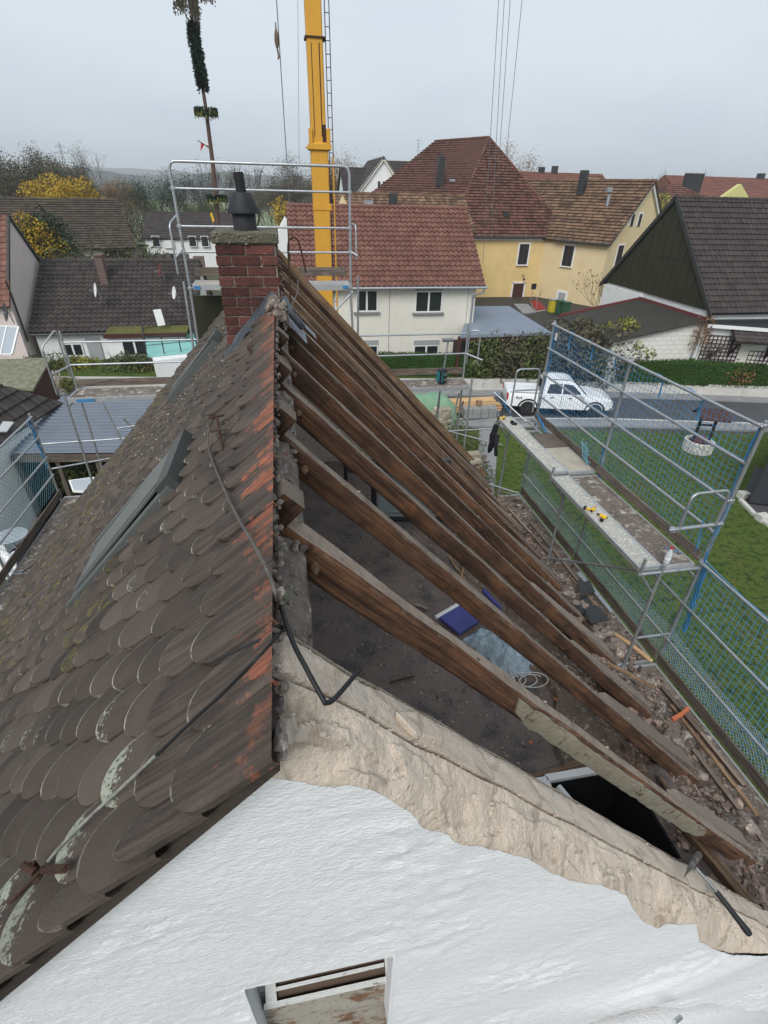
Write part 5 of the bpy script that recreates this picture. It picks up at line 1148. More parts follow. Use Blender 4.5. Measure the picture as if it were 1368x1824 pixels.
def gable_house(name, label, o, ang, Lx, Ly, eave, rid, wall, roof, tw=.3, th=.34, amp=.03, step=.03, oh=.35, ov=.25, cat='house', base=0, group=None, gablew=None):
    # o: corner; local x along the ridge, local y across; returns thing and a placing function
    x = V(math.cos(ang), math.sin(ang), 0); y = V(-x.y, x.x, 0); t = thing(name, Vector(o)+x*Lx/2+y*Ly/2, label, cat, group)
    P = lambda a, b, z: Lp(o, x, y, a, b, z)
    mb = MB(); mb.add([P(0, 0, base), P(0, Ly, base), P(0, Ly, eave), P(0, Ly/2, rid), P(0, 0, eave), P(Lx, 0, base), P(Lx, Ly, base), P(Lx, Ly, eave), P(Lx, Ly/2, rid), P(Lx, 0, eave)], [(0, 1, 2, 3, 4), (9, 8, 7, 6, 5), (0, 4, 9, 5), (1, 6, 7, 2)], .5)
    mb.build('wall', wall, t)
    sl = (rid-eave)/(Ly/2); mb = MB(); zl = eave-sl*oh+.16
    roof_surface(mb, [P(-ov, -oh, zl), P(Lx+ov, -oh, zl), P(Lx+ov, Ly/2, rid+.16), P(-ov, Ly/2, rid+.16)], tw, th, amp, step)
    roof_surface(mb, [P(Lx+ov, Ly+oh, zl), P(-ov, Ly+oh, zl), P(-ov, Ly/2, rid+.16), P(Lx+ov, Ly/2, rid+.16)], tw, th, amp, step)
    ridge(mb, P(-ov, Ly/2, rid+.17), P(Lx+ov, Ly/2, rid+.17)); rf = mb.build('roof', roof, t)
    return t, P, rf
def stack(par, p, w, d, h, m_, rot=0, capm=None):
    mb = MB(); p = Vector(p); mb.box(p+V(0, 0, h/2-.4), (w, d, h+.8), Matrix.Rotation(rot, 3, 'Z')); mb.box(p+V(0, 0, h+.03), (w+.1, d+.1, .07), Matrix.Rotation(rot, 3, 'Z')); return mb.build('chimney', m_, par)
def gutter(par, a, b, r=.07, m_=None):
    mb = MB(); mb.tube([a, b], r, 8); return mb.build('gutter', m_ or m_zinc, par, smooth=40)
def pipe(par, pts, r=.05, m_=None, name='downpipe'):
    mb = MB(); mb.tube(pts, r, 8); return mb.build(name, m_ or m_zinc, par, smooth=40)

# cream two storey house across the road
t, P, rf = gable_house('cream_house', 'cream rendered two storey house with brown red tiled roof across the road', (.9, 29.8, 0), 0, 10.0, 8.4, 5.25, 8.55, m_wallcream, m_roof_red, tw=.30, th=.36, amp=.09, step=.06, oh=.45, ov=.35)
for (cx, w, z, h) in [(4.55, 1.25, 4.3, 1.15), (8.12, 1.6, 4.22, 1.15), (4.6, 1.25, 1.35, 1.05), (8.15, 1.55, 1.28, 1.05)]:
    window(t, (cx, 29.8, z), w, h, (0, -1, 0), shutter=True)
gutter(t, (.5, 29.32, 5.02), (11.35, 29.32, 5.02)); pipe(t, [(11.2, 29.35, 4.98), (11.2, 29.4, 4.75), (10.72, 29.72, 4.5), (10.72, 29.72, .6)], .06)
mb = MB(); mb.beam((10.9, 29.65, 1.2), (10.75, 29.6, 2.2), .01, .01); 
pipe(t, [(5.85, 29.78, .7), (5.85, 29.78, 4.9)], .012, m_paving, 'cable'); pipe(t, [(10.45, 29.78, .7), (10.45, 29.78, 5.0)], .012, m_paving, 'cable')
# gable end board at left
shr = shrub('heather_bed', (5.6, 29.0, .95), (1.5, .5, .35), m_redflower, 'red heather bed at the foot of the cream house, left part', n=1500, s=.05, stems=False, cat='plant')
shrub('heather_bed', (9.2, 28.9, .95), (1.8, .5, .35), m_redflower, 'reddish low shrubs at the foot of the cream house, right part', n=1500, s=.05, stems=False, cat='plant')

# yellow farmhouse with great hipped roof
ap = V(21.5, 60, 14.26); c0 = V(15.3, 50.7, 6.1); c1 = V(27.7, 50.7, 6.1); rd_ = V(-.657, .754, 0); r2 = V(17.24, 64.87, 14.1); c3 = c0+rd_*15; back = c1+V(0, 16, 0)
th_ = thing('hipped_farmhouse', (21, 58, 0), 'large yellow farmhouse with steep hipped rust red roof', 'house')
mb = MB(); mb.prism([(15.6, 51, 0), (27.4, 51, 0), (27.4, 66, 0), (15, 66, 0), (6.5, 61.5, 0)], (0, 0, 6.1)); mb.build('wall', m_wallyel, th_)
mb = MB(); roof_surface(mb, [c0, c1, ap], .24, .36, amp=.01, step=.10); roof_surface(mb, [c3, c0, ap, r2], .24, .36, amp=.01, step=.10)
mb.poly([c1, back, r2, ap], .5); mb.poly([back, c3, r2], .5); ridge(mb, c0, ap, .13); ridge(mb, ap, r2, .13); ridge(mb, c1, ap, .13); rf = mb.build('roof', m_roof_old, th_)
def onroof(px, py, a, b, c):
    n = (b-a).cross(c-a); d = ray(px, py); s = (a-EYE).dot(n)/d.dot(n); return EYE+d*s
p = onroof(783, 330, c0, ap, c3)
mb = MB(); mb.box(p+V(0, 0, 1.1), (.62, .62, 2.4)); mb.lathe([(.12, 0), (.1, .2), (.02, .5)], p+V(0, 0, 2.3), 10); mb.build('chimney', m_darkmetal, rf)
for k, (px, py) in enumerate([(805, 324), (746, 367)]):
    q = onroof(px, py, c0, ap, c3); mb = MB(); mb.box(q+V(0, 0, .12), (.55, .35, .2)); mb.build('roof_hatch', m_zinc, rf)
q = onroof(900, 384, c0, ap, c1); mb = MB(); mb.box(q+V(0, -.1, .15), (.5, .5, .45)); mb.build('roof_vent', m_darkmetal, rf)
YF = 51.0
p = pY(932, 453, YF-.02); window(th_, p, .95, 1.75, (0, -1, 0), m_dkbrown, mull=1, surround=True)
p = pY(921, 525, YF-.02); mb = MB(); mb.box(p+V(0, 0, -.15), (1.1, .08, 2.35)); dr = mb.build('door', m_dkbrown, th_); mb = MB()
mb.box(p+V(-.63, -.0, -.1), (.14, .12, 2.5)); mb.box(p+V(.63, -.0, -.1), (.14, .12, 2.5)); mb.box(p+V(0, -.0, 1.12), (1.4, .12, .14)); mb.build('door_frame', m_trim, dr)
p = pY(951, 510, YF-.03); mb = MB(); mb.box(p, (.5, .05, .5)); mb.build('vent_window', m_glass, th_)
p = pY(930, 495, YF-.1); mb = MB(); mb.tube([p+V(0, .1, .2), p+V(0, -.2, .3), p+V(.1, -.3, .0)], .03, 6); mb.rock(p+V(.1, -.3, -.1), .12); mb.build('wall_lamp', m_black, th_)
mb = MB(); mb.box((20.2, 50.94, 5.95), (9.2, .1, .3)); mb.build('cornice', m_trim, th_)
gutter(th_, (15.4, 50.6, 6.02), (25.3, 50.6, 6.12), .09, m_darkmetal)
# pale yellow wing with gable, turned toward the garden
A = V(28.3, 45.4, 0); ud = V(-3.1, 5.2, 0).normalized(); vd = V(ud.y, -ud.x, 0)
if vd.x < 0: vd = -vd
Wd, Ld = 10.5, 14
tw_ = thing('yellow_wing', A+vd*5, 'pale yellow gabled wing with tan brown roof beside the hipped farmhouse', 'house')
W_ = lambda a, b, z: A+ud*a+vd*b+V(0, 0, z)
rz = 10.6
mb = MB(); mb.add([W_(0, 0, 0), W_(0, Wd, 0), W_(0, Wd, 6.1), W_(0, Wd/2, rz), W_(0, 0, 6.1), W_(Ld, 0, 0), W_(Ld, Wd, 0), W_(Ld, Wd, 6.1), W_(Ld, Wd/2, rz), W_(Ld, 0, 6.1)], [(0, 1, 2, 3, 4), (9, 8, 7, 6, 5), (0, 4, 9, 5), (1, 6, 7, 2)], .5); mb.build('wall', m_wallyel2, tw_)
mb = MB(); sl = (rz-6.1)/(Wd/2)
roof_surface(mb, [W_(-.3, -.35, 6.1-.35*sl+.15), W_(Ld, -.35, 6.1-.35*sl+.15), W_(Ld, Wd/2, rz+.15), W_(-.3, Wd/2, rz+.15)], .24, .36, amp=.01, step=.10)
roof_surface(mb, [W_(Ld, Wd+.35, 6.1-.35*sl+.15), W_(-.3, Wd+.35, 6.1-.35*sl+.15), W_(-.3, Wd/2, rz+.15), W_(Ld, Wd/2, rz+.15)], .19, .32, amp=.01, step=.05)
ridge(mb, W_(-.3, Wd/2, rz+.17), W_(Ld, Wd/2, rz+.17), .12); rf = mb.build('roof', m_roof_tan, tw_)
mb = MB()
for s_ in (0, 1):
    a, b = (W_(-.12, -.1, 5.95), W_(-.12, Wd/2, rz-.12)) if s_ == 0 else (W_(-.12, Wd+.1, 5.95), W_(-.12, Wd/2, rz-.12)); mb.beam(a, b, .12, .32)
mb.build('barge_board', m_trim, tw_)
def plane_hit(px, py, a, n): d = ray(px, py); return EYE+d*((a-EYE).dot(n)/d.dot(n))
wn = (-vd)
for (px, py, w, h) in [(1012, 456, 1.0, 1.7)]: window(tw_, plane_hit(px, py, W_(0, 0, 0), vd), w, h, -vd, m_dkbrown, mull=1, surround=True)
window(tw_, plane_hit(1000, 531, W_(0, 0, 0), vd), .9, 1.1, -vd, mull=0, surround=True, sill=False, pane=m_shutter)
window(tw_, plane_hit(1102, 457, W_(0, 0, 0), ud), .95, 1.8, -ud, m_dkbrown, mull=1, surround=True)
for px in (1126, 1139): window(tw_, plane_hit(px, 392, W_(0, 0, 0), ud), .5, .95, -ud, m_dkbrown, mull=0, surround=True, sill=False)
window(tw_, plane_hit(1072, 533, W_(0, 0, 0), ud), .5, 1.0, -ud, mull=0, sill=False)
nr = (W_(1, 0, 6.1)-W_(0, 0, 6.1)).cross(W_(0, Wd/2, rz)-W_(0, 0, 6.1))
q = plane_hit(1034, 345, W_(0, 0, 6.25), nr); mb = MB(); mb.box(q+V(0, 0, .9), (.6, .6, 1.9), Matrix.Rotation(.5, 3, 'Z')); mb.build('chimney', m_darkmetal, rf)
q = plane_hit(1081, 367, W_(0, 0, 6.25), nr); mb = MB(); mb.tube([q, q+V(0, 0, .9), q+V(-.2, -.1, 1.2)], .16, 8); mb.box(q+V(-.2, -.1, 1.25), (.5, .4, .35)); mb.build('roof_vent', m_zinc, rf)
pipe(tw_, [(25.6, 50.5, 6.1), (25.4, 50.55, 5.7), (25.3, 50.6, .9)], .10, m_darkmetal)
gutter(tw_, W_(-.3, -.42, 5.95), W_(5.2, -.42, 5.95), .09, m_darkmetal)
# entrance ramp and bins
t = thing('entrance_ramp', (25, 48.5, .8), 'red matted ramp with thin handrail by the farmhouse door', 'ramp')
mb = MB(); a, b, c, d = pz(945, 537, 1.0), pz(957, 535, 1.0), pz(973, 551, .9), pz(954, 554, .9); mb.prism([a, b, c, d], (0, 0, -.4)); mb.build('base', m_kerb, t); mb = MB(); mb.prism([a+V(0, 0, .03), b+V(0, 0, .03), c+V(0, 0, .03), d+V(0, 0, .03)], (0, 0, .02)); mb.build('mat', m_redmat, t)
mb = MB(); mb.tube([a, a+V(0, 0, .9), d+V(0, 0, .9), d], .025, 6); mb.build('handrail', m_zinc, t)
mb = MB(); mb.prism([pz(915, 541, .95), pz(940, 541, .95), pz(955, 556, .9), pz(932, 558, .9)], (0, 0, -.3)); tag(mb.build('doorstep', m_paving), 'grey stone landing in front of the brown farmhouse door', 'steps')
def bin_(px, py, m_, label):
    p = pz(px, py, .85); t = thing('wheelie_bin', p, label, 'bin', 'bins by the yellow wing'); mb = MB(); mb.prism([p+V(-.28, -.28, 0), p+V(.28, -.28, 0), p+V(.28, .28, 0), p+V(-.28, .28, 0)], (0, 0, 1.0)); mb.build('tub', m_, t, bevel=.03); mb = MB(); mb.box(p+V(0, 0, 1.05), (.64, .68, .1)); mb.build('lid', m_shutter if m_ is m_bin_y else m_, t, bevel=.03)
    return t
bin_(982, 556, m_bin_y, 'yellow wheelie bin with grey lid by the yellow wing'); bin_(995, 559, m_bin_g, 'green wheelie bin, left of two beside the yellow bin'); bin_(1005, 562, m_bin_g, 'green wheelie bin, right of two beside the yellow bin')
# carport with blue grey roof
t = thing('carport', (13, 32, 0), 'open carport with flat blue grey roof behind the cream house', 'carport')
cp = [pz(820, 597, 3.0), pz(983, 592, 3.0), pz(907, 545, 3.0), pz(840, 545, 3.0)]; mb = MB(); mb.prism(cp, (0, 0, -.16)); mb.build('roof', m_carroof, t)
for q in cp: mb = MB(); mb.beam(q+V(0, .1, -3), q+V(0, .1, -.1), .15, .15, (1, 0, 0)); mb.build('post', m_dkbrown, t)
mb = MB(); mb.beam(cp[0]+V(0, .1, -.25), cp[1]+V(-.2, .1, -.25), .1, .2); mb.build('beam', m_dkbrown, t)
mb = MB(); mb.prism([cp[0]+V(0, 1, -3), cp[1]+V(-.3, 1, -3), cp[1]+V(-.3, 1, -.5), cp[0]+V(0, 1, -.5)], (0, .1, 0)); mb.build('back_boards', m_roof_dark, t)

# barn on the right with green clad gable
tb, P, rf = gable_house('green_gabled_barn', 'house with dark green sheet clad gable and dark tiled roof at the right edge', (22.5, 25.2, 0), 0, 22, 10, 4.5, 9.35, m_wallwhite, m_roof_dark, tw=.30, th=.36, amp=.045, step=.05, oh=.35, ov=.2, base=0)
mb = MB(); mb.prism([(22.40, 25.0, 4.42), (22.40, 35.4, 4.42), (22.40, 30.2, 9.4)], (.07, 0, 0))
for k in range(15): y = 25.5+k*.66; top = 9.35-abs(y-30.2)*.96; mb.b2((22.375, y, 4.45), (22.40, y+.04, top))
mb.b2((22.37, 27.2, 6.55), (22.40, 33.2, 6.62)); mb.build('gable_cladding', m_greenclad, tb)
mb = MB()
for s_ in (-1, 1): mb.beam((22.28, 30.2+s_*5.55, 4.15), (22.28, 30.2, 9.55), .05, .22)
mb.build('barge_board', m_darkmetal, tb)
# lean-to in front of the barn gable
t = thing('felt_roof_annex', (20, 27.8, 0), 'white brick lean-to with mossy black felt roof and dark red edge', 'annex')
za, zb_ = 3.9, 2.95; X0 = 17.3
mb = MB(); mb.add([(X0, 25.2, .6), (22.3, 25.2, .6), (22.3, 25.2, za-.1), (X0, 25.2, zb_-.1), (X0, 30.6, .6), (X0, 30.6, zb_-.1), (22.3, 30.6, za-.1)], [(0, 1, 2, 3), (0, 3, 5, 4)], .5); mb.build('wall', m_wallbrickwhite, t)
mb = MB(); mb.prism([(X0-.3, 24.95, zb_-.06), (22.36, 24.95, za), (22.36, 30.9, za+.05), (X0-.3, 30.9, zb_)], (0, 0, .08)); mb.build('roof', m_felt, t)
mb = MB(); mb.beam((22.3, 24.95, za+.14), (22.3, 31, za+.18), .12, .16); mb.beam((22.3, 31, za+.15), (X0-.3, 31, zb_+.15), .12, .14); mb.build('capping', m_dkred, t)
mb = MB(); mb.b2((22.3, 30.9, .6), (22.45, 35.2, 4.3)); mb.build('rear_wall', m_wallwhite, t)
# garden-side wing of the barn: dark lean roof, white wall, door with canopy and trellises
B0 = V(22.6, 25.05, 0); B1 = pz(1368, 592, 3.5); B1.z = 0; bd = (B1-B0); bd = bd.normalized(); bn = V(bd.y, -bd.x, 0)
if bn.x > 0: bn = -bn
Bq = lambda a, n_, z: B0+bd*a+bn*n_+V(0, 0, z)
t = thing('white_side_wing', Bq(4, 0, 0), 'white side wing with dark low roof, canopy door and trellises beside the barn', 'annex')
mb = MB(); mb.prism([Bq(0, 0, .5), Bq(9, 0, .5), Bq(9, 0, 3.62), Bq(0, 0, 3.75)], bn*-.3); mb.build('wall', m_wallwhite, t)
mb = MB(); mb.add([Bq(-.1, .25, 3.78), Bq(9, .25, 3.6), Bq(9, -6, 4.2), Bq(3, -5, 4.25), Bq(-.1, .0, 3.95)], [(0, 1, 2, 3, 4)], .4); mb.build('roof', m_black, t)
mb = MB(); mb.beam(Bq(-.1, .3, 3.72), Bq(9, .3, 3.55), .14, .16); mb.build('fascia', m_trim, t)
def bpx(px, py): return plane_hit(px, py, B0, bn)
def door_trellis():
    mb = MB(); q = [bpx(*p)+bn*.05 for p in [(1268, 484+120), (1302, 608+0), (1290, 665), (1250, 690)]]
door_trellis()
def lattice(c, w, h, n1, n2, label):
    tt = thing('trellis', c, label, 'trellis'); mb = MB()
    for k in range(n1+1): mb.beam(c+bd*(w*(k/n1-.5))+bn*.06, c+bd*(w*(k/n1-.5))+bn*.06+V(0, 0, h), .03, .045, bd)
    for k in range(n2+1): mb.beam(c+bd*(-w/2)+bn*.08+V(0, 0, h*k/n2), c+bd*(w/2)+bn*.08+V(0, 0, h*k/n2), .03, .04)
    mb.build('laths', m_dkbrown, tt); return tt
c = bpx(1275, 640); lattice(V(c.x, c.y, .9), 1.9, 2.3, 9, 11, 'large brown wooden trellis with climber left of the white door')
c = bpx(1352, 640); lattice(V(c.x, c.y, 1.3), 1.3, 1.2, 6, 5, 'small brown trellis right of the white door')
c = bpx(1322, 650); c.z = .9; mb = MB(); mb.box(c+V(0, 0, 1.05)+bn*.03, (1.0, .08, 2.1), Matrix((bd, bn, V(0, 0, 1))).transposed()); dr = mb.build('door', m_wallcream, t)
mb = MB(); mb.box(c+V(0, 0, 1.1)+bn*.09-bd*.35, (.12, .04, .04), Matrix((bd, bn, V(0, 0, 1))).transposed()); mb.build('handle', m_black, dr)
can = thing('door_canopy', c+V(0, 0, 2.3), 'small tiled canopy on brown brackets over the white garden door', 'canopy')
mb = MB(); cb = c+bn*.02; roof_surface(mb, [cb-bd*1.25+bn*1.1+V(0, 0, 2.25), cb+bd*1.15+bn*1.1+V(0, 0, 2.25), cb+bd*1.15+V(0, 0, 2.75), cb-bd*1.25+V(0, 0, 2.75)], .28, .3, amp=.04, step=.03); mb.build('roof', m_roof_grey, can)
mb = MB()
for s_ in (-.95, .95): a = cb+bd*s_; mb.beam(a+V(0, 0, 1.3), a+bn*.95+V(0, 0, 2.2), .1, .1); mb.beam(a+V(0, 0, 1.2)+bn*.04, a+bn*.04+V(0, 0, 2.7), .1, .1, bd)
mb.build('bracket', m_dkbrown, can)
# climber on the corner
shrub('climber', (22.3, 24.9, 3.4), (.6, .5, .9), m_leafrust, 'rusty climber on the white corner below the barn eave', n=500, s=.06, stems=False, cat='plant')
c = bpx(1268, 620); shrub('climber', c+bn*.2, (.7, .7, .5), m_leafbrown, 'brown climber over the large trellis', n=350, s=.05, cat='plant')
# garden shrubs
shrub('round_shrub', V(18.9, 26.6, 2.0), (2.0, 1.5, 1.6), m_leafy, 'big yellow green shrub in front of the white brick lean-to', n=9000, s=.10)
shrub('dark_shrub', V(16.6, 26.9, 1.9), (1.4, 1.2, 1.7), m_leafbrown, 'twiggy shrub at the left end of the white brick lean-to', n=7500, s=.1)
shrub('rusty_shrub', pz(1168, 590, 2.9), (.8, .8, .6), m_leafrust, 'orange leaved shrub top beside the yellow green shrub', n=500, s=.07, stems=False)
shrub('round_shrub', pz(1225, 635, 1.2), (1.3, 1.0, .7), m_leafy, 'small yellow green shrub left of the large trellis', n=2000, s=.09)
shrub('low_shrub', pz(1255, 650, 1.1), (.7, .6, .4), m_leafgreen, 'dark green low shrub at the foot of the large trellis', n=700, s=.05)
shrub('rusty_shrub', pz(1318, 668, 1.2), (1.1, .7, .6), m_leafrust, 'orange brown shrub in front of the white garden door', n=1000, s=.06)
shrub('round_shrub', pz(1368, 655, 1.2), (1.4, .9, .8), m_hedge, 'dark round shrub at the right edge behind the hedge', n=1500, s=.06)
shrub('dark_shrub', pz(1060, 640, 1.7), (2.6, 1.7, 1.8), m_leafbrown, 'bare brownish shrub mass between carport and yellow green shrub', n=5200, s=.10)
shrub('dark_shrub', pz(1010, 610, 1.6), (2.2, 1.6, 1.3), m_leafbrown, 'dull twiggy shrub in front of the bins', n=3600, s=.10)
for k, (px, w) in enumerate([(865, 1.3), (905, 1.4), (945, 1.3), (975, 1.0)]):
    shrub('tall_bush', pz(px, 650, 1.3)+V(0, 0, .2), (w, .9, 1.5), m_leafbrown if k % 2 else m_leafgreen, ['upright green bush nearest the cream house corner', 'brown upright bush, second from the cream house', 'green upright bush, third from the cream house', 'brown upright bush beside the blue net corner'][k], n=2600, s=.09, group='bushes behind the left hedge')
shrub('rusty_shrub', V(13.3, 27.6, 1.2), (1.0, .6, .5), m_leafrust, 'brown red low shrub between hedge and pickup', n=700, s=.05)
tree('bare_bush', pz(1075, 590, .8), 5.5, 4.5, m_leafrust, 'nearly bare bush with a few brown leaves by the yellow wing', dens=140, leaf=.09, depth=4, th=.12, r=.07)
mb = MB(); p = pz(1167, 648, .9); mb.prism([p+V(-.25, 0, 0), p+V(.25, 0, 0), p+V(.25, 0, .5), p+V(0, 0, .75), p+V(-.25, 0, .5)], (0, .4, 0)); tag(mb.build('garden_box', pm('faded_pink_wood', (.4, .22, .2), None, bump=.1)), 'small faded pink garden box beside the shrubs', 'box')
mb = MB(); p = pz(1262, 657, .9); mb.rock(p, .5, n=2, sq=(1.6, 1, .5)); tag(mb.build('boulder', m_stone), 'grey boulder below the large trellis', 'rock')

# ---- wishing well on the lawn
wp = V(16.75, 17.25, .0); wp = pz(1240, 802, .0)
t = thing('garden_well', wp, 'round white stone wishing well with small red brown roof on the lawn', 'well')
mb = MB()
for r_ in range(4):
    for k in range(22):
        a = 2*math.pi*(k+.5*(r_ % 2))/22; mb.box(wp+V(.54*math.cos(a), .54*math.sin(a), .07+r_*.12), (.14, .145, .115), Matrix.Rotation(a, 3, 'Z'), jit=.12)
mb.build('ring', pm('white_stone', (.62, .6, .56), (.5, .48, .44), vs=8, bump=.5, tone=.2), t, bevel=.01)
mb = MB(); mb.lathe([(.47, 0), (.47, .36), (.46, .38)], wp, 24); mb.build('basin', m_black, t)
mb = MB(); mb.beam(wp+V(-.25, .1, .3), wp+V(-.25, .1, 1.9), .09, .09, (1, 0, 0)); mb.beam(wp+V(.35, -.1, .3), wp+V(.35, -.1, 1.9), .09, .09, (1, 0, 0)); mb.beam(wp+V(-.3, .1, 1.2), wp+V(.4, -.1, 1.2), .07, .07); mb.build('posts', m_darkmetal, t)
mb = MB()
for s_ in (-1, 1): mb.prism([wp+V(-.55, .1, 1.95), wp+V(.55, -.3, 1.95), wp+V(.55+.15*s_, -.3+.5*s_, 1.6), wp+V(-.55+.15*s_, .1+.5*s_, 1.6)], (0, 0, .05))
mb.build('roof', pm('red_brown_shingle', (.075, .035, .033), (.05, .028, .027), vs=6, bump=.3), t)
mb = MB(); mb.rock(wp+V(0, 0, .5), .28, n=2); mb.build('pot', m_dkred, t)

# ---- dark shed corner with edging stones
t = thing('grey_shed', pz(1385, 850, 1.2), 'dark grey boarded garden shed cut by the right edge', 'shed')
s0 = pz(1348, 862, .9); mb = MB(); mb.prism([V(s0.x, s0.y, .1), V(s0.x+5, s0.y-2.0, .1), V(s0.x+9, s0.y+2, .1), V(s0.x+4.6, s0.y+3.4, .1)], (0, 0, 2.1)); mb.build('body', m_dkgrey, t, bevel=.02)
sheet('gravel_pad', [pz(1320, 895, .03), pz(1420, 960, .03), pz(1480, 900, .03), pz(1345, 830, .03)], .03, m_greypad)
ed = [pz(1318, 890, .05), pz(1345, 918, .05), pz(1390, 950, .05)]
mb = MB()
for i in range(2):
    n = 6
    for k in range(n):
        a = ed[i].lerp(ed[i+1], (k+.05)/n); b = ed[i].lerp(ed[i+1], (k+.92)/n); mb = MB(); mb.beam(a, b, .16, .14); tag(mb.build('edging_stone', m_kerb, bevel=.01), ['first', 'second', 'third', 'fourth', 'fifth', 'sixth', 'seventh', 'eighth', 'ninth', 'tenth', 'eleventh', 'last'][i*6+k]+' pale edging stone of the row, counted from the well side', 'edging stone', 'edging stones before the shed')
for k, (px, py) in enumerate([(1324, 882), (1358, 922)]): mb = MB(); p = pz(px, py, .12); mb.box(p, (.35, .3, .28), jit=.1); tag(mb.build('edging_block', m_kerb, bevel=.02), ['larger pale block at the shed corner', 'larger pale block by the right edge'][k], 'block')

# ---- pickup truck
def pickup(p0, ang):
    t = thing('pickup_truck', p0, 'white double cab pickup truck parked on the road behind the net', 'pickup truck'); M_ = Matrix.Translation(p0) @ Matrix.Rotation(ang, 4, 'Z')
    W = .92
    # body lower shell: sections along x (rear -2.65 .. front 2.65): (x, half width, z low, z belt, z top, half width top)
    prof = [(-2.62, .84, .55, 1.0, 1.12), (-2.55, .90, .50, 1.0, 1.15), (-1.0, .92, .46, 1.0, 1.15), (-.85, .93, .44, 1.02, 1.14), (1.0, .93, .44, 1.02, 1.12), (1.3, .93, .46, 1.0, 1.13), (2.0, .90, .46, .98, 1.06), (2.45, .82, .46, .9, .98), (2.62, .70, .50, .8, .86), (2.68, .5, .55, .72, .78)]
    sec = [(-1, 0), (-1, .45), (-.985, .8), (-.93, 1), (-.5, 1.02), (0, 1.03), (.5, 1.02), (.93, 1), (.985, .8), (1, .45), (1, 0)]
    def shell(prof):
        mb = MB(M_); vs = []; n = len(sec)
        for (x, w, zl, zb, zt) in prof:
            for (a, b) in sec: vs.append((x, a*w, zl+(zt-zl)*b))
        fs = [(i*n+k, i*n+k+1, (i+1)*n+k+1, (i+1)*n+k) for i in range(len(prof)-1) for k in range(n-1)]
        fs += [tuple(range(n)), tuple(range((len(prof)-1)*n+n-1, (len(prof)-1)*n-1, -1)), ]
        fs += [((i+1)*n, (i+1)*n+n-1, i*n+n-1, i*n) for i in range(len(prof)-1)]
        mb.add(vs, fs, .5); return mb
    mb = shell(prof); mb.build('body', m_carwhite, t, smooth=30)
    # cab: narrowing upwards
    mb = MB(M_); P0 = [(-.95, 1.1), (-.80, 1.70), (-.3, 1.80), (.35, 1.78), (.62, 1.68), (1.25, 1.12)]
    def cw(z): return .90-.22*max(0, (z-1.1)/.7)
    vs = []
    for s_ in (-1, 1): vs += [(x, s_*cw(z), z) for x, z in P0]
    n = len(P0); mb.add(vs, [tuple(range(n)), tuple(range(2*n-1, n-1, -1))]+[(k, k+n, k+1+n, k+1) for k in range(n-1)], .5); cab = mb.build('cab', m_carwhite, t, smooth=30, bevel=.03)
    mb = MB(M_)
    for s_ in (-1, 1):
        for q in ([(-.72, 1.2), (-.62, 1.62), (-.02, 1.66), (-.02, 1.2)], [(.06, 1.2), (.06, 1.66), (.5, 1.62), (1.0, 1.2)]): mb.prism([(x, s_*(cw(z)+.002), z) for x, z in q], (0, s_*.012, 0))
    mb.build('side_window', m_glass, t)
    mb = MB(M_); mb.add([(1.28, -.74, 1.155), (1.28, .74, 1.155), (.66, .62, 1.70), (.66, -.62, 1.70)], [(0, 1, 2, 3)]); mb.build('windscreen', m_glass, t)
    mb = MB(M_); mb.prism([(-.97, -.62, 1.25), (-.97, .62, 1.25), (-.87, .58, 1.6), (-.87, -.58, 1.6)], (-.02, 0, 0)); mb.build('rear_window', m_glass, t)
    # load bed with side walls and light cover
    mb = MB(M_); mb.b2((-2.5, -.78, 1.12), (-1.02, .78, 1.165)); mb.build('bed_cover', m_paving if False else m_trim, t, bevel=.01)
    mb = MB(M_)
    for s_ in (-1, 1): mb.tube([(-2.5, s_*.83, 1.17), (-1.0, s_*.83, 1.17)], .025, 6); mb.tube([(-.7, s_*.62, 1.83), (.3, s_*.62, 1.83)], .02, 6)
    mb.build('rails', m_chrome, t)
    for x in (-1.55, 1.72):
        for s_ in (-1, 1):
            mb = MB(M_); c = V(x, s_*.80, .39); mb.lathe([(.26, -.125), (.37, -.12), (.395, -.06), (.395, .06), (.37, .12), (.26, .125)], c, 28, axis=(0, 1, 0)); w = mb.build('wheel', m_tyre, t, smooth=40)
            mb = MB(M_); mb.lathe([(.25, -.02), (.255, .02)], c+V(0, s_*.10, 0), 20, axis=(0, 1, 0))
            for k in range(6): a = k*1.047; mb.beam(c+V(0, s_*.13, 0), c+V(.23*math.cos(a), s_*.13, .23*math.sin(a)), .04, .06, (0, 1, 0))
            mb.build('rim', m_rim, w)
            mb = MB(M_); pts = [(x+.47*math.cos(math.pi*k/12), s_*.915, .42+.44*math.sin(math.pi*k/12)) for k in range(13)]; mb.tube(pts, .045, 6); mb.build('wheel_arch', m_black, t, smooth=40)
    for s_ in (-1, 1):
        mb = MB(M_); mb.box((2.42, s_*.68, .84), (.32, .24, .14), Matrix.Rotation(-s_*.35, 3, 'Z')); mb.build('headlight', m_glasspale, t, bevel=.03)
        mb = MB(M_); mb.box((-2.60, s_*.82, .95), (.08, .12, .34)); mb.build('tail_light', m_redlamp, t, bevel=.01)
        mb = MB(M_); mb.box((.95, s_*1.02, 1.22), (.14, .2, .16)); mb.build('mirror', m_carwhite, t, bevel=.03)
        for xx in (-.35, .55): mb = MB(M_); mb.box((xx-.1, s_*.935, 1.02), (.18, .03, .04)); mb.build('door_handle', m_chrome, t)
        mb = MB(M_); mb.b2((-.9, s_*.9, .40), (1.15, s_*.97, .45)); mb.build('side_step', m_black, t)
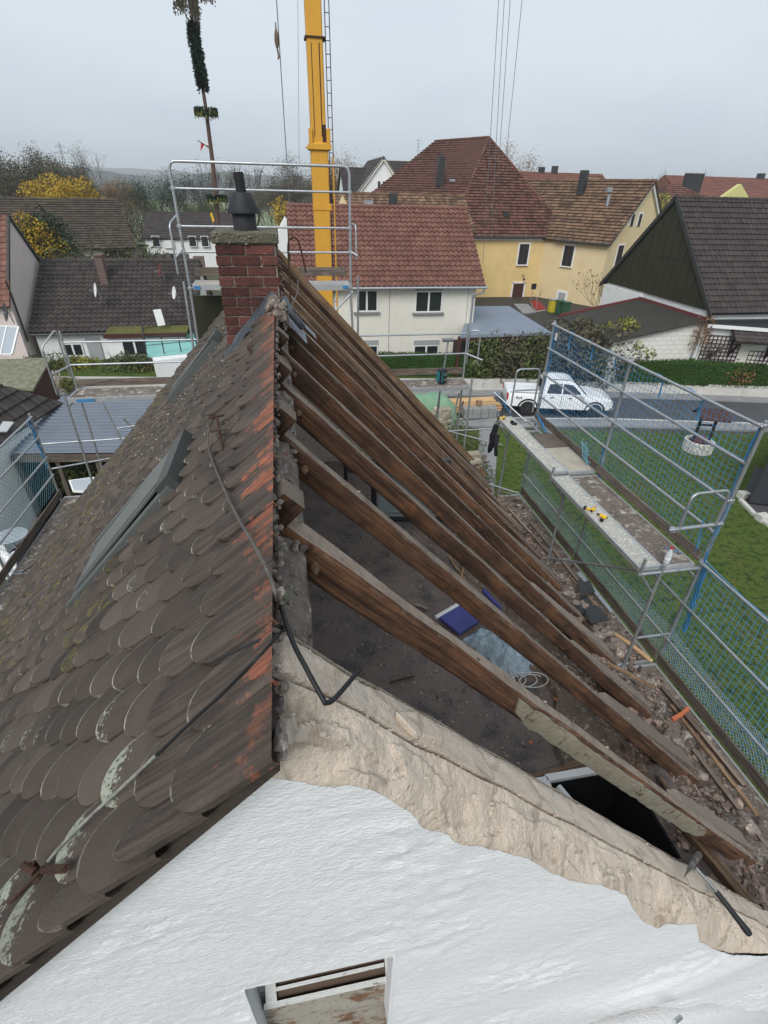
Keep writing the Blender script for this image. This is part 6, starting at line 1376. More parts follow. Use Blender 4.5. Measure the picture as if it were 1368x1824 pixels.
        mb = MB(M_); mb.b2((.02, s_*.925, .55), (.035, s_*.934, 1.1)); mb.b2((-.82, s_*.925, .75), (-.805, s_*.934, 1.1)); mb.b2((1.08, s_*.925, .7), (1.095, s_*.934, 1.1)); mb.build('door_gap', m_darkmetal, t)
    mb = MB(M_); mb.b2((2.5, -.45, .62), (2.70, .45, .82)); mb.build('grille', m_black, t, bevel=.02)
    mb = MB(M_); mb.b2((2.4, -.8, .42), (2.72, .8, .56)); mb.b2((-2.72, -.8, .46), (-2.55, .8, .60)); mb.build('bumper', m_chrome, t, bevel=.03)
    # lettering plate on the rear flank
    try:
        cu = bpy.data.curves.new('badge', 'FONT'); cu.body = '4x4'; cu.size = .22; cu.extrude = .003; cu.align_x = 'CENTER'
        ob = bpy.data.objects.new('badge_tmp', cu); COL.objects.link(ob); dg = bpy.context.evaluated_depsgraph_get(); me = bpy.data.meshes.new_from_object(ob.evaluated_get(dg)); bpy.data.objects.remove(ob)
        me.materials.clear(); me.materials.append(m_darkmetal); ob = bpy.data.objects.new('badge', me); COL.objects.link(ob); ob.parent = t
        ob.matrix_world = Matrix.Rotation(ang, 4, 'Z') @ Matrix.Translation((-2.0, -.915, .88)) @ Matrix.Rotation(math.pi/2, 4, 'X'); ob.matrix_parent_inverse = Matrix()
        ob.location = (Matrix.Rotation(ang, 3, 'Z') @ V(-2.05, -.925, .86)); ob.rotation_euler = (math.pi/2, 0, ang)
    except Exception as e: print('badge', e)
    return t
a = pz(915, 742, .05); b = pz(1100, 752, .05)
pickup(V(13.35, 23.0, .03), math.atan2(-1.35, 5.0))

# ---- building materials on the road side left of the truck
t = thing('tarp_heap', pz(768, 740, .4), 'heap of material under a green tarpaulin beside the road', 'tarpaulin')
c = pz(765, 735, .4)
mb = MB(); mb.grid(lambda u, v: c+V((u-.5)*2.6+.15*noise.noise((u*5, v*5, 1)), (v-.5)*1.8, 1.25*(1-abs(2*u-1)**5)*(1-abs(2*v-1)**5)+.12*noise.noise((u*6, v*5, 7))-.35), 30, 22); mb.build('sheet', m_tarp, t, smooth=True)
def plank_stack(px, py, n, L_, label, z=.5):
    t = thing('plank_stack', pz(px, py, z), label, 'timber'); c = pz(px, py, z)
    for k in range(n):
        for q in range(3): mb = MB(); mb.beam(c+V(rnd(-.12, .12)-L_/2, (k-n/2)*.2, q*.12-.1), c+V(rnd(-.12, .12)+L_/2, (k-n/2)*.2, q*.12-.1), .17, .09); mb.build('plank', m_wood_fresh, t, bevel=.01)
    for s_ in (-.35, .35): mb = MB(); mb.box(c+V(s_*L_, 0, -.26), (.1, n*.2, .14)); mb.build('bearer', m_wood_light, t); return t
plank_stack(838, 720, 6, 2.6, 'stack of fresh pale planks beside the road behind the radio')
t = thing('block_pallet', pz(850, 740, .3), 'grey blocks stacked at the roadside below the pale planks', 'blocks'); c = pz(852, 738, .3)
for k in range(4):
    for q in range(2): mb = MB(); mb.box(c+V(k*.42-.6, 0, q*.25), (.4, .5, .24), jit=.02); mb.build('block', m_paving, t, bevel=.01)
mb = MB(); c = pz(780, 775, .0)
for r_ in range(10):
    for k in range(3): mb.box(c+V((k-1)*.26+(.13 if r_ % 2 else 0), 0, .07+r_*.13), (.25, .4, .12), jit=.05)
tag(mb.build('stone_pillar', m_stone, bevel=.01), 'small rough stone pillar below the green tarpaulin', 'pillar')
mb = MB(); mb.beam(pz(800, 800, .0), pz(825, 715, 1.5), .08, .08); tag(mb.build('wood_prop', m_board), 'grey wooden prop leaning below the far scaffold deck', 'prop')
mb = MB(); mb.beam(pz(848, 725, .6)+V(0, 0, .2), pz(848, 725, .6)+V(.25, 0, .2), .2, .25); tag(mb.build('wood_block', m_wood_light), 'short timber block on the pale planks', 'block')
strip('garden_path', [(5.6, 13), (7.3, 17.5), (8.7, 21.3)], [(6.2, 13), (8.1, 17.5), (9.6, 21.2)], .04, m_paving)
shrub('garden_bed', pz(815, 780, .4), (1.0, 2.0, .5), m_leafgreen, 'green plants along the garden path below the far scaffold', n=1800, s=.05)
shrub('garden_bed', pz(845, 845, .3), (.8, 1.6, .4), m_leafgreen, 'low green plants at the foot of the right scaffold corner', n=1200, s=.05)
for k in range(4): mb = MB(); mb.box(V(3.9+rnd(0, .2), 10.05+rnd(-.1, .1), 4.1+.081*k), (.3, .22, .08), Matrix.Rotation(rnd(-.3, .3), 3, 'Z')); tag(mb.build('brick', m_stone, bevel=.006), ['lowest pale brick', 'second lowest pale brick', 'third lowest pale brick', 'topmost pale brick'][k]+' of the pile at the far gable corner', 'brick', 'bricks piled at the far gable corner')
# ================================================================ left side of the village
# long dark roofed house
Yd = 33.0
t, P, rf = gable_house('long_low_house', 'long low white house with dark ribbed tile roof and brick chimney on the left', (-14.2, Yd, 0), 0, 9.0, 8.6, 2.35, 5.35, m_wallwhite, m_roof_grey, tw=.30, th=.34, amp=.09, step=.05, oh=.35, ov=.15)
q = pY(188, 500, 36.0); mb = MB(); mb.b2((q.x-.21, 35.6, 3.6), (q.x+.21, 36.1, 5.9)); mb.b2((q.x-.27, 35.54, 5.9), (q.x+.27, 36.16, 6.0)); mb.build('chimney', brickmat('old_brick_stack', (.12, .06, .045), (.09, .045, .04), (.2, .17, .15)), rf)
window(t, pY(131, 623, Yd-.02), 1.1, .75, (0, -1, 0), mull=1); mb = MB(); p = pY(170, 625, Yd-.06); mb.box(p, (.75, .06, 1.5)); mb.build('door', m_shutter, t)
gutter(t, (-14.3, Yd-.42, 2.2), (-5.2, Yd-.42, 2.2), .06, m_darkmetal)
def dish(p, r, m_, label, face=(-.3, -1, .25)):
    tt = thing('satellite_dish', p, label, 'satellite dish', 'satellite dishes'); f = Vector(face).normalized(); mb = MB(); mb.lathe([(.02, 0), (r*.6, .04), (r, .1), (r*.98, .115), (r*.58, .06), (.01, .02)], p, 20, axis=f); mb.build('bowl', m_, tt, smooth=40)
    mb = MB(); mb.tube([Vector(p), Vector(p)+f*.45+V(0, 0, -.1)], .015, 5); mb.tube([Vector(p)-f*.03, Vector(p)-f*.1+V(0, 0, -.5)], .025, 6); mb.build('arm', m_zinc, tt); return tt
dish(pY(173, 517, 33.6), .38, m_trim, 'white satellite dish beside the brick chimney on the long dark roof', (-.9, -.4, .2)); dish(pY(313, 522, 33.3), .36, m_trim, 'white satellite dish at the right end of the long dark roof', (-.9, -.4, .2)); dish(pY(287, 482, 35.5), .34, m_dkred, 'dark red satellite dish near the ridge of the long dark roof', (-.9, -.4, .2)); dish(pY(14, 556, 27.5), .42, m_darkmetal, 'dark satellite dish on the pink house wall', (-.8, -.5, .2))
# annex with balcony and turquoise terrace
t = thing('white_annex', (-7, 31, 0), 'white flat annex with window and dark railing below the long dark roof', 'annex')
yA = 31.2
a0, a1 = pY(190, 600, yA), pY(305, 590, yA)
mb = MB(); mb.b2((a0.x, yA, 0), (a1.x+.6, yA+3, 2.3)); mb.build('wall', m_wallwhite, t); window(t, pY(241, 620, yA-.02), 1.35, .85, (0, -1, 0), mull=1, sill=False)
mb = MB(); mb.prism([(a0.x-.1, yA-.15, 2.32), (a1.x+.8, yA-.15, 2.32), (a1.x+.8, yA+1.3, 2.5), (a0.x-.1, yA+1.3, 2.5)], (0, 0, .1)); mb.build('roof', pm('moss_green_roof', (.13, .13, .02), (.08, .075, .03), vs=2, bump=.3), t)
mb = MB(); mb.beam((a0.x-.1, yA-.2, 2.4), (a1.x+.8, yA-.2, 2.4), .12, .22); mb.build('fascia', m_dkbrown, t)
mb = MB(); q = pY(286, 570, 31.8); mb.beam(q+V(0, 0, -.3), q+V(-.1, .1, .55), .42, .05, (0, -1, .3)); mb.build('flue', m_trim, t)
t = thing('turquoise_terrace', (-6, 28, 0), 'turquoise membrane terrace with thin dark railing above a white block', 'terrace')
zt = 2.1; c = [pz(262, 633, zt), pz(352, 624, zt), pz(345, 590, zt), pz(258, 600, zt)]
mb = MB(); mb.prism([V(p.x, p.y, 0) for p in [pz(273, 639, zt), pz(352, 630, zt), pz(346, 592, zt), pz(262, 600, zt)]], (0, 0, zt-.12)); mb.build('wall', m_wallwhite, t)
mb = MB(); mb.prism(c, (0, 0, -.1)); mb.build('terrace_floor', m_turq, t)
mb = MB()
for i in range(4):
    a, b = c[i], c[(i+1) % 4]; mb.beam(a+V(0, 0, .9), b+V(0, 0, .9), .04, .04); mb.beam(a+V(0, 0, .5), b+V(0, 0, .5), .03, .03); n = 3
    for k in range(n): q = a.lerp(b, k/n); mb.beam(q, q+V(0, 0, .9), .05, .05, (1, 0, 0))
mb.build('railing', m_darkmetal, t)
# pink house at left edge
t = thing('pink_house', (-14, 27, 0), 'pale pink gabled house with red tiled roof cut by the left edge', 'house')
xG = -14.6
A0, A1, A2 = pX(13, 384, xG), pX(68, 466, xG), pX(56, 612, xG); N1 = pX(13, 500, xG)
sl_ = (A0.z-N1.z)/(A0.y-N1.y); ne = A0.y-(A1.y-A0.y)
mb = MB(); mb.prism([(xG, ne-1, 0), (xG, A1.y, 0), (xG, A1.y, A1.z), (xG, A0.y, A0.z-.1), (xG, ne-1, A0.z-.1-(A0.y-ne+1)*abs(sl_))], (-6, 0, 0)); mb.build('wall', m_wallpink, t)
mb = MB(); mb.beam((xG+.05, A0.y, A0.z), (xG+.05, A1.y+.15, A1.z), .12, .14); mb.beam((xG+.05, A0.y, A0.z), N1+V(.05, 0, 0), .12, .14); mb.build('verge', m_darkmetal, t)
mb = MB(); roof_surface(mb, [V(-19, N1.y-1, N1.z-abs(sl_)), V(xG+.1, N1.y-1, N1.z-abs(sl_)), V(xG+.1, A0.y, A0.z+.05), V(-19, A0.y, A0.z+.05)], .3, .34, amp=.045, step=.04)
mb.poly([V(xG+.1, A0.y, A0.z), V(-19, A0.y, A0.z), V(-19, A1.y+.2, A1.z), V(xG+.1, A1.y+.2, A1.z)]); mb.build('roof', m_roof_red, t)
pipe(t, [pX(10, 500, xG+.1), pX(22, 530, xG+.1), pX(50, 608, xG+.1)], .05, m_darkmetal)
print('pink', A0, A1, A2, N1)
tt = thing('glass_lean_to', pz(15, 600, 2.2), 'glazed white framed lean-to roof against the pink house', 'conservatory')
g = [pz(-15, 632, 2.0), pz(22, 633, 2.0), pz(34, 584, 3.1), pz(-5, 582, 3.1)]; mb = MB(); mb.prism(g, (0, 0, .03)); mb.build('glazing', m_glasspale, tt)
mb = MB()
for i in range(4): mb.beam(g[i]+V(0, 0, .05), g[(i+1) % 4]+V(0, 0, .05), .09, .08)
mb.beam(g[0].lerp(g[1], .45)+V(0, 0, .05), g[3].lerp(g[2], .45)+V(0, 0, .05), .06, .06); mb.build('frame', m_trim, tt)
# mossy shed, dark tile roof, corrugated roof
t = thing('mossy_shed', (-11.5, 25, 0), 'black wooden shed with moss covered sheet roof', 'shed')
g = [pz(60, 697, 2.4), pz(-40, 690, 2.4), pz(0, 643, 2.7), pz(92, 640, 2.7)]; mb = MB(); mb.prism(g, (0, 0, .08)); mb.build('roof', m_moss, t)
mb = MB(); mb.prism([V(p.x, p.y, 0)*1+V(0, 0, 0) for p in [g[0]+V(-.15, .1, 0), g[1], g[2], g[3]+V(-.2, 0, 0)]], (0, 0, 2.35)); mb.build('wall', m_dkbrown, t)
mb = MB(); p = pY(112, 690, 22.5)
for k in range(5): mb.beam(pz(75+k*7, 702, 1.0), pz(82+k*6, 660, 1.2), .1, .04)
tag(mb.build('leaning_boards', m_wood), 'dark boards leaning against the mossy shed', 'boards')
t = thing('tiled_outbuilding', (-10.5, 17, 0), 'outbuilding roof of dark flat tiles at the left edge, below the mossy shed', 'outbuilding')
g = [pz(-60, 835, 3.0), pz(112, 717, 3.0), pz(100, 708, 3.2), pz(0, 682, 4.2), pz(-120, 680, 4.2)]
zz = 3.0; a = pz(-60, 830, zz); b = pz(111, 718, zz); c = pz(-8, 684, 4.1); d = pz(-160, 760, 4.1)
mb = MB(); roof_surface(mb, [a, b, c, d], .3, .34, amp=.03, step=.05); mb.build('roof', m_roof_grey, t)
mb = MB(); mb.prism([V(p.x, p.y, 0) for p in (a, b, c, d)], (0, 0, 2.8)); mb.build('wall', m_wallwhite, t)
mb = MB(); nrm = (b-a).cross(d-a).normalized(); q = [plane_hit(px, py, a+nrm*.12*(1 if nrm.z > 0 else -1), nrm) for px, py in [(-6, 770), (6, 752), (25, 753), (12, 770)]]; mb.prism(q, (0, 0, .03)); mb.build('white_patch', m_trim, t)
t = thing('corrugated_shed', (-7.5, 18.5, 0), 'open shed with blue grey corrugated roof behind the left scaffold', 'shed')
zc = 2.6; a, b, c, d = pz(75, 803, zc), pz(240, 798, zc), pz(300, 690, zc+.5), pz(130, 697, zc+.5)
a = pz(20, 808, zc); b = pz(235, 806, zc); c = pz(300, 700, zc+.45); d = pz(112, 705, zc+.45)
nC = 36
def corr(u, v): p = (a*(1-u)+b*u)*(1-v)+(d*(1-u)+c*u)*v; return p+V(0, 0, .055*math.sin(v*nC*math.pi))
mb = MB(); mb.grid(corr, 6, nC*6); mb.build('roof', m_corr, t, smooth=True)
mb = MB(); mb.beam(a+V(0, 0, -.16), b+V(0, 0, -.16), .12, .22); mb.build('fascia', m_board, t)
mb = MB(); mb.prism([V(a.x, a.y+.3, 0), V(a.x-1, d.y, 0), V(c.x, c.y, 0), V(c.x, b.y+2.5, 0), V(a.x+.5, b.y+2.5, 0)], (0, 0, 2.3)); mb.build('interior_shade', m_black, t)  # black block fills the open shed, its inner shade put into the colour
for k in range(4): q = a.lerp(b, k/3+.01); mb = MB(); mb.beam(V(q.x, q.y+.1, 0), V(q.x, q.y+.1, 2.5), .12, .12, (1, 0, 0)); mb.build('post', m_board, t)
sheet('yard_shade_sheet', [pz(-160, 815, .03), pz(60, 812, .03), pz(100, 845, .03), pz(112, 905, .03), pz(60, 1000, .03), pz(-120, 1100, .03)], .03, m_black)  # black ground sheet, the yard's shade put into its colour
shrub('ivy_hedge', pz(160, 845, 1.2), (1.5, .8, .7), m_leafgreen, 'green ivy hedge below the corrugated roof edge', n=2600, s=.05)
mb = MB(); q = [pz(123, 858, 2.2), pz(168, 852, 2.2), pz(172, 880, 2.0), pz(130, 877, 2.0)]; mb.prism(q, (0, 0, .05)); fr = mb.build('cold_frame', m_trim); tag(fr, 'small white framed glass cover beside the left scaffold deck', 'glass frame')
mb = MB(); cc = sum(q, Vector())/4; mb.prism([cc+(p-cc)*.86+V(0, 0, .052) for p in q], (0, 0, .01)); o = mb.build('pane', m_glasspale, fr)
mb = MB(); p = pz(16, 950, 1.0); mb.lathe([(.42, .4), (.44, .42), (.05, .43)], (p.x, p.y, .5), 24); mb.lathe([(.04, 0), (.04, .4)], (p.x, p.y, .5), 8); tag(mb.build('round_table', m_glasspale), 'round glass garden table seen through the left net', 'table')
mb = MB(); mb.grid(lambda u, v: pz(0-30+60*u, 985+45*v, 1.0)+V(0, 0, .25*noise.noise((u*6, v*6, 2))), 16, 14); tag(mb.build('white_sheeting', m_trim, smooth=True), 'crumpled white sheeting below the left net', 'sheeting')
# garden in front of the long house
sheet('garden_lawn', [pz(170, 690, .05), pz(285, 685, .05), pz(275, 655, .05), pz(160, 655, .05)], .05, m_grass)
shrub('garden_bush', pz(85, 655, .8), (1.2, .9, .8), m_leafgreen, 'dark green bush beside the mossy shed', n=1500, s=.06); shrub('garden_bush', pz(135, 655, .6), (1.4, .8, .6), m_leafy, 'yellow green bush below the small white window', n=3500, s=.07); shrub('garden_bush', pz(235, 655, .7), (1.5, .9, .8), m_leafgreen, 'dark bush below the annex window', n=5000, s=.07)
shrub('garden_bush', pz(118, 685, .5), (.5, .5, .4), m_leafy, 'small variegated bush by the scaffold post', n=500, s=.06); shrub('garden_bush', pz(265, 665, .5), (.4, .4, .6), m_leafrust, 'rusty potted plant beside the white block', n=300, s=.05)
mb = MB(); p = pz(186, 682, .1); mb.lathe([(.12, 0), (.2, .22), (.17, .2)], p, 14); tag(mb.build('flower_pot', m_orange), 'terracotta pot on the small garden lawn', 'pot')
for k, (px, py) in enumerate([(183, 660), (200, 667), (212, 670)]): mb = MB(); mb.rock(pz(px, py, .15), .25, n=2, sq=(1.3, 1, .6)); tag(mb.build('garden_rock', m_stone), ['pale garden rock, left of three before the annex', 'pale garden rock, middle of three before the annex', 'pale garden rock, right of three before the annex'][k], 'rock', 'garden rocks')
# picket screen and brick pier behind the long house
t = thing('vertical_slat_fence', pY(280, 480, 42), 'dark vertical slat screen behind the long dark roof', 'fence'); mb = MB(); a, b = pY(250, 520, 43), pY(345, 520, 41)
n = 26
for k in range(n): q = a.lerp(b, k/n); zt = pY(250+95*k/n, 452, q.y).z; mb.b2((q.x, q.y, 1), (q.x+.24, q.y+.06, zt+rnd(-.08, .08)))
mb.build('slats', pm('weathered_dark_slat', (.06, .055, .05), (.1, .09, .08), vs=2, tone=.5), t)
mb = MB(); q = pY(356, 475, 39); mb.b2((q.x-.35, 39, 1), (q.x+.3, 39.5, q.z+.6)); tag(mb.build('brick_pier', brickmat('brick_pier_face', (.13, .06, .045), (.1, .045, .04), (.25, .22, .2))), 'narrow brick pier between the slat screen and the chimney', 'pier')
# big old barn with golden tree
_cb = pz(236, 446, 4.6); _ax = V(math.cos(.34), math.sin(.34), 0)
t, P, rf = gable_house('old_barn', 'old barn with broad mossy brown roof behind the pink house', (_cb.x-24.8*_ax.x, _cb.y-24.8*_ax.y, 0), .34, 24.8, 13, 4.9, 8.1, m_wallcream, m_roof_barn, tw=.25, th=.38, amp=.012, step=.07, oh=.5, ov=.4)
mb = MB(); 
for px in (198, 225): window(t, plane_hit(px, 458, V(_cb.x, _cb.y, 0), V(_ax.y, -_ax.x, 0)), 1.1, 1.0, (_ax.y, -_ax.x, 0), mull=1, frame=m_dkbrown)
# distant white farmhouse
t, P, rf = gable_house('distant_white_house', 'long white house with plain dark roof in the middle distance', (-17.4, 80, 0), .02, 14, 9, 3.6, 6.2, m_wallwhite, m_roof_dark, tw=.4, th=.5, amp=.012, step=.05)
for px in (278, 343, 365): window(t, pY(px, 430, 79.9), 1.0, 1.3, (0, -1, 0), mull=0, sill=False)
window(t, pY(301, 433, 79.9), 1.3, 1.2, (0, -1, 0), mull=0, sill=False, pane=m_trim)
mb = MB(); q = pY(510, 410, 62); mb.prism([(q.x-1, 62, 2), (q.x+1.3, 62, 2), (q.x+1.3, 62, q.z-.4), (q.x, 62, q.z+1.1), (q.x-1, 62, q.z-.4)], (0, 5, 0)); tag(mb.build('small_white_gable', m_wallwhite), 'small white gable end seen between chimney and crane', 'house')
t, P, rf = gable_house('low_brown_roof', 'low brown tiled roof right of the chimney behind the small white gable', (1.2, 46, 0), 0, 5.5, 7, 4.4, 6.6, m_wallcream, m_roof_barn, tw=.3, th=.4, amp=.012, step=.06)
# white gabled house behind the cream house and its neighbours
yB = 76
g0, g1, g2 = pY(648, 348, yB), pY(683, 281, yB), pY(716, 338, yB)
t = thing('white_gable_house', (12, yB, 0), 'white gabled house with small arched windows behind the cream house', 'house')
hw = 4.2; gx = g1.x; mb = MB(); ez = g1.z-4.9
mb.prism([(gx-hw, yB, 0), (gx+hw, yB, 0), (gx+hw, yB, ez), (gx, yB, g1.z), (gx-hw, yB, ez)], (0, 13, 0)); mb.build('wall', m_wallwhite, t)
mb = MB(); roof_surface(mb, [V(gx+hw+.4, yB-.3, ez-.4), V(gx+hw+.4, yB+13, ez-.4), V(gx, yB+13, g1.z+.15), V(gx, yB-.3, g1.z+.15)], .3, .4, amp=.012, step=.05); roof_surface(mb, [V(gx-hw-.4, yB+13, ez-.4), V(gx-hw-.4, yB-.3, ez-.4), V(gx, yB-.3, g1.z+.15), V(gx, yB+13, g1.z+.15)], .3, .4, amp=.012, step=.05); mb.build('roof', m_roof_dark, t)
mb = MB()
for s_ in (-1, 1): mb.beam((gx+s_*(hw+.3), yB-.2, ez-.4), (gx, yB-.2, g1.z-.05), .15, .3)
mb.build('barge_board', m_wallcream, t)
for px in (675, 684, 693): window(t, pY(px, 331, yB-.05), .45, 1.1, (0, -1, 0), mull=0, sill=True)
mb = MB(); roof_surface(mb, [V(g1.x+1.5, yB+5, g1.z-3.6), V(pY(760, 340, yB+5).x, yB+5, g1.z-3.6), V(pY(742, 284, yB+9).x, yB+9, g1.z+.1), V(g1.x+.2, yB+9, g1.z+.1)], .3, .4, amp=.012, step=.05); mb.build('side_roof', m_roof_dark, t)
q = pY(745, 262, yB+4); mb = MB(); mb.tube([q+V(0, 0, -1.8), q+V(0, 0, .9)], .035, 5); 
for k in range(4): mb.beam(q+V(-.5+.08*k, 0, .7-.35*k), q+V(.5-.08*k, 0, .7-.35*k), .03, .03)
tag(mb.build('tv_aerial', m_zinc), 'thin television aerial on the roof left of the great hipped roof', 'aerial')
t, P, rf = gable_house('brown_roof_house', 'house with plain brown roof left of the white gable', (pY(622, 340, 80).x-.5, 80, 0), 0, 5.6, 9, pY(622, 345, 80).z-.2, pY(640, 302, 84).z, m_wallwhite, m_roof_dark, tw=.3, th=.4, amp=.012, step=.05)
t, P, rf = gable_house('low_tiled_house', 'low yellowish house with mottled tan roof between crane and hipped roof', (pY(606, 370, 44).x, 44, 0), 0, 10.5, 7, pY(650, 385, 44).z-1.0, pY(650, 349, 47.5).z, m_bin_y if False else m_wallyel2, m_roof_tan, tw=.25, th=.34, amp=.012, step=.05)
mb = MB(); q = pY(700, 357, 45.8); mb.b2((q.x-.3, 45.5, q.z-1.2), (q.x+.3, 46.1, q.z+.45)); mb.build('chimney', m_darkmetal, rf); mb = MB(); q = pY(656, 365, 45.5); mb.b2((q.x-.35, 45.3, q.z-.6), (q.x+.35, 45.9, q.z+.3)); mb.build('vent', m_zinc, rf)
mb = MB(); q = pY(611, 370, 43.5); mb.prism([(q.x-.9, 43.5, 3), (q.x+1.0, 43.5, 3), (q.x+1.0, 43.5, q.z-.9), (q.x, 43.5, q.z+.75), (q.x-.9, 43.5, q.z-.9)], (0, .4, 0)); tag(mb.build('small_dormer', m_leafy if False else m_wallyel2), 'small pale yellow green gable beside the crane', 'dormer')
# red roofs behind on the right
def farhouse(name, label, x0, x1, y, ez, rz_, dep, wall, roof, stacks=(), hip=False):
    t = thing(name, ((x0+x1)/2, y, 0), label, 'house', 'far red roofed houses'); mb = MB(); mb.b2((x0, y, -2), (x1, y+dep, ez)); mb.build('wall', wall, t)
    mb = MB(); i = (dep/2 if hip else -.3)
    roof_surface(mb, [V(x0-.3, y-.4, ez-.2), V(x1+.3, y-.4, ez-.2), V(x1-i, y+dep/2, rz_), V(x0+i, y+dep/2, rz_)], .35, .5, amp=.012, step=.06)
    mb.poly([V(x1+.3, y+dep+.4, ez-.2), V(x0-.3, y+dep+.4, ez-.2), V(x0+i, y+dep/2, rz_), V(x1-i, y+dep/2, rz_)]); mb.poly([V(x1+.3, y-.4, ez-.2), V(x1+.3, y+dep+.4, ez-.2), V(x1-i, y+dep/2, rz_)]); mb.poly([V(x0-.3, y-.4, ez-.2), V(x0-.3, y+dep+.4, ez-.2), V(x0+i, y+dep/2, rz_)])
    rf = mb.build('roof', roof, t)
    for (sx, w, h) in stacks: mb = MB(); mb.b2((sx-w/2, y+dep/2-.4, rz_-1), (sx+w/2, y+dep/2+.4, rz_+h)); mb.build('chimney', m_darkmetal, rf)
    return t
yy = 88; xx = lambda px, y: pY(px, 320, y).x; zz_ = lambda px, py, y: pY(px, py, y).z
farhouse('far_red_roof', 'long red roof with two small chimneys behind the tan wing', xx(935, yy), xx(1068, yy+5), yy, zz_(1000, 345, yy), zz_(1000, 308, yy+5), 10, m_wallyel2, m_roof_far, [(xx(962, yy+5), .8, .7), (xx(985, yy+5), .8, .9)])
farhouse('far_tan_roof', 'hipped tan brown roof behind the wing with dark chimney', xx(1010, 66), xx(1180, 66), 66, zz_(1100, 375, 66), zz_(1080, 316, 71), 10, m_wallyel2, m_roof_tan, [], True)
farhouse('far_red_roof', 'dark red hipped roof with wide chimney left of the barn ridge', xx(1172, 62), xx(1330, 62), 62, zz_(1250, 372, 62), zz_(1250, 330, 67), 10, m_bin_y if False else m_wallyel2, m_roof_old, [(xx(1235, 67), 2.2, 1.2)], True)
farhouse('far_red_roof', 'long bright red roof behind the barn at the right edge', xx(1222, 95), xx(1480, 95), 95, zz_(1300, 350, 95), zz_(1300, 316, 101), 12, m_wallyel2, m_roof_far, [(xx(1353, 101), 1.2, .8)])
mb = MB(); q = pY(1318, 335, 61); mb.prism([(q.x-2.3, 61, 3), (q.x+2.0, 61, 3), (q.x+2.0, 61, q.z-1.2), (q.x, 61, q.z+.4), (q.x-2.3, 61, q.z-1.2)], (0, .6, 0)); tag(mb.build('yellow_gable', pm('lemon_render', (.55, .52, .22), None, bump=.1)), 'small lemon yellow gable above the barn ridge', 'gable')
farhouse('far_small_roof', 'small red roof just right of the yellow wing gable', xx(1155, 84), xx(1195, 84), 84, zz_(1170, 372, 84), zz_(1170, 340, 87), 7, m_wallyel2, m_roof_far, [(xx(1150, 87), .7, .6)])

# ---- crane mast
ct = thing('mobile_crane', (1.5, 20, 0), 'yellow telescopic crane boom with ladder rising behind the old house', 'crane')
yc = 20.0; 
def cz(px, py): return pY(px, py, yc)
b0, b1 = V(1.505, yc, 1.0), V(1.505-.03, yc, 10.6); 
mb = MB(); wv = .27
mb.prism([V(1.51-wv, yc-wv, 1), V(1.51+wv, yc-wv, 1), V(1.51+wv+.02, yc+wv, 1), V(1.51-wv, yc+wv, 1)], V(-.02, 0, 9.75)); mb.build('outer_boom', m_yellow, ct, bevel=.03)
mb = MB(); wi = .235; mb.prism([V(1.49-wi, yc-wi, 10.5), V(1.49+wi, yc-wi, 10.5), V(1.49+wi, yc+wi, 10.5), V(1.49-wi, yc+wi, 10.5)], V(-.08, 0, 14)); mb.build('inner_boom', m_yellow, ct, bevel=.03)
mb = MB(); mb.b2((1.15, yc-.34, 10.55), (1.86, yc+.3, 10.72)); mb.b2((1.17, yc-.33, 10.72), (1.29, yc-.2, 11.1)); mb.b2((1.72, yc-.33, 10.72), (1.84, yc-.2, 11.1)); mb.tube([(1.05, yc-.3, 10.6), (1.2, yc-.3, 10.6)], .03, 8); mb.b2((1.2, yc-.29, 8.9), (1.82, yc-.268, 9.1)); mb.build('collar', m_yellow, ct, bevel=.015)
mb = MB(); mb.b2((1.19, yc-.27, 13.2), (1.8, yc+.26, 13.24)); mb.b2((1.355, yc-.243, 10.9), (1.375, yc-.236, 13.1)); mb.b2((1.58, yc-.243, 10.9), (1.61, yc-.236, 13.1)); mb.b2((1.6, yc-.243, 10.74), (1.72, yc-.236, 11.2)); mb.build('grease_strip', m_rust, ct)
mb = MB(); lx = 1.84
for dx in (0, .13): mb.tube([(lx+dx, yc, 1), (lx+dx-.06, yc, 24)], .014, 6)
for k in range(75): z = 1.2+k*.3; mb.tube([(lx-.003*(z-1), yc, z), (lx+.13-.003*(z-1), yc, z)], .011, 5)
mb.build('ladder', m_yellow if False else m_rust, ct)
mb = MB(); mb.tube([(1.93, yc-.1, 1), (1.93, yc-.1, 10.4)], .028, 6); mb.build('hydraulic_pipe', m_yellow, ct)
mb = MB(); mb.b2((.3, 18.6, .6), (2.9, 24.5, 1.6)); mb.b2((.6, 18.8, 1.6), (2.4, 21.2, 2.6)); mb.build('chassis', m_yellow, ct, bevel=.08)
for x in (.3, 2.9):
    for y in (19.3, 21.3, 23.6): mb = MB(); mb.lathe([(.3, -.18), (.5, -.15), (.5, .15), (.3, .18)], (x, y, .5), 20, axis=(1, 0, 0)); mb.build('wheel', m_tyre, ct, smooth=40)
def rope(p, q, r, label, sag=0):
    mb = MB(); p, q = Vector(p), Vector(q); n = 12; mb.tube([p.lerp(q, k/n)+V(0, 0, -sag*math.sin(math.pi*k/n)) for k in range(n+1)], r, 5); return tag(mb.build('steel_rope', m_rope), label, 'rope')
rope(pY(490, -40, 19), pY(516, 370, 19), .014, 'hoist rope with small hook block left of the crane boom')
rope(pY(530, -40, 19.6), pY(533, 300, 19.6), .006, 'thin rope between hoist rope and boom')
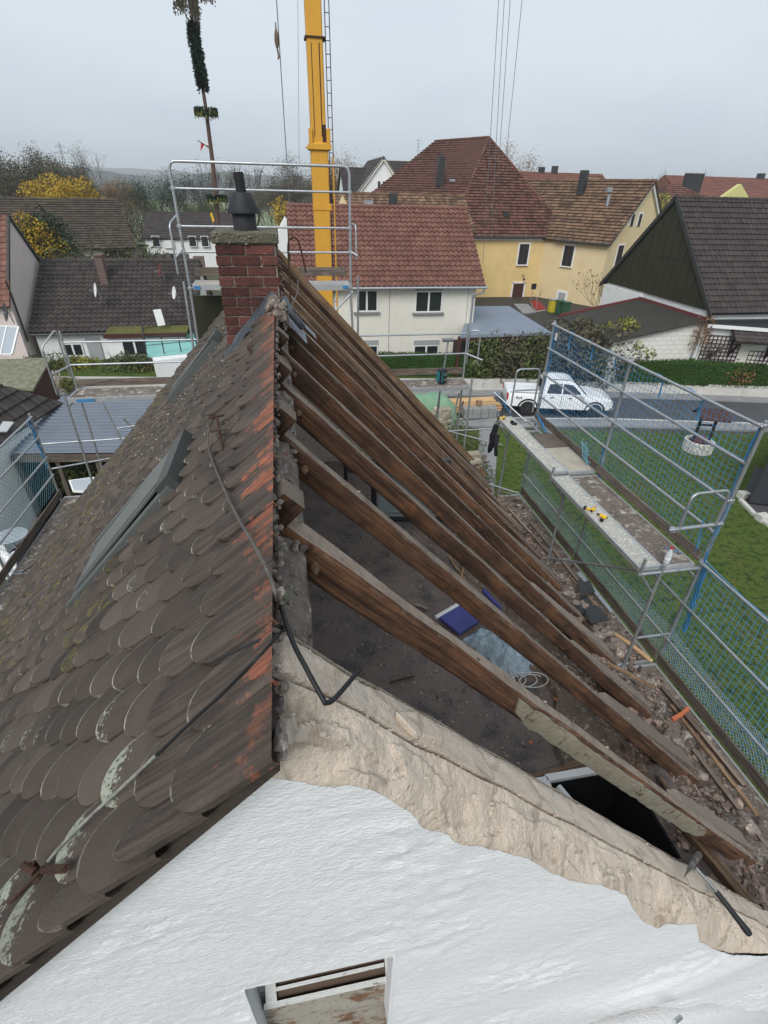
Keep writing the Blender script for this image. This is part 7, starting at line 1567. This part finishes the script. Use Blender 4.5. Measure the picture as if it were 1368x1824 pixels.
mb = MB(); q = pY(492.5, 66, 18.95); mb.lathe([(.015, -.25), (.04, -.2), (.065, -.08), (.055, .06), (.02, .18), (.014, .3)], q, 12); mb.tube([q+V(0, 0, -.25), q+V(.03, 0, -.4), q+V(0, 0, -.46)], .025, 6); tag(mb.build('hook_block', pm('worn_hook_block', (.22, .14, .09), (.1, .08, .06), vs=12), smooth=40), 'worn hook block on the hoist rope', 'hook')
for k, (xa, xb) in enumerate([(890, 866), (900, 880), (911, 888), (933, 902)]): rope(pY(xa, -30, 25), pY(xb-6 if k < 3 else xb-2, [470, 430, 300, 272][k]+ (0), 25) if k < 2 else pY(xb, [0, 0, 300, 275][k], 25), .012, ['leftmost of four hanging ropes right of the crane', 'second from left of four hanging ropes', 'third from left of four hanging ropes', 'rightmost of four hanging ropes'][k])
# ---- maypole
mt = thing('maypole', pY(392, 430, 45), 'tall leaning maypole with evergreen garland, wreaths and small flag', 'maypole')
ym = 45; mz = lambda px, py: pY(px, py, ym)
mb = MB(); mb.tube([V(mz(392, 430).x, ym, 0), mz(390, 420), mz(380, 300), mz(367, 195), mz(357, 130), mz(345, 60), mz(338, -10), mz(336, -40)], [.2, .18, .15, .12, .1, .09, .07, .05], 10); mb.build('pole', pm('brown_maypole_wood', (.12, .07, .05), (.08, .05, .04), vs=3), mt, smooth=40)
mb = MB(); pp = [mz(362, 157), mz(357, 130), mz(351, 95), mz(345, 60), mz(344, 42)]
for i in range(len(pp)-1):
    for k in range(420): q = pp[i].lerp(pp[i+1], random.random()); d = V(random.gauss(0, 1), random.gauss(0, 1), random.gauss(0, .6)).normalized(); q = q+d*rnd(.2, .40); e = d.orthogonal().normalized()*.08; mb.add([q-e, q+d*.14, q+e, q-d*.05], [(0, 1, 2, 3)])
    mb.tube([pp[i], pp[i+1]], .28, 8)
mb.build('garland', m_garland, mt)
def wreath(c, r, label_):
    mb = MB()
    for k in range(700): a = rnd(0, 6.28); q = c+V(r*math.cos(a), r*math.sin(a), rnd(-.22, .2))+V(rnd(-.1, .1), rnd(-.1, .1), 0); d = V(random.gauss(0, 1), random.gauss(0, 1), random.gauss(0, 1)).normalized(); e = d.orthogonal().normalized(); mb.add([q-e*.05, q+d*.11, q+e*.05, q-d*.11], [(0, 1, 2, 3)])
    w = mb.build('wreath', m_garland, mt); mb = MB()
    for k in range(60): a = rnd(0, 6.28); q = c+V((r+.1)*math.cos(a), (r+.1)*math.sin(a), rnd(-.25, .1)); mb.beam(q, q+V(rnd(-.04, .04), 0, -.2), .03, .01, (0, 1, 0))
    mb.build('ribbon', m_leafy, w)['kind'] = 'stuff'
wreath(mz(367, 199), .66, ''); wreath(mz(386, 353), .62, '')
mb = MB(); a, b = mz(376, 265), mz(352, 250); mb.tube([a, b], .03, 6); fl = mb.build('flag_arm', m_rust, mt)
mb = MB(); mb.poly([mz(358, 255), mz(364, 258), mz(357, 270)]); mb.poly([mz(368, 262), mz(376, 266), mz(369, 258)]); mb.build('red_flag', m_red, fl); mb = MB(); mb.poly([mz(364, 252), mz(370, 255), mz(372, 262), mz(366, 261)]); mb.build('white_flag', m_trim, fl)
mb = MB(); mb.prism([mz(374, 380), mz(377, 378), mz(382, 392), mz(379, 397)], (0, .05, 0)); mb.prism([mz(388, 390), mz(391, 390), mz(393, 400), mz(390, 400)], (0, .05, 0)); mb.build('yellow_board', m_dewalt, mt)
mb = MB(); tip = [mz(340, -5), mz(350, 20)]
for k in range(26):
    a = rnd(0, 6.28); s0 = mz(336+rnd(-2, 2), rnd(-70, -8)); d = V(math.cos(a), math.sin(a), .0); pts = [s0, s0+d*.5+V(0, 0, -.1), s0+d*rnd(.6, 1.4)+V(0, 0, -rnd(.6, 1.5))]; mb.tube(pts, [.03, .02, .008], 4, cap=False)
    for q in range(110): t_ = rnd(.1, 1); c = pts[1].lerp(pts[2], t_)+V(rnd(-.2, .2), rnd(-.2, .2), rnd(-.25, .1)); mb.add([c, c+V(.03, .02, -.07), c+V(.0, .02, -.13), c+V(-.03, -.02, -.07)], [(0, 1, 2, 3)])
mb.build('birch_top', m_leafbrown, mt)

# ---- trees in the distance
def btree(px, py_top, y, w, label, leafm=None, dens=0, zb=0, leaf=.16, depth=5, th=.25, name='bare_tree', r=None):
    top = pY(px, py_top, y); h = top.z-zb; return tree(name, (top.x, y, zb), h, w, leafm, label, dens=dens, leaf=leaf, depth=depth, th=th, r=r or max(.12, h*.022), group='trees beyond the village')
btree(40, 272, 95, 15, 'large dark bare tree at the far left, second from the edge', m_leafbrown, 17280, -2, .10, 5)
btree(-5, 285, 90, 13, 'large dark bare tree cut by the left edge', m_leafbrown, 13440, -2, .10, 5)
btree(78, 300, 100, 12, 'dense dark tree beside the golden crown', m_leafbrown, 17280, -2, .10, 5)
btree(110, 262, 150, 13, 'pale thin bare tree left of the pylon', m_leafbrown, 1920, -4, .10, 5)
shrub('golden_tree', pY(112, 362, 70), (4.2, 3.4, 2.5), m_leafgold, 'round golden tree behind the barn ridge', n=9000, s=.12, cat='tree')
btree(160, 322, 130, 10, 'grey bare tree right of the golden crown', m_leafbrown, 5760, -3, .10, 5)
btree(205, 325, 120, 9, 'brown bushy tree left of the white house in the distance', m_leafrust, 6912, -3, .10, 5)
btree(228, 318, 115, 7, 'tall slim bare tree left of the distant white house', None, 0, -3, .2, 5)
btree(250, 345, 140, 9, 'dull green tree beyond the pasture edge', m_leafgreen, 5760, -3, .10, 4)
btree(290, 305, 110, 9, 'tall dark conifer-like tree behind the left scaffold post', m_conifer, 6220, -3, .10, 5)
btree(318, 320, 118, 8, 'second dark tree right of the left scaffold post', m_conifer, 4492, -3, .10, 5)
btree(352, 350, 125, 8, 'dark green tree behind the maypole', m_leafgreen, 7680, -3, .10, 4)
btree(400, 290, 140, 8, 'bare slim tree between maypole and chimney pipe', m_leafbrown, 300, -3, .15, 5)
btree(375, 296, 140, 8, 'bare slim tree just left of the maypole foot', m_leafbrown, 300, -3, .15, 5)
btree(441, 285, 135, 7, 'bare slim tree right above the chimney pipe', m_leafbrown, 300, -3, .15, 5)
btree(480, 325, 130, 11, 'dark dense tree right of the chimney cowl', m_leafbrown, 13440, -3, .10, 5)
btree(515, 318, 120, 9, 'dark tree left of the crane boom', m_leafbrown, 11520, -3, .10, 5)
btree(535, 300, 110, 8, 'tall dark tree touching the left side of the crane boom', m_leafbrown, 9216, -3, .10, 5)
btree(612, 298, 105, 8, 'reddish bare tree right of the crane boom', m_leafrust, 6912, -3, .10, 5)
btree(588, 310, 112, 8, 'bare tree just right of the crane ladder', m_leafbrown, 6912, -3, .10, 5)
shrub('golden_bush', pY(504, 380, 95), (1.8, 1.5, 2.2), m_leafgold, 'small golden tree between chimney and crane', n=900, s=.2, cat='tree')
btree(905, 285, 95, 7, 'brownish tree peeking behind the hipped roof', m_leafrust, 4608, -2, .10, 5)
btree(1175, 322, 140, 9, 'small bare tree right of the yellow wing gable', m_leafbrown, 2304, -3, .10, 5)
btree(1190, 318, 180, 9, 'distant bare tree on the right horizon', None, 0, -4, .2, 5)
btree(1215, 302, 110, 10, 'wide crowned bare tree behind the dark red hipped roof', None, 0, -2, .2, 5)
shrub('green_bush', pY(1172, 382, 60), (1.6, 1.4, 2.0), m_leafy, 'yellow green bush between wing gable and barn', n=900, s=.16)
# shrubs before the old barn
shrub('ivy_tree', pY(66, 440, 42.3), (1.9, 1.0, 1.9), m_leafgold, 'golden leaved climber mass above the pink gable', n=4200, s=.085, cat='tree'); shrub('conifer_hedge', pY(84, 437, 42.6), (2.0, .8, 2.2), m_conifer, 'dark evergreen behind the golden climber', n=4000, s=.1, cat='tree')
btree(150, 405, 41, 5, 'grey twiggy tree in front of the old barn', m_leafbrown, 900, 0, .09, 5, .12); btree(115, 410, 41, 4, 'greenish twiggy tree beside the golden climber', m_leafgreen, 700, 0, .09, 5, .12); btree(238, 425, 43, 2.5, 'small green tree at the barn corner', m_leafgreen, 700, 0, .09, 4, .2)
for k, (px, y, w) in enumerate([(205, 105, 6), (560, 98, 8), (180, 90, 5)]): shrub('thicket', pY(px, 400, y), (w*.8, 3, 3.6), m_leafbrown, ['brown thicket left of the distant white house', 'thicket behind the crane boom', 'thicket at the right end of the barn roof'][k], n=5200, s=.14, stems=False, group='thickets beyond the houses')
# pylon
q = pY(107, 262, 1200); t = thing('power_pylon', (q.x, 1200, 0), 'faint lattice power pylon on the misty horizon', 'pylon'); mb = MB()
H_ = q.z+8
for s_ in (-1, 1):
    for s2 in (-1, 1): mb.beam((q.x+s_*5, 1200+s2*4, -6), (q.x+s_*.5, 1200, H_), .5, .5)
for k in range(9): z0 = -4+k*(H_/9); f0 = 1-k/9*.9; f1 = 1-(k+1)/9*.9; mb.beam((q.x-5*f0, 1200, z0), (q.x+5*f1, 1200, z0+H_/9), .25, .25); mb.beam((q.x+5*f0, 1200, z0), (q.x-5*f1, 1200, z0+H_/9), .25, .25)
for z, w in ((H_-8, 9), (H_-17, 12)): mb.beam((q.x-w, 1200, z), (q.x+w, 1200, z), .5, .5); mb.beam((q.x-w, 1200, z), (q.x, 1200, z+4), .6, .6); mb.beam((q.x+w, 1200, z), (q.x, 1200, z+4), .6, .6)
mb.build('lattice', m_darkmetal, t)
# wooded hills: crest heights follow the valley, trees give a rough edge
def hill(name, y, pts, m_, rough, dep):
    xs = [pY(px, py, y) for px, py in pts]; mb = MB(); n = 260
    def crest(x):
        for i in range(len(xs)-1):
            if xs[i].x <= x <= xs[i+1].x: t = (x-xs[i].x)/(xs[i+1].x-xs[i].x); return xs[i].z*(1-t)+xs[i+1].z*t
        return xs[-1].z
    x0, x1 = xs[0].x, xs[-1].x
    def fn(u, v):
        x = x0+(x1-x0)*u; c = crest(x)+rough*noise.noise((x*.012, y*.01, 0))+rough*.6*noise.noise((x*.06, 3, 1)); prof = 1-(abs(v-.5)*2)**1.6
        return V(x, y+(v-.5)*dep, -12+(c+12)*prof+rough*.35*noise.noise((x*.03, v*20, 2)))
    mb.grid(fn, n, 24); return tag(mb.build(name, m_, smooth=True), kind='structure')
hill('hill', 900, [(-400, 330), (60, 322), (120, 300), (150, 300), (200, 306), (300, 322), (420, 340), (600, 345)], m_woodhill, 3, 500)
hill('far_hill', 1500, [(-600, 330), (100, 310), (240, 312), (330, 312), (400, 306), (520, 315), (640, 322), (900, 325), (1150, 322), (1280, 328), (1500, 330), (2200, 335)], m_woodhill, 5, 700)
hill('distant_hill', 2500, [(-900, 325), (0, 318), (150, 296), (300, 303), (360, 308), (640, 322), (1000, 324), (1600, 330), (2600, 335)], m_woodhill, 7, 900)

# ---- haze: even, pale, thin air round the camera and everything built
hz = MB(); hz.b2((-3800, -3300, -60), (4200, 3300, 105)); ho = hz.build('haze', m_void); ho['kind'] = 'stuff'
hm_ = bpy.data.materials.new('haze_air'); hm_.use_nodes = True; t_ = hm_.node_tree; t_.nodes.clear(); oo = t_.nodes.new('ShaderNodeOutputMaterial'); pv = t_.nodes.new('ShaderNodeVolumePrincipled')
pv.inputs['Color'].default_value = (.95, .98, 1, 1); pv.inputs['Density'].default_value = 0.00048; pv.inputs['Anisotropy'].default_value = 0.0
t_.links.new(pv.outputs[0], oo.inputs['Volume']); ho.data.materials.clear(); ho.data.materials.append(hm_)
bpy.context.view_layer.update()
